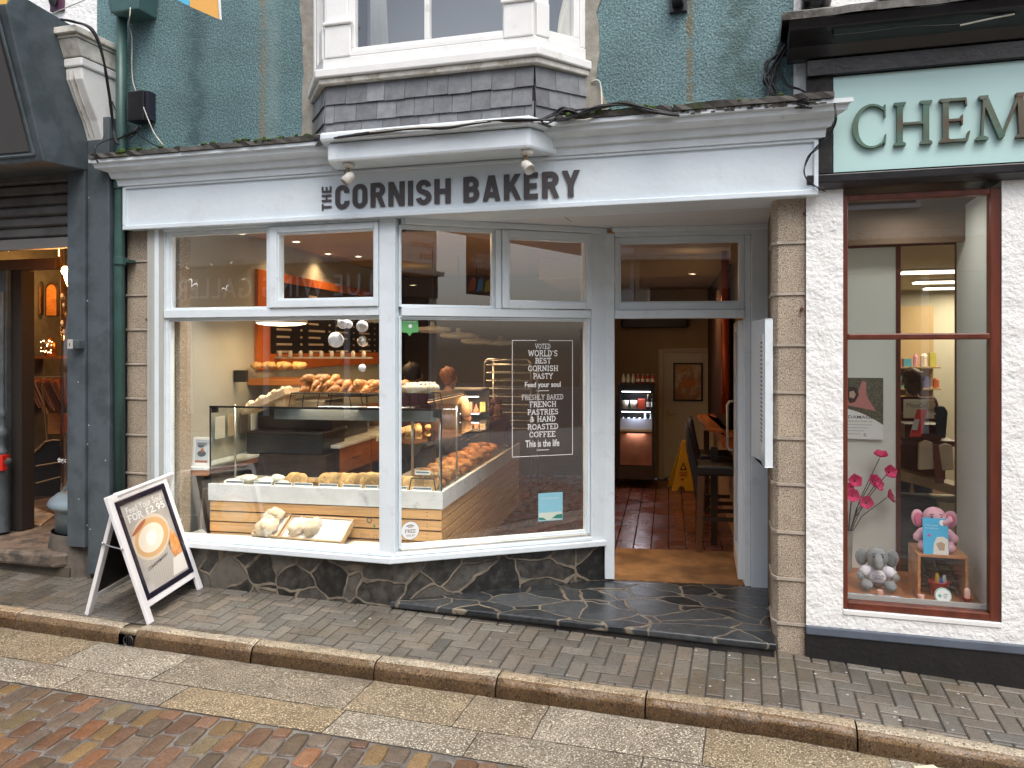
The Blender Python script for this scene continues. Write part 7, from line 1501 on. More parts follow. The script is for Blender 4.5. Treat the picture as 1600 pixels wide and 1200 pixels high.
# ================= things on and around the fronts =================
# downpipe with hopper head
dp_ = T('downpipe', 'dark green cast-iron downpipe with a box hopper, between the grey shop and the bakery', 'downpipe', F.M @ TR(-4.93, -.08, 0))
def ax(px, v): return F.hit(px, 500, v)[0]
xa = ax(188, -.09); m = MB(F.M); zt_ = F.hit(190, 28, -.09)[1]; zb_ = F.hit(186, 770, -.09)[1]
m.tube([(ax(190, -.09), -.09, zt_+.1), (ax(189, -.09), -.09, 3.4), (xa, -.09, 3.3), (ax(186, -.09), -.09, 2.3), (ax(187, -.09), -.09, zb_-.35)], .040, 14); ob('pipe', m, GRP, dp_, smooth=True)
zh = F.hit(190, 26, -.12)[1]; m = MB(F.M); m.hexa([(ax(172, -.2), -.20, zh), (ax(216, -.2), -.20, zh), (ax(216, -.2), -.0, zh), (ax(172, -.2), -.0, zh), (ax(163, -.2), -.24, zh+.34), (ax(222, -.2), -.24, zh+.34), (ax(222, -.2), 0, zh+.34), (ax(163, -.2), 0, zh+.34)]); ob('hopper', m, mk('hopper_teal', (.06, .13, .13), .5, .2), dp_, bev=.01)
for py in (408, 290): z = F.hit(186, py, -.09)[1]; m = MB(F.M); m.tube([(xa, -.09, z-.03), (xa, -.09, z+.03)], .050, 14); m.box(xa-.075, xa+.075, -.09, .0, z-.012, z+.012); ob('pipe_collar', m, GRP, dp_, bev=.003)
# junction box
q0 = F.hit(205, 192, -.06); q1 = F.hit(235, 142, -.06); jb = T('junction_box', 'black cable junction box fixed to the teal wall beside the downpipe', 'junction box', F.M @ TR(q0[0], 0, q0[1])); ob('box_body', MB(F.M).box(q0[0], q1[0]-.03, -.10, -.001, q0[1], q1[1]), BLK, jb, bev=.008); ob('box_side', MB(F.M).box(q1[0]-.029, q1[0], -.08, -.001, q0[1]+.01, q1[1]-.005), mk('box_plum', (.02, .02, .035), .4), jb)
# cables
def cr(pts, k=8):
    out = []; P_ = [pts[0]]+list(pts)+[pts[-1]]
    for i in range(1, len(P_)-2):
        p0, p1, p2, p3 = (Vector(P_[i+j]) for j in (-1, 0, 1, 2))
        for s_ in range(k): t_ = s_/k; out.append(.5*((2*p1)+(-p0+p2)*t_+(2*p0-5*p1+4*p2-p3)*t_*t_+(-p0+3*p1-3*p2+p3)*t_**3))
    out.append(Vector(P_[-1])); return out
def cable(pix, v, r_, mat, lab, grp=None, jit=0, seed=0):
    rr = random.Random(seed); pts = []
    for q in pix:
        vv = q[2] if len(q) > 2 else v; a, z = F.hit(q[0]+rr.uniform(-jit, jit), q[1]+rr.uniform(-jit, jit), vv); pts.append((a, vv+rr.uniform(-.01, .01), z))
    return ob('cable', MB(F.M).tube(cr(pts), r_, 6), mat, lab=lab, cat='cable', grp=grp, smooth=True)
for k in range(4): cable([(96, 30, -.45), (118, 34, -.49), (143, 45, -.47), (158, 75, -.42), (166, 120, -.36), (172, 165, -.28), (178, 205, -.20), (184, 224, -.26)], -.1, .007, CBL, 'thick black cable curving over the cream scroll bracket', 'black cables over the scroll bracket', 1.5, k)
cable([(172, 150, -.05), (185, 178, -.06), (210, 205, -.08), (240, 226, -.2), (252, 228, -.28)], -.1, .005, CBL, 'single black cable running from the scroll bracket down to the ledge')
cable([(205, 0), (203, 25, -.25), (201, 40, -.1), (206, 60, -.05), (207, 125, -.04), (222, 165, -.1), (240, 205, -.2), (254, 226, -.29)], -.12, .004, CBW, 'thin pale cable hanging down the teal wall beside the hopper')
cable([(217, 192, -.06), (210, 205), (190, 214), (170, 218, -.2), (150, 228, -.3), (147, 245, -.32), (155, 255, -.28)], -.12, .006, CBL, 'black cable looping from the junction box around the left end of the ledge')
for k in range(4): cable([(168, 216), (185, 214), (200, 212), (222, 200)], -.1, .005, CBL, 'short tangled black cable end under the junction box', 'tangled cables under the junction box', 4, 20+k)
for k in range(4): cable([(478, 212, -.12), (500, 216, -.33), (540, 214, -.43), (600, 205, -.435), (660, 200, -.44), (700, 199, -.44), (750, 192, -.44), (800, 188, -.43), (838, 188, -.40), (880, 186, -.34), (930, 170, -.32), (980, 163, -.31), (1010, 172, -.31), (1060, 180, -.31)], -.4, .0065, CBL, 'black cable in the bundle draped along the foot of the slate skirt', 'black cables along the slate skirt', 2.2, 40+k)
for k in range(5): cable([(845, 188, -.36), (865, 180, -.34), (885, 171, -.34), (905, 174, -.32), (935, 166, -.31), (975, 162, -.31), (1005, 170, -.31), (1050, 178, -.3)], -.3, .0065, CBL, 'black cable arching over the ledge right of the oriel', 'black cables arching right of the oriel', 4, 60+k)
cable([(845, 186, -.38), (850, 193, -.38), (862, 190, -.37), (880, 172, -.36), (900, 175, -.34)], -.3, .006, CBL, 'black cable making a small loop at the right corner of the oriel base')
cable([(924, 128, -.02), (936, 127, -.03), (940, 150, -.06), (938, 172, -.2), (920, 186, -.3), (895, 186, -.31), (880, 182, -.3)], -.1, .006, CBW, 'short pale cable dropping beside the right of the oriel onto the ledge')
cable([(478, 211, -.2), (560, 208, -.42), (640, 200, -.45), (700, 197, -.45), (760, 190, -.45), (840, 192, -.4)], -.4, .004, CBW, 'thin pale wire lying over the black cable bundle below the slates')
for k in range(9): cable([(1262, 8, -.05), (1258, 30, -.06), (1245, 50, -.05), (1225, 75, -.04), (1204, 100+4*k, -.04), (1201, 125, -.05), (1207, 148, -.08), (1222, 158, -.2), (1262, 160, -.3)], -.1, .007, CBL, 'black cable in the drooping loop on the teal wall beside the black cornice', 'looped black cables beside the chemist cornice', 8, 80+k)
for k in range(3): cable([(1285, 5, -.05), (1290, 25, -.05), (1292, 42, -.1), (1303, 52, -.3)], -.1, .004, CBL, 'short black cable falling from the black box onto the chemist cornice', 'short cables above the chemist cornice', 4, 90+k)
for k in range(2): cable([(1218, 110, -.05), (1228, 132, -.06), (1252, 142, -.12), (1266, 155, -.28)], -.1, .005, CBL, 'black cable crossing the dark corner below the chemist cornice', 'cables crossing the dark corner', 4, 100+k)
for k in range(3): cable([(1303, 162, -.35), (1306, 185, -.36), (1298, 212, -.3), (1280, 228, -.18), (1262, 248, -.14), (1256, 270, -.14), (1270, 290, -.14), (1290, 296, -.14)], -.2, .0035, CBL, 'thin black cable looping down past the right end of the bakery fascia', 'thin cables at the right end of the fascia', 3, 110+k)
cable([(1300, 56, -.3), (1360, 50, -.3), (1420, 42, -.3), (1500, 38, -.3), (1560, 24, -.3), (1620, 12, -.3)], -.3, .006, CBL, 'black cable lying along the top of the chemist cornice'); cable([(1500, 40, -.3), (1545, 30, -.3), (1585, 22, -.3)], -.3, .005, CBW, 'short pale cable on top of the chemist cornice at the right')
# black boxes and wall fittings at the top edge
q0 = F.hit(1253, 7, -.1); m = MB(F.M).box(q0[0], q0[0]+.17, -.14, -.012, q0[1], q0[1]+.2); ob('black_box', m, BLK, lab='black cable box at the top edge above the right-hand cable loop', cat='junction box', bev=.008)
q0 = F.hit(1045, 17, -.06); q1 = F.hit(1073, 2, -.06); fx = T('floodlight', 'dark floodlight bracket on the teal wall above the rust streak', 'floodlight', F.M @ TR(q0[0], 0, q0[1])); ob('bracket', MB(F.M).box(q0[0], q1[0], -.03, 0, q0[1], q1[1]+.1), MTD, fx, bev=.004); ob('lamp_body', MB(F.M).box(q0[0]+.02, q1[0]-.02, -.13, -.032, q1[1]-.02, q1[1]+.12), BLK, fx, bev=.008)
q0 = F.hit(78, 18, -.03); q1 = F.hit(97, 0, -.03); wl_ = T('wall_lamp', 'dark wall lamp on a purple backplate at the top left', 'lamp', F.M @ TR(q0[0], 0, q0[1])); ob('backplate', MB(F.M).box(q0[0], q1[0], -.03, -.001, q0[1], q1[1]+.15), flat('purple_plate', (.10, .035, .07), .5), wl_); ob('lamp_body', MB(F.M).ball((q0[0]+q1[0])/2, -.06, q1[1]+.0, .035, .035, .06), MTD, wl_, smooth=True)
q0 = F.hit(1372, 2, -.1); m = MB(F.M); m.box(q0[0], q0[0]+.14, -.12, -.012, q0[1], q0[1]+.1); ob('black_fitting', m, BLK, lab='black fitting cut by the top edge on the white chemist wall', cat='wall fitting', bev=.01)
# festival banners at the top edge
bn = T('festival_banner', 'orange, blue and yellow festival banner hanging in from the top edge', 'banner', F.M @ TR(-4.4, -.6, 4.2))
def ban(pix, v, mat, nm):
    q = [F.hit(x, y, v) for x, y in pix]; return ob(nm, MB(F.M).prism(q[::-1], v, v+.004, 'y'), mat, bn)
ban([(200, -45), (296, -45), (296, 9), (290, 7)], -.60, flat('banner_blue', (.10, .50, .72), .6), 'blue_band'); ban([(297, -45), (336, -45), (342, 30), (296.5, 10)], -.60, flat('banner_orange', (.80, .42, .10), .6), 'orange_band'); ban([(337, -45), (342, -45), (346, 31), (343, 30)], -.60, PAP, 'white_edge')
zt9 = F.hit(300, -45, -.6)[1]; ob('cord', MB(F.M).tube([(-5.9, 0, zt9+.12), (F.hit(200, 0, -.6)[0], -.6, zt9-.004), (F.hit(342, 0, -.6)[0], -.6, zt9-.004), (-2.9, 0, zt9+.1)], .004, 6), CBW, bn)
b2 = T('yellow_pennant', 'corner of a yellow pennant at the extreme top left', 'banner', F.M @ TR(-6, -.9, 4.6)); q = [F.hit(x, y, -.95) for x, y in ((-8, -8), (15, -8), (10, 6), (-8, 7))]; ob('cloth', MB(F.M).prism(q[::-1], -.95, -.946, 'y'), flat('banner_yellow', (.75, .45, .08), .6), b2)
# fascia spotlights
for k, (px, py, sw_) in enumerate(((545, 248, .5), (823, 232, -.6))):
    a = F.hit(px, py, -.30)[0]; z = ZF1+.003; t = T('fascia_spotlight', ['cream swivel spotlight under the cornice above the letter C', 'cream swivel spotlight under the cornice above the letters KE'][k], 'spotlight', F.M @ TR(a, -.30, z))
    M = F.M @ TR(a, -.30, z); m = MB(M); m.lathe([(.0001, 0), (.042, 0), (.042, -.022), (.034, -.030), (.0001, -.031)], 16); ob('mount', m, WHTW, t, smooth=False, bev=.003)
    m = MB(M); m.tube([(0, 0, -.03), (0, .0, -.085)], .007, 8); ob('arm', m, mk('rusty_arm', (.35, .18, .06), .6, .4, 40), t); m = MB(M); m.tube([(-.012, 0, -.03), (-.022, -.02, -.06), (-.02*sw_*2, 0, -.09)], .003, 5); ob('flex', m, CBL, t)
    X = M @ TR(0, 0, -.10, 0, R(-25), R(35*sw_*2)); m = MB(X); m.lathe([(.0001, .045), (.022, .042), (.034, .02), (.038, -.045), (.034, -.046), (.030, -.035), (.0001, -.03)], 18); ob('lamp_head', m, WHTW, t, smooth=True)
# ---------- window lettering and stickers (S = splayed pane, F = front pane) ----------
def gull(mb, X, w_, h_):
    n = 8; up = [(-w_/2+w_*i/n, (h_*.75*abs(math.sin(math.pi*2*i/n))**.8)*(1 if i <= n/2 else .85)) for i in range(n+1)]; lo = [(x, y-h_*.28*(1-abs(2*i/n-1)**1.5)-.0005) for i, (x, y) in enumerate(up)]
    mb.add([(x, y, 0) for x, y in lo]+[(x, y, 0) for x, y in up], [(i, i+1, n+2+i, n+1+i) for i in range(n)], X=X)
GV = .0105
def Sx(px, py): return S.hit(px, py, GV)
wl_ = T('window_lettering', 'white slab-serif window lettering about Cornish pasties inside a thin white border', 'window lettering', S.M @ TR(1.1, GV, 1.0))
(ba0, bz1), (ba1, bz0) = Sx(800, 530), Sx(895, 711); bz1b = Sx(895, 533)[1]; bz0 = (Sx(800, 714)[1]+Sx(895, 711)[1])/2; bz1 = (bz1+bz1b)/2
m = MB(S.M); e = .005; mid = (ba0+ba1)/2; m.box(ba0, ba0+e, GV-.0006, GV, bz0, bz1); m.box(ba1-e, ba1, GV-.0006, GV, bz0, bz1); m.box(ba0+e, ba1-e, GV-.0006, GV, bz0, bz0+e); m.box(ba0+e, mid-.05, GV-.0006, GV, bz1-e, bz1); m.box(mid+.05, ba1-e, GV-.0006, GV, bz1-e, bz1)
for y0 in (610.5, 703): a_, z_ = Sx(848, y0); m.box(a_-.05, a_+.05, GV-.0006, GV, z_-.0025, z_+.0025)
gull(m, S.face(mid, GV, bz1-.006), .085, .032); ob('border', m, DEC, wl_)
m = MB(); LS = [('VOTED', 836, 860, 537, 545, .15), ("WORLD'S", 825, 871, 547, 557, .17), ('BEST', 836, 861, 559, 568, .17), ('CORNISH', 825, 872, 571, 580, .17), ('PASTY', 833, 864, 583, 592, .17), ('FRESHLY BAKED', 815, 880, 616.5, 624.5, .13), ('FRENCH', 827, 869, 627, 636, .17), ('PASTRIES', 824, 872, 639, 648, .17), ('& HAND', 828, 868, 650, 659, .17), ('ROASTED', 824, 872, 662, 671, .17), ('COFFEE', 827, 868, 674, 683, .17)]
for s_, x0, x1, y0, y1, w_ in LS:
    a0, z1 = Sx(x0, y0-(x0-848)*.0); a1, z0 = Sx(x1, y1); z0 = (Sx(x0, y1)[1]+z0)/2; z1 = (z1+Sx(x1, y0)[1])/2; fit(m, slab_raw(s_, w_-.025, .30), a1-a0, z1-z0, S.face(a0, GV-.0003, z0))
for s_, x0, x1, y0, y1 in (('Feed your soul', 820, 876, 597, 607), ('This is the life', 821, 874, 688, 697)):
    a0, z1 = Sx(x0, y0); a1, z0 = Sx(x1, y1); fit(m, text_raw(s_, .02), a1-a0, z1-z0, S.face(a0, GV-.0003, z0))
ob('lettering', m, DEC, wl_)
# green speech-bubble sticker
q = [Sx(x, y) for x, y in ((627, 497), (653, 497), (654, 519), (644, 520), (640, 525), (636, 520), (627, 519))]; t = T('green_sticker', 'green speech-bubble sticker with white print at the top left of the angled window', 'sticker', S.M @ TR(q[0][0], GV, q[3][1]))
ob('sticker', MB(S.M).prism(q[::-1], GV-.0007, GV, 'y'), flat('sticker_green', (.10, .36, .12), .5), t); m = MB(S.M); m2 = MB()
for (x0, x1, y0, y1) in ((630, 651, 501, 503.5), ): a0, z1 = Sx(x0, y0); a1, z0 = Sx(x1, y1); fit(m2, text_raw('RECOMMENDED', .01), a1-a0, z1-z0, S.face(a0, GV-.0009, z0))
a0, z1 = Sx(637, 507); a1, z0 = Sx(645, 512); m2.lathe([(.014, 0), (.009, .0003), (.006, .0003), (.0001, .0002)], 12, X=S.face((a0+a1)/2, GV-.0009, (z0+z1)/2)); ob('print', m2, DEC, t)
# free wi-fi disc
a_, z_ = Sx(641, 829); t = T('wifi_sticker', 'round white sticker reading FREE WI-FI at the foot of the angled window', 'sticker', S.M @ TR(a_, GV, z_-.07)); r_ = .068
m = MB(); m.lathe([(r_*.95, 0.0003), (.0001, .0006)], 32, X=S.face(a_, GV, z_)); ob('sticker', m, DEC, t); m = MB(); m.lathe([(r_, .0001), (r_, .0004), (r_*.955, .0004)], 32, X=S.face(a_, GV, z_)); X = S.face(a_, GV-.001, z_)
DG = flat('wifi_grey', (.09, .09, .09), .5); ob('ring', m, DG, t); m = MB(); fit(m, slab_raw('FREE', .14, .3), .080, .024, X, x0=-.04, y0=-.016); fit(m, text_raw('WI-FI', .0), .060, .016, X, x0=-.030, y0=-.044)
for k, (ri, ro) in enumerate(((.016, .023), (.031, .039))):
    n = 8; vv_ = []
    for i in range(n+1): an = R(40+100*i/n); vv_ += [(ri*math.cos(an), .012+ri*math.sin(an)*.8, 0), (ro*math.cos(an), .012+ro*math.sin(an)*.8, 0)]
    m.add(vv_, [(2*i, 2*i+1, 2*i+3, 2*i+2) for i in range(n)], X=X)
ob('lettering', m, DG, t)
# blue postcard sticker
(a0, z1), (a1, z0) = Sx(841, 771), Sx(879, 812); t = T('blue_sticker', 'pale blue seaside card stuck low in the right corner of the angled window', 'sticker', S.M @ TR((a0+a1)/2, GV, z0)); ob('card', MB(S.M).box(a0, a1, GV-.001, GV, z0, z1), mk('card_sky', (.26, .55, .66), .5), t); m = MB(S.M); h_ = z1-z0; m.box(a0+.004, a1-.004, GV-.0015, GV-.0011, z0+h_*.03, z0+h_*.30); ob('printed_sand', m, flat('card_sand', (.62, .68, .58), .5), t)
m = MB(S.M); m.prism([(a0+.004, z0+h_*.05), (a0+(a1-a0)*.35, z0+h_*.03), (a0+(a1-a0)*.2, z0+h_*.12), (a0+.004, z0+h_*.14)], GV-.0019, GV-.0016, 'y'); m.prism([(a0+(a1-a0)*.55, z0+h_*.08), (a1-.004, z0+h_*.05), (a1-.004, z0+h_*.22), (a0+(a1-a0)*.75, z0+h_*.20)], GV-.0019, GV-.0016, 'y'); ob('printed_hills', m, flat('card_teal', (.03, .22, .18), .5), t)
m = MB(); fit(m, text_raw('THE CORNISH BAKERY', .0), (a1-a0)*.75, .010, S.face(a0+(a1-a0)*.12, GV-.0013, z1-h_*.22)); ob('lettering', m, DEC, t)
# etched 2011-12 award sticker
def Fx(px, py): return F.hit(px, py, GV)
(a0, z1), (a1, z0) = Fx(562, 830), Fx(590, 844); t = T('award_sticker', 'small grey award transfer reading 2011-12 beside the white corner post', 'sticker', F.M @ TR(a0, GV, z0)); m = MB(); GR_ = flat('transfer_grey', (.13, .11, .10), .6)
fit(m, slab_raw('2011-12', .10, .25), a1-a0, (z1-z0)*.75, F.face(a0, GV, z0)); ob('lettering', m, GR_, t); c = Fx(577, 813); m = MB(); m.lathe([(.022, .0004), (.017, .0006), (.013, .0004)], 16, X=F.face(c[0], GV, c[1])); c2 = Fx(585, 822); ob('emblem', m, GR_, t); m = MB(); m.lathe([(.010, .0004), (.0001, .0006)], 12, X=F.face(c2[0], GV, c2[1])); ob('green_dot', m, flat('dot_green', (.08, .26, .12), .5), t)
# gull transfers
for k, (px, py, w_, h_, rot, lab) in enumerate(((300, 446, .11, .06, -.5, 'largest white seagull transfer on the left top light'), (353, 452, .075, .035, .5, 'second white seagull transfer, low in the left top light'), (292, 420, .045, .02, -.4, 'small white seagull transfer above the largest one'), (330, 414, .03, .014, -.4, 'tiny white seagull transfer high in the left top light'), (362, 411, .03, .014, .5, 'tiny white seagull transfer near the middle top of the left light'), (381, 437, .03, .014, .4, 'tiny white seagull transfer right of the second gull'), (310, 465, .025, .008, 0, 'tiny white seagull transfer at the bottom rail'))):
    c = F.hit(px, py, .011); m = MB(); gull(m, F.face(c[0], .0108, c[1], rot=rot), w_*1.1, h_); ob('gull_transfer', m, DEC, lab=lab, cat='sticker', grp='white gull transfers')
# globes and mirror ball added inside the pane for ornaments reflected in it
for k, (px, py, d, lab) in enumerate(((525, 531, .118, 'largest white globe standing in for a reflected lamp in the left window'), (536, 505, .085, 'white globe standing in for a reflected lamp, left of the high pair'), (545, 507, .06, 'small grey-white globe standing in for a reflected lamp beside the high one'), (566, 510, .09, 'white globe standing in for a reflected lamp close to the corner post'), (566, 575, .058, 'small white bowl standing in for a reflected lamp, lowest by the corner post'))):
    a, z = F.hit(px, py, .16); M = F.M @ TR(a, .16, z); t = T('reflection_globe', lab, 'ornament', M, 'white globes standing in for reflected lamps'); m = MB(M); m.ball(0, 0, 0, d/2, n=20); ob('globe', m, flat('reflection_globe_white', (.82, .82, .86), .9), t, smooth=True); ob('thread', MB(M).tube([(0, 0, d/2), (0, 0, 2.03-z)], .0008, 4), CBW, t)
a, z = F.hit(567, 533, .16); M = F.M @ TR(a, .16, z); t = T('mirror_ball', 'small sparkling mirror ball by the corner post, standing in for a reflected one', 'ornament', M); m = MB(M); m.ball(0, 0, 0, .042, n=14); ob('faceted_ball', m, mk('mirror_facets', (.7, .68, .65), .12, metal=1), t); ob('thread', MB(M).tube([(0, 0, .04), (0, 0, 2.03-z)], .0008, 4), CBW, t)
# menu case on the return wall
mc = T('menu_case', 'white wall-mounted menu case on the return wall beside the open door', 'menu case', F.M @ TR(-.1, .12, 1.0)); z1_ = F.hit(1200, 497, .02)[1]; z0_ = F.hit(1200, 738, .02)[1]
(a0, _), (a1, _) = F.hit(1195, 600, .02), F.hit(1208, 600, .02); w0 = D.hit(1184, 600, -.10)[0]
c0 = F.at(a0, .02, 0); c1 = F.at(a1, .02, 0); b0 = P(1184, 600, 5.65); M2 = MB(); 
p_ = [Vector((c0.x, c0.y, 0)), Vector((c1.x, c1.y, 0)), Vector((c1.x+.03, c1.y+.55, 0)), Vector((b0.x, b0.y, 0))]
def quadz(ps, z0, z1, mat, nm, par, bev=0): return ob(nm, MB().prism([(p.x, p.y) for p in ps], z0, z1), mat, par, bev=bev)
quadz(p_, z0_+.03, z1_-.0, WHT, 'case_body', mc, .004)
dd = (p_[3]-p_[0]); dn = Vector((-dd.y, dd.x, 0)).normalized(); 
def side(p0, s0, s1, o0, o1): return [p0+dd*s0+dn*o0, p0+dd*s1+dn*o0, p0+dd*s1+dn*o1, p0+dd*s0+dn*o1]
quadz(side(p_[0], .15, .9, .0, .004), z0_+.10, z1_-.10, PAP, 'menu_sheet', mc)
m = MB(); rr = random.Random(1)
for i in range(26):
    z = z1_-.16-i*.028
    if z < z0_+.14: break
    m.prism([(p.x, p.y) for p in side(p_[0], .25, rr.uniform(.5, .8), .0042, .005)], z, z+.012)
ob('menu_print', m, flat('menu_ink', (.10, .10, .16), .6), mc)
m = MB(); 
# ---------- pavement board ----------
f1, f2, b1 = Vector((-2.457, 5.41, 0)), Vector((-2.37, 6.12, 0)), Vector((-3.0, 5.58, 0)); b2_ = b1+(f2-f1)
def gz(p): q = F.inv((p.x, p.y, 0)); return zp(q.x, -q.y)+.002
for p in (f1, f2, b1, b2_): p.z = gz(p)
ap1 = Vector((-2.735, 5.49, .80)); ap2 = ap1+(f2-f1); ap2.z = .81
ab = T('pavement_board', 'white-framed folding pavement board with coffee poster, standing on the paving before the left window', 'pavement board', Matrix.Translation((-2.7, 5.8, f1.z)))
WBD = mk('board_white_frame', (.80, .79, .80), .3, .04, 6)
def leaf(p1, p2, ap, front):
    x = (p2-p1); wd = x.length; x.normalize(); y = (ap-p1); y = (y-x*y.dot(x)); ln = y.length; y.normalize(); n_ = x.cross(y)
    M = Matrix(((x.x, y.x, n_.x, p1.x), (x.y, y.y, n_.y, p1.y), (x.z, y.z, n_.z, p1.z), (0, 0, 0, 1))); return M, wd, ln
Mf, wd, ln = leaf(f1, f2, ap1, True); s_ = .054; th0, th1 = -.022, .0
def leafparts(M, front, sgn):
    z0, z1 = (-.030, 0) if sgn > 0 else (0, .030)
    for x0 in (0, wd-s_): ob('stile', MB(M).box(x0, x0+s_, 0, ln, z0, z1), WBD, ab, bev=.006)
    ob('rail', MB(M).box(s_, wd-s_, ln-.055, ln-.0, z0+.001, z1-.001), WBD, ab, bev=.005); ob('rail', MB(M).box(s_, wd-s_, .105, .150, z0+.001, z1-.001), WBD, ab, bev=.005)
    return z0, z1
z0, z1 = leafparts(Mf, True, 1)
m = MB(Mf); e = .038; X0, X1, Y0, Y1 = s_, wd-s_, .150, ln-.055
m.box(X0, X0+e, Y0, Y1, -.018, .004); m.box(X1-e, X1, Y0, Y1, -.018, .004); m.box(X0+e, X1-e, Y0, Y0+e, -.0175, .0035); m.box(X0+e, X1-e, Y1-e, Y1, -.0175, .0035); fr_ = ob('snap_frame', m, flat('black_snap', (.012, .010, .022), .25), ab, bev=.005)
px0, px1, py0, py1 = X0+e, X1-e, Y0+e, Y1-e; pw, ph = px1-px0, py1-py0
ps = ob('poster', MB(Mf).box(px0, px1, py0, py1, -.014, -.008), mk('poster_grey', (.40, .37, .34), .35, .2, 3, col2=(.55, .53, .50), s2=3, lo=.4, hi=.7), ab)
def el(cx, cy, rx, ry, z, rot=0, n=28, a0=0, a1=360): return [(px0+pw*cx+pw*(rx*math.cos(R(a0+(a1-a0)*i/n))*math.cos(rot)-ry*math.sin(R(a0+(a1-a0)*i/n))*math.sin(rot)), py0+ph*cy+pw*(rx*math.cos(R(a0+(a1-a0)*i/n))*math.sin(rot)+ry*math.sin(R(a0+(a1-a0)*i/n))*math.cos(rot))) for i in range(n)]
PZ = -.0078
def shp(nm, poly, k, mat): return ob(nm, MB(Mf).prism(poly, PZ+.0003*k, PZ+.0003*k+.0002), mat, ps)
shp('printed_cup', [(px0+pw*.02, py0+ph*.50), (px0+pw*.18, py0+ph*.02), (px0+pw*.66, py0+ph*.02), (px0+pw*.86, py0+ph*.56), (px0+pw*.4, py0+ph*.66)], 1, mk('print_cup', (.44, .41, .37), .4))
m = MB(Mf)
for i in range(9): x = .24+.048*i; m.prism([(px0+pw*(x-.004), py0+ph*.04), (px0+pw*(x+.004), py0+ph*.04), (px0+pw*(x*1.25-.03), py0+ph*.36), (px0+pw*(x*1.25-.042), py0+ph*.36)], PZ+.0006, PZ+.0007)
ob('printed_ribs', m, flat('rib_shade', (.34, .31, .28), .4), ps)
shp('printed_rim', el(.44, .55, .44, .29, 0, .15), 3, flat('rim_cream', (.62, .54, .42), .4)); shp('printed_crema', el(.45, .545, .395, .245, 0, .15), 4, flat('crema', (.62, .38, .17), .4)); shp('printed_foam', el(.43, .54, .30, .18, 0, .15), 5, mk('foam', (.76, .70, .58), .4)); shp('printed_heart', el(.43, .535, .13, .09, 0, .3), 6, flat('foam_white', (.84, .82, .76), .4))
shp('printed_croissant', el(.86, .36, .13, .24, 0, .2), 1, mk('print_croissant', (.62, .24, .06), .4, .5, 14, col2=(.75, .45, .2), s2=9)); shp('printed_plate', [(px0+pw*.62, py0+ph*.02), (px0+pw*.99, py0+ph*.02), (px0+pw*.99, py0+ph*.22), (px0+pw*.74, py0+ph*.2)], 1.5, flat('print_plate', (.70, .67, .62), .4))
shp('printed_swirl', el(.25, .70, .2, .03, 0, .35), 5, flat('cocoa', (.40, .12, .05), .4))
m = MB(); fit(m, text_raw('Feed Your Soul', .015), pw*.82, ph*.075, Mf, x0=px0+pw*.10, y0=py0+ph*.885); 
fit(m, slab_raw('FOR £2.95', .2, .30), pw*.86, ph*.085, Mf, x0=px0+pw*.08, y0=py0+ph*.79); m.v = [v+(Mf.to_3x3() @ Vector((0, 0, PZ+.0028))) for v in m.v]; ob('poster_lettering', m, DEC, ps)
m = MB(); fit(m, text_raw('CORNISH BAKERY', .005, 1.1), pw*.50, ph*.035, Mf @ Matrix.Rotation(R(8), 4, 'Z'), x0=px0+pw*.24, y0=py0+ph*.17); m.v = [v+(Mf.to_3x3() @ Vector((0, 0, PZ+.0028))) for v in m.v]; gull(m, Mf @ TR(px0+pw*.44, py0+ph*.25, PZ+.0028), .05, .02); ob('cup_lettering', m, flat('cup_ink', (.06, .05, .04), .5), ps)
Mb, wdb, lnb = leaf(b1, b2_, ap1+Vector((-.012, 0, 0)), False)
wd_, ln_ = wd, ln; wd, ln = wdb, lnb; leafparts(Mb, False, -1); wd, ln = wd_, ln_
ob('back_panel', MB(Mb).box(s_, wdb-s_, .150, lnb-.056, .008, .020), BLK, ab)
for xx in (0, wd): 
    pf_ = Mf @ Vector((xx, ln*.60, -.012)); pb_ = Mb @ Vector((xx, lnb*.60, .012)); off = (f1-f2).normalized()*(.012 if xx == 0 else -.012)
    ob('stay', MB().tube([pf_+off, (pf_+pb_)/2+off+Vector((0, 0, -.004)), pb_+off], .005, 8), MTL, ab); m = MB(); m.ball(*(pf_+off), .011, n=8); m.ball(*(pb_+off), .011, n=8); ob('stay_bolt', m, MTL, ab, smooth=True)
ob('hinge', MB().tube([ap1+Vector((-.008, -.001, -.004)), ap2+Vector((-.008, .001, -.004))], .009, 8), WBD, ab)

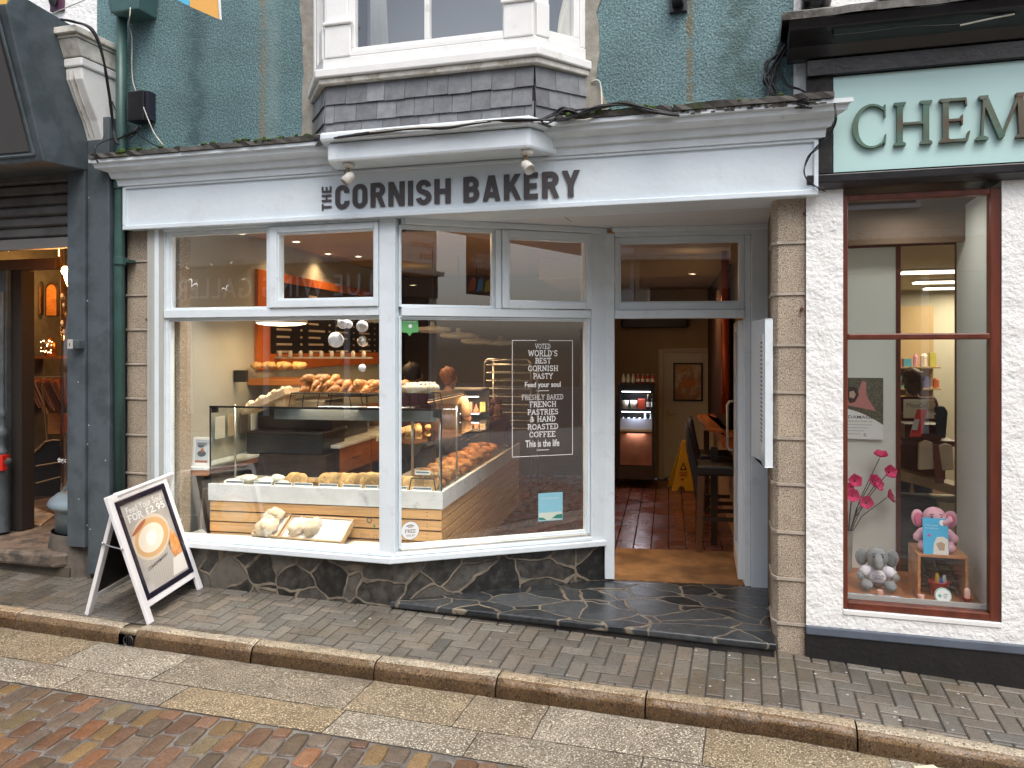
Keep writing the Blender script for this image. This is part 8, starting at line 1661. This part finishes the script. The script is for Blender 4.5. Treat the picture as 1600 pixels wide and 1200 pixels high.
# ---------- people ----------
def person(nm, lab, base, rz, h, skin, hair, top, bottom, pose='stand', hood=False, apron=None, hairlen=.0):
    M = Matrix.Translation(base) @ Matrix.Rotation(rz, 4, 'Z') @ Matrix.Scale(h/1.70, 4); t = T(nm, lab, 'person', Matrix.Translation(base) @ Matrix.Rotation(rz, 4, 'Z'))
    J = {'pel': ((0, 0, .93), .125), 'bel': ((0, .0, 1.08), .115), 'che': ((0, .01, 1.28), .135), 'nek0': ((0, .01, 1.43), .065), 'nek': ((0, 0, 1.475), .052), 'jaw': ((0, -.016, 1.515), .062), 'hed': ((0, -.004, 1.585), .080), 'top': ((0, .003, 1.645), .045)}
    for s_, sg in (('l', -1), ('r', 1)):
        J[s_+'hip'] = ((sg*.09, 0, .86), .10); J[s_+'kne'] = ((sg*.10, -.01, .48), .062); J[s_+'ank'] = ((sg*.10, .02, .08), .042); J[s_+'toe'] = ((sg*.11, -.12, .035), .032)
        J[s_+'sho'] = ((sg*.17, .01, 1.38), .062); J[s_+'elb'] = ((sg*.22, -.02, 1.13), .045)
        J[s_+'wri'] = ((sg*.17, -.22, 1.05), .028) if pose == 'serve' else ((sg*.23, -.06, .88), .028)
        w_ = J[s_+'wri'][0]; J[s_+'pal'] = ((w_[0], w_[1]-.05, w_[2]-.01), .026) if pose == 'serve' else ((w_[0], w_[1]-.01, w_[2]-.06), .026)
    E_ = [('pel', 'bel'), ('bel', 'che'), ('che', 'nek0'), ('nek0', 'nek'), ('nek', 'jaw'), ('jaw', 'hed'), ('hed', 'top')]
    for s_ in 'lr': E_ += [('pel', s_+'hip'), (s_+'hip', s_+'kne'), (s_+'kne', s_+'ank'), (s_+'ank', s_+'toe'), ('che', s_+'sho'), (s_+'sho', s_+'elb'), (s_+'elb', s_+'wri'), (s_+'wri', s_+'pal')]
    for s_, sg in (('l', -1), ('r', 1)):
        p = Vector(J[s_+'pal'][0]); dr = Vector((0, -1, -.15)) if pose == 'serve' else Vector((0, -.15, -1)); sd_ = Vector((1, 0, 0))
        for k in range(4):
            b_ = p+sd_*(.024-.016*k)+dr*.03; J[s_+'f%da' % k] = (tuple(b_), .010); J[s_+'f%db' % k] = (tuple(b_+dr*.032+Vector((0, 0, -.004))), .0085); J[s_+'f%dc' % k] = (tuple(b_+dr*.055+Vector((0, .0, -.016))), .0075); E_ += [(s_+'pal', s_+'f%da' % k), (s_+'f%da' % k, s_+'f%db' % k), (s_+'f%db' % k, s_+'f%dc' % k)]
        J[s_+'ta'] = (tuple(p+Vector((-sg*.030, 0, 0))+dr*.005), .011); J[s_+'tb'] = (tuple(p+Vector((-sg*.042, 0, 0))+dr*.035), .009); E_ += [(s_+'pal', s_+'ta'), (s_+'ta', s_+'tb')]
    def skinned(nm2, keys, mat, grow, root, par):
        ks = [k for k in J if k in keys]; ix = {k: i for i, k in enumerate(ks)}; me = bpy.data.meshes.new(nm2); Ml = MW[t.name].inverted() @ M
        me.from_pydata([Ml @ Vector(J[k][0]) for k in ks], [(ix[a], ix[b]) for a, b in E_ if a in ix and b in ix], []); me.materials.append(mat); o = bpy.data.objects.new(nm2, me); link(o, None, par)
        sk = o.modifiers.new('skin', 'SKIN'); sk.use_smooth_shade = True; 
        if not me.skin_vertices: me.attributes.new
        for i, k in enumerate(ks):
            r_ = (J[k][1]*(1 if grow == 1 else 1)+ (0 if grow == 1 else grow))*h/1.70; me.skin_vertices[0].data[i].radius = (r_, r_*(.85 if k in ('che', 'bel', 'pel') else 1)); me.skin_vertices[0].data[i].use_root = (k == root)
        sb = o.modifiers.new('sub', 'SUBSURF'); sb.levels = 2; sb.render_levels = 2; return o
    body = skinned('body', set(J), flat('skin', skin, .55), 1, 'pel', t)
    skinned('top_clothing', {'pel', 'bel', 'che', 'nek0', 'lsho', 'rsho', 'lelb', 'relb'}|({'lwri', 'rwri'} if hood else set()), mk('cloth_top', top, .85, .12, 8), .016, 'che', t)
    skinned('trousers', {'pel', 'lhip', 'rhip', 'lkne', 'rkne', 'lank', 'rank'}, mk('cloth_bottom', bottom, .85, .12, 8), .014, 'pel', t)
    m = MB(M); m.ball(0, .030, 1.620, .094, .088, .088, 18, nz=.3, ns=14)
    if hairlen: m.ball(0, .05, 1.620-hairlen*.5, .085, .05, .07+hairlen*.5, 14, nz=.15)
    # hair kept clear of the face
    ob('hair', m, mk('hair', hair, .6, .3, 30), t, smooth=True)
    m = MB(M); m.ball(0, -.086, 1.565, .012, .018, .020, 8); ob('nose', m, flat('skin_n', skin, .55), t, smooth=True)
    for sg in (-1, 1): ob('eye', MB(M).ball(sg*.030, -.074, 1.590, .009, n=8), BLK, t, smooth=True); ob('ear', MB(M).ball(sg*.084, .0, 1.570, .014, .022, .032, 8), flat('skin_e', skin, .55), t, smooth=True)
    ob('mouth', MB(M).ball(0, -.072, 1.527, .024, .008, .006, 8), flat('lip', (.35, .10, .08), .5), t, smooth=True)
    if apron:
        m = MB(M); m.tube([(-.07, -.125, 1.36), (-.09, -.03, 1.47), (0, .09, 1.48), (.09, -.03, 1.47), (.07, -.125, 1.36)], .012, 6); m.prism([(-.11, 1.34), (.11, 1.34), (.17, 1.05), (.17, .62), (-.17, .62), (-.17, 1.05)], -.165, -.155, 'y'); ob('apron', m, mk('apron_cloth', apron, .85), t)
    if hood: ob('hood', MB(M).ball(0, .06, 1.49, .13, .08, .08, 12, nz=.2), mk('hood_cloth', tuple(c*1.2 for c in top), .85), t, smooth=True)
    return t
fz = .005
def ground_at(px, Y): p = P(px, 545, Y); return Vector((p.x, p.y, fz))
person('person', 'dark-haired bakery assistant in a plum top, turned away behind the glass case', ground_at(646, 7.55), R(165), 1.66, (.26, .14, .09), (.015, .009, .007), (.075, .035, .06), (.02, .02, .025), 'serve', apron=(.10, .075, .07))
person('person', 'bakery assistant with ginger hair and a beige top, turned away behind the counter', ground_at(703, 8.35), R(150), 1.60, (.48, .26, .17), (.24, .085, .04), (.22, .17, .12), (.03, .03, .035), 'serve', hairlen=.05)
person('person', 'child in a maroon coat with an orange collar beside the counter wing', ground_at(776, 8.9), R(30), 1.24, (.42, .24, .16), (.10, .02, .03), (.11, .012, .03), (.02, .02, .04), hood=True)
a_, z_ = F.hit(1425, 640, 2.6); q = F.at(a_, 2.6, 0); person('person', 'customer with brown hair in a dark red coat deep inside the chemist', Vector((q.x, q.y, 0)), R(170), 1.62, (.5, .3, .2), (.10, .045, .02), (.10, .02, .02), (.02, .02, .03), hairlen=.1)

# ================= the other side of the street (seen mirrored in the glass) =================
VO = -9.8
def faceO(a, v, z): 
    m = Matrix(((-F.a[0], 0, F.n[0], 0), (-F.a[1], 0, F.n[1], 0), (0, 1, 0, 0), (0, 0, 0, 1))); m.translation = F.at(a, v, z); return m
def opposite(name, lab, a0, a1, wall, fascia, hgt, wins, shopz=3.1, fz1=3.75, glassy=True, gutter=True):
    t = T(name, lab, 'building', F.M @ TR((a0+a1)/2, VO, 0)); m = MB(F.M); m.box(a0, a1, VO-6, VO, fz1, hgt); m.box(a0, a1, VO-6, VO-3.5, -.6, fz1); m.box(a0, a0+.25, VO-3.5, VO, -.6, fz1); m.box(a1-.25, a1, VO-3.5, VO, -.6, fz1); ob('wall', m, wall, t)
    ob('fascia', MB(F.M).box(a0+.1, a1-.1, VO+.002, VO+.14, shopz, fz1-.08), fascia, t, bev=.01); ob('cornice', MB(F.M).box(a0, a1, VO+.002, VO+.28, fz1-.078, fz1+.05), WHTW, t, bev=.02)
    m = MB(F.M); m.add([(a0, VO+.2, hgt), (a1, VO+.2, hgt), (a1, VO-3, hgt+2), (a0, VO-3, hgt+2), (a0, VO-6, hgt), (a1, VO-6, hgt)], [(0, 1, 2, 3), (3, 2, 5, 4)]); ob('roof', m, SLT, t)
    n = max(2, int((a1-a0)/1.9)); sw_ = (a1-a0-.5)/n
    ob('stall_riser', MB(F.M).box(a0+.25, a1-.25, VO-.15, VO+.03, -.6, .35), fascia, t)
    for i in range(n):
        x0 = a0+.25+i*sw_; fr2 = MB(F.M); fr2.box(x0, x0+.06, VO-.05, VO+.04, .352, shopz-.002); fr2.box(x0+sw_-.06, x0+sw_, VO-.05, VO+.04, .352, shopz-.002); fo = ob('shop_window', fr2, WHT2, t); ob('pane', MB(F.M).box(x0+.06, x0+sw_-.06, VO-.02, VO-.01, .352, shopz-.002), flat('dark_shop_glass', (.03, .03, .032), .08), fo)
    for (wx, ww, wz0_, wz1_) in wins:
        f2_ = MB(F.M); e = .07; f2_.box(wx, wx+ww, VO+.002, VO+.07, wz0_-.08, wz0_); f2_.box(wx, wx+e, VO+.002, VO+.05, wz0_, wz1_); f2_.box(wx+ww-e, wx+ww, VO+.002, VO+.05, wz0_, wz1_); f2_.box(wx+e, wx+ww-e, VO+.002, VO+.05, wz1_-e, wz1_); f2_.box(wx+e, wx+ww-e, VO+.002, VO+.045, (wz0_+wz1_)/2-.025, (wz0_+wz1_)/2+.025)
        fo = ob('upper_window', f2_, WHT2, t); ob('pane', MB(F.M).box(wx+e, wx+ww-e, VO+.004, VO+.012, wz0_, wz1_-e), flat('dark_upper_glass', (.05, .06, .07), .06), fo)
    return t
OW = mk('opposite_render', (.62, .60, .55), .8, .06, 2, .5, 30); OB = mk('opposite_brown', (.16, .09, .055), .5, .2, 4)
def mirS(px, py, vplane=VO):
    o_ = Vector((0, 0, Hc)); d = Vector(((px-800)/FC, 1, -(py-545)/FC)); n_ = Vector((S.n[0], S.n[1], 0)); p0 = Vector((S.o[0], S.o[1], 0)); t_ = (p0-o_).dot(n_)/d.dot(n_); h_ = o_+d*t_; r_ = d-2*d.dot(n_)*n_
    nf = Vector((F.n[0], F.n[1], 0)); pf_ = Vector((F.at(0, vplane, 0).x, F.at(0, vplane, 0).y, 0)); s2 = (pf_-h_).dot(nf)/r_.dot(nf); w_ = h_+r_*s2; q = F.inv(w_); return q.x, q.z
gA0 = F.hit(262, 450, -VO)[0]; gA1 = F.hit(610, 450, -VO)[0]
zg1 = F.hit(340, 433, -VO)[1]; zg0 = F.hit(340, 467, -VO)[1]
opG = opposite('gallery_building', 'pale rendered shop across the street lettered BLUE WING GALLERY', gA0-1.6, gA1+1.2, OW, OB, 6.2, [(gA0-.9, 1.3, 4.3, 5.9), (gA0+1.6, 1.3, 4.3, 5.9), (gA0+4.2, 1.3, 4.3, 5.9)], shopz=zg0-.22, fz1=zg1+.30)
m = MB(); fit(m, text_raw('BLUE WING GALLERY', .0, 1.15), gA1-gA0, (zg1-zg0)*.92, faceO(gA1, VO+.145, zg0), th=.02); fO = [c for c in opG.children if c.name.startswith('fascia')][0]; ob('lettering', m, DEC, fO)
aR = gA1+1.2
opC = opposite('clothing_store_building', 'white clothing store across the street with an orange-lettered sign', aR+.02, aR+6.5, CWL, mk('clothing_fascia', (.30, .22, .15), .5), 6.6, [(aR+.8, 1.2, 4.4, 6.0), (aR+2.9, 1.2, 4.4, 6.0), (aR+4.8, 1.1, 4.4, 6.0)])
opF = opposite('terrace_building', 'cream terrace building across the street, far to the right', aR+6.52, aR+15, mk('terrace_cream', (.60, .54, .42), .8, .08, 2, .4, 30), OB, 6.0, [(aR+7.4, 1.3, 4.3, 5.7), (aR+10, 1.3, 4.3, 5.7), (aR+12.6, 1.3, 4.3, 5.7)])
opL = opposite('corner_building', 'grey stone building across the street, at the left', gA0-9, gA0-1.62, mk('grey_stone_wall', (.28, .26, .23), .8, .3, 5, .6, 20), BLKM, 6.4, [(gA0-8, 1.3, 4.3, 5.8), (gA0-5, 1.3, 4.3, 5.8)])
s0 = mirS(624, 372); s1 = mirS(663, 408)
if True:
    x0, x1 = min(s0[0], s1[0]), max(s0[0], s1[0]); z0_, z1_ = min(s0[1], s1[1]), max(s0[1], s1[1]); t = T('store_sign', 'projecting white sign with orange lettering on the clothing store across the street', 'sign', F.M @ TR(x0, VO+.3, z0_))
    ob('sign_board', MB(F.M).box(x0-.25, x1+.1, VO+.30, VO+.34, z0_-.1, z1_+.1), PAP, t); m = MB(); OL_ = flat('sign_orange', (.60, .20, .03), .5); fit(m, text_raw('Superdry', .02), (x1-x0)*.95, (z1_-z0_)*.45, faceO(x1, VO+.342, z0_+(z1_-z0_)*.5)); fit(m, text_raw('Store.', .02), (x1-x0)*.65, (z1_-z0_)*.40, faceO(x1, VO+.342, z0_)); ob('lettering', m, OL_, t)
s0 = mirS(732, 392, -4.2); s1 = mirS(768, 458, -4.2)
x0, x1 = min(s0[0], s1[0]), max(s0[0], s1[0]); z0_, z1_ = min(s0[1], s1[1]), max(s0[1], s1[1])
t = T('street_banner', 'dark festival banner hanging over the street, reflected in the angled top light', 'banner', F.M @ TR(x0, -4.2, z0_)); hh = z1_-z0_; ob('cloth', MB(F.M).box(x0-.05, x1+.05, -4.202, -4.2, z0_-.05, z1_+.3), flat('banner_dark', (.05, .035, .03), .7), t); m = MB()
for i, w_ in enumerate(('ST IVES', 'SEPTEMBER', 'FESTIVAL')): fit(m, text_raw(w_, .02), (x1-x0)*(.62, .9, .75)[i], hh*.10, faceO(x1, -4.198, z1_-hh*(.12+.13*i)))
ob('lettering', m, DEC, t)
for i, c in enumerate(((.7, .45, .05), (.08, .35, .6), (.6, .12, .03))): m = MB(F.M); w3 = (x1-x0)/3; xx = x1-w3*(i+1); m.prism([(xx+.02*w3, z0_), (xx+.9*w3, z0_+hh*.06), (xx+.9*w3, z0_+hh*.36), (xx+.3*w3, z0_+hh*.30)], -4.199, -4.1975, 'y'); ob('coloured_flag', m, flat('flag', c, .6), t)
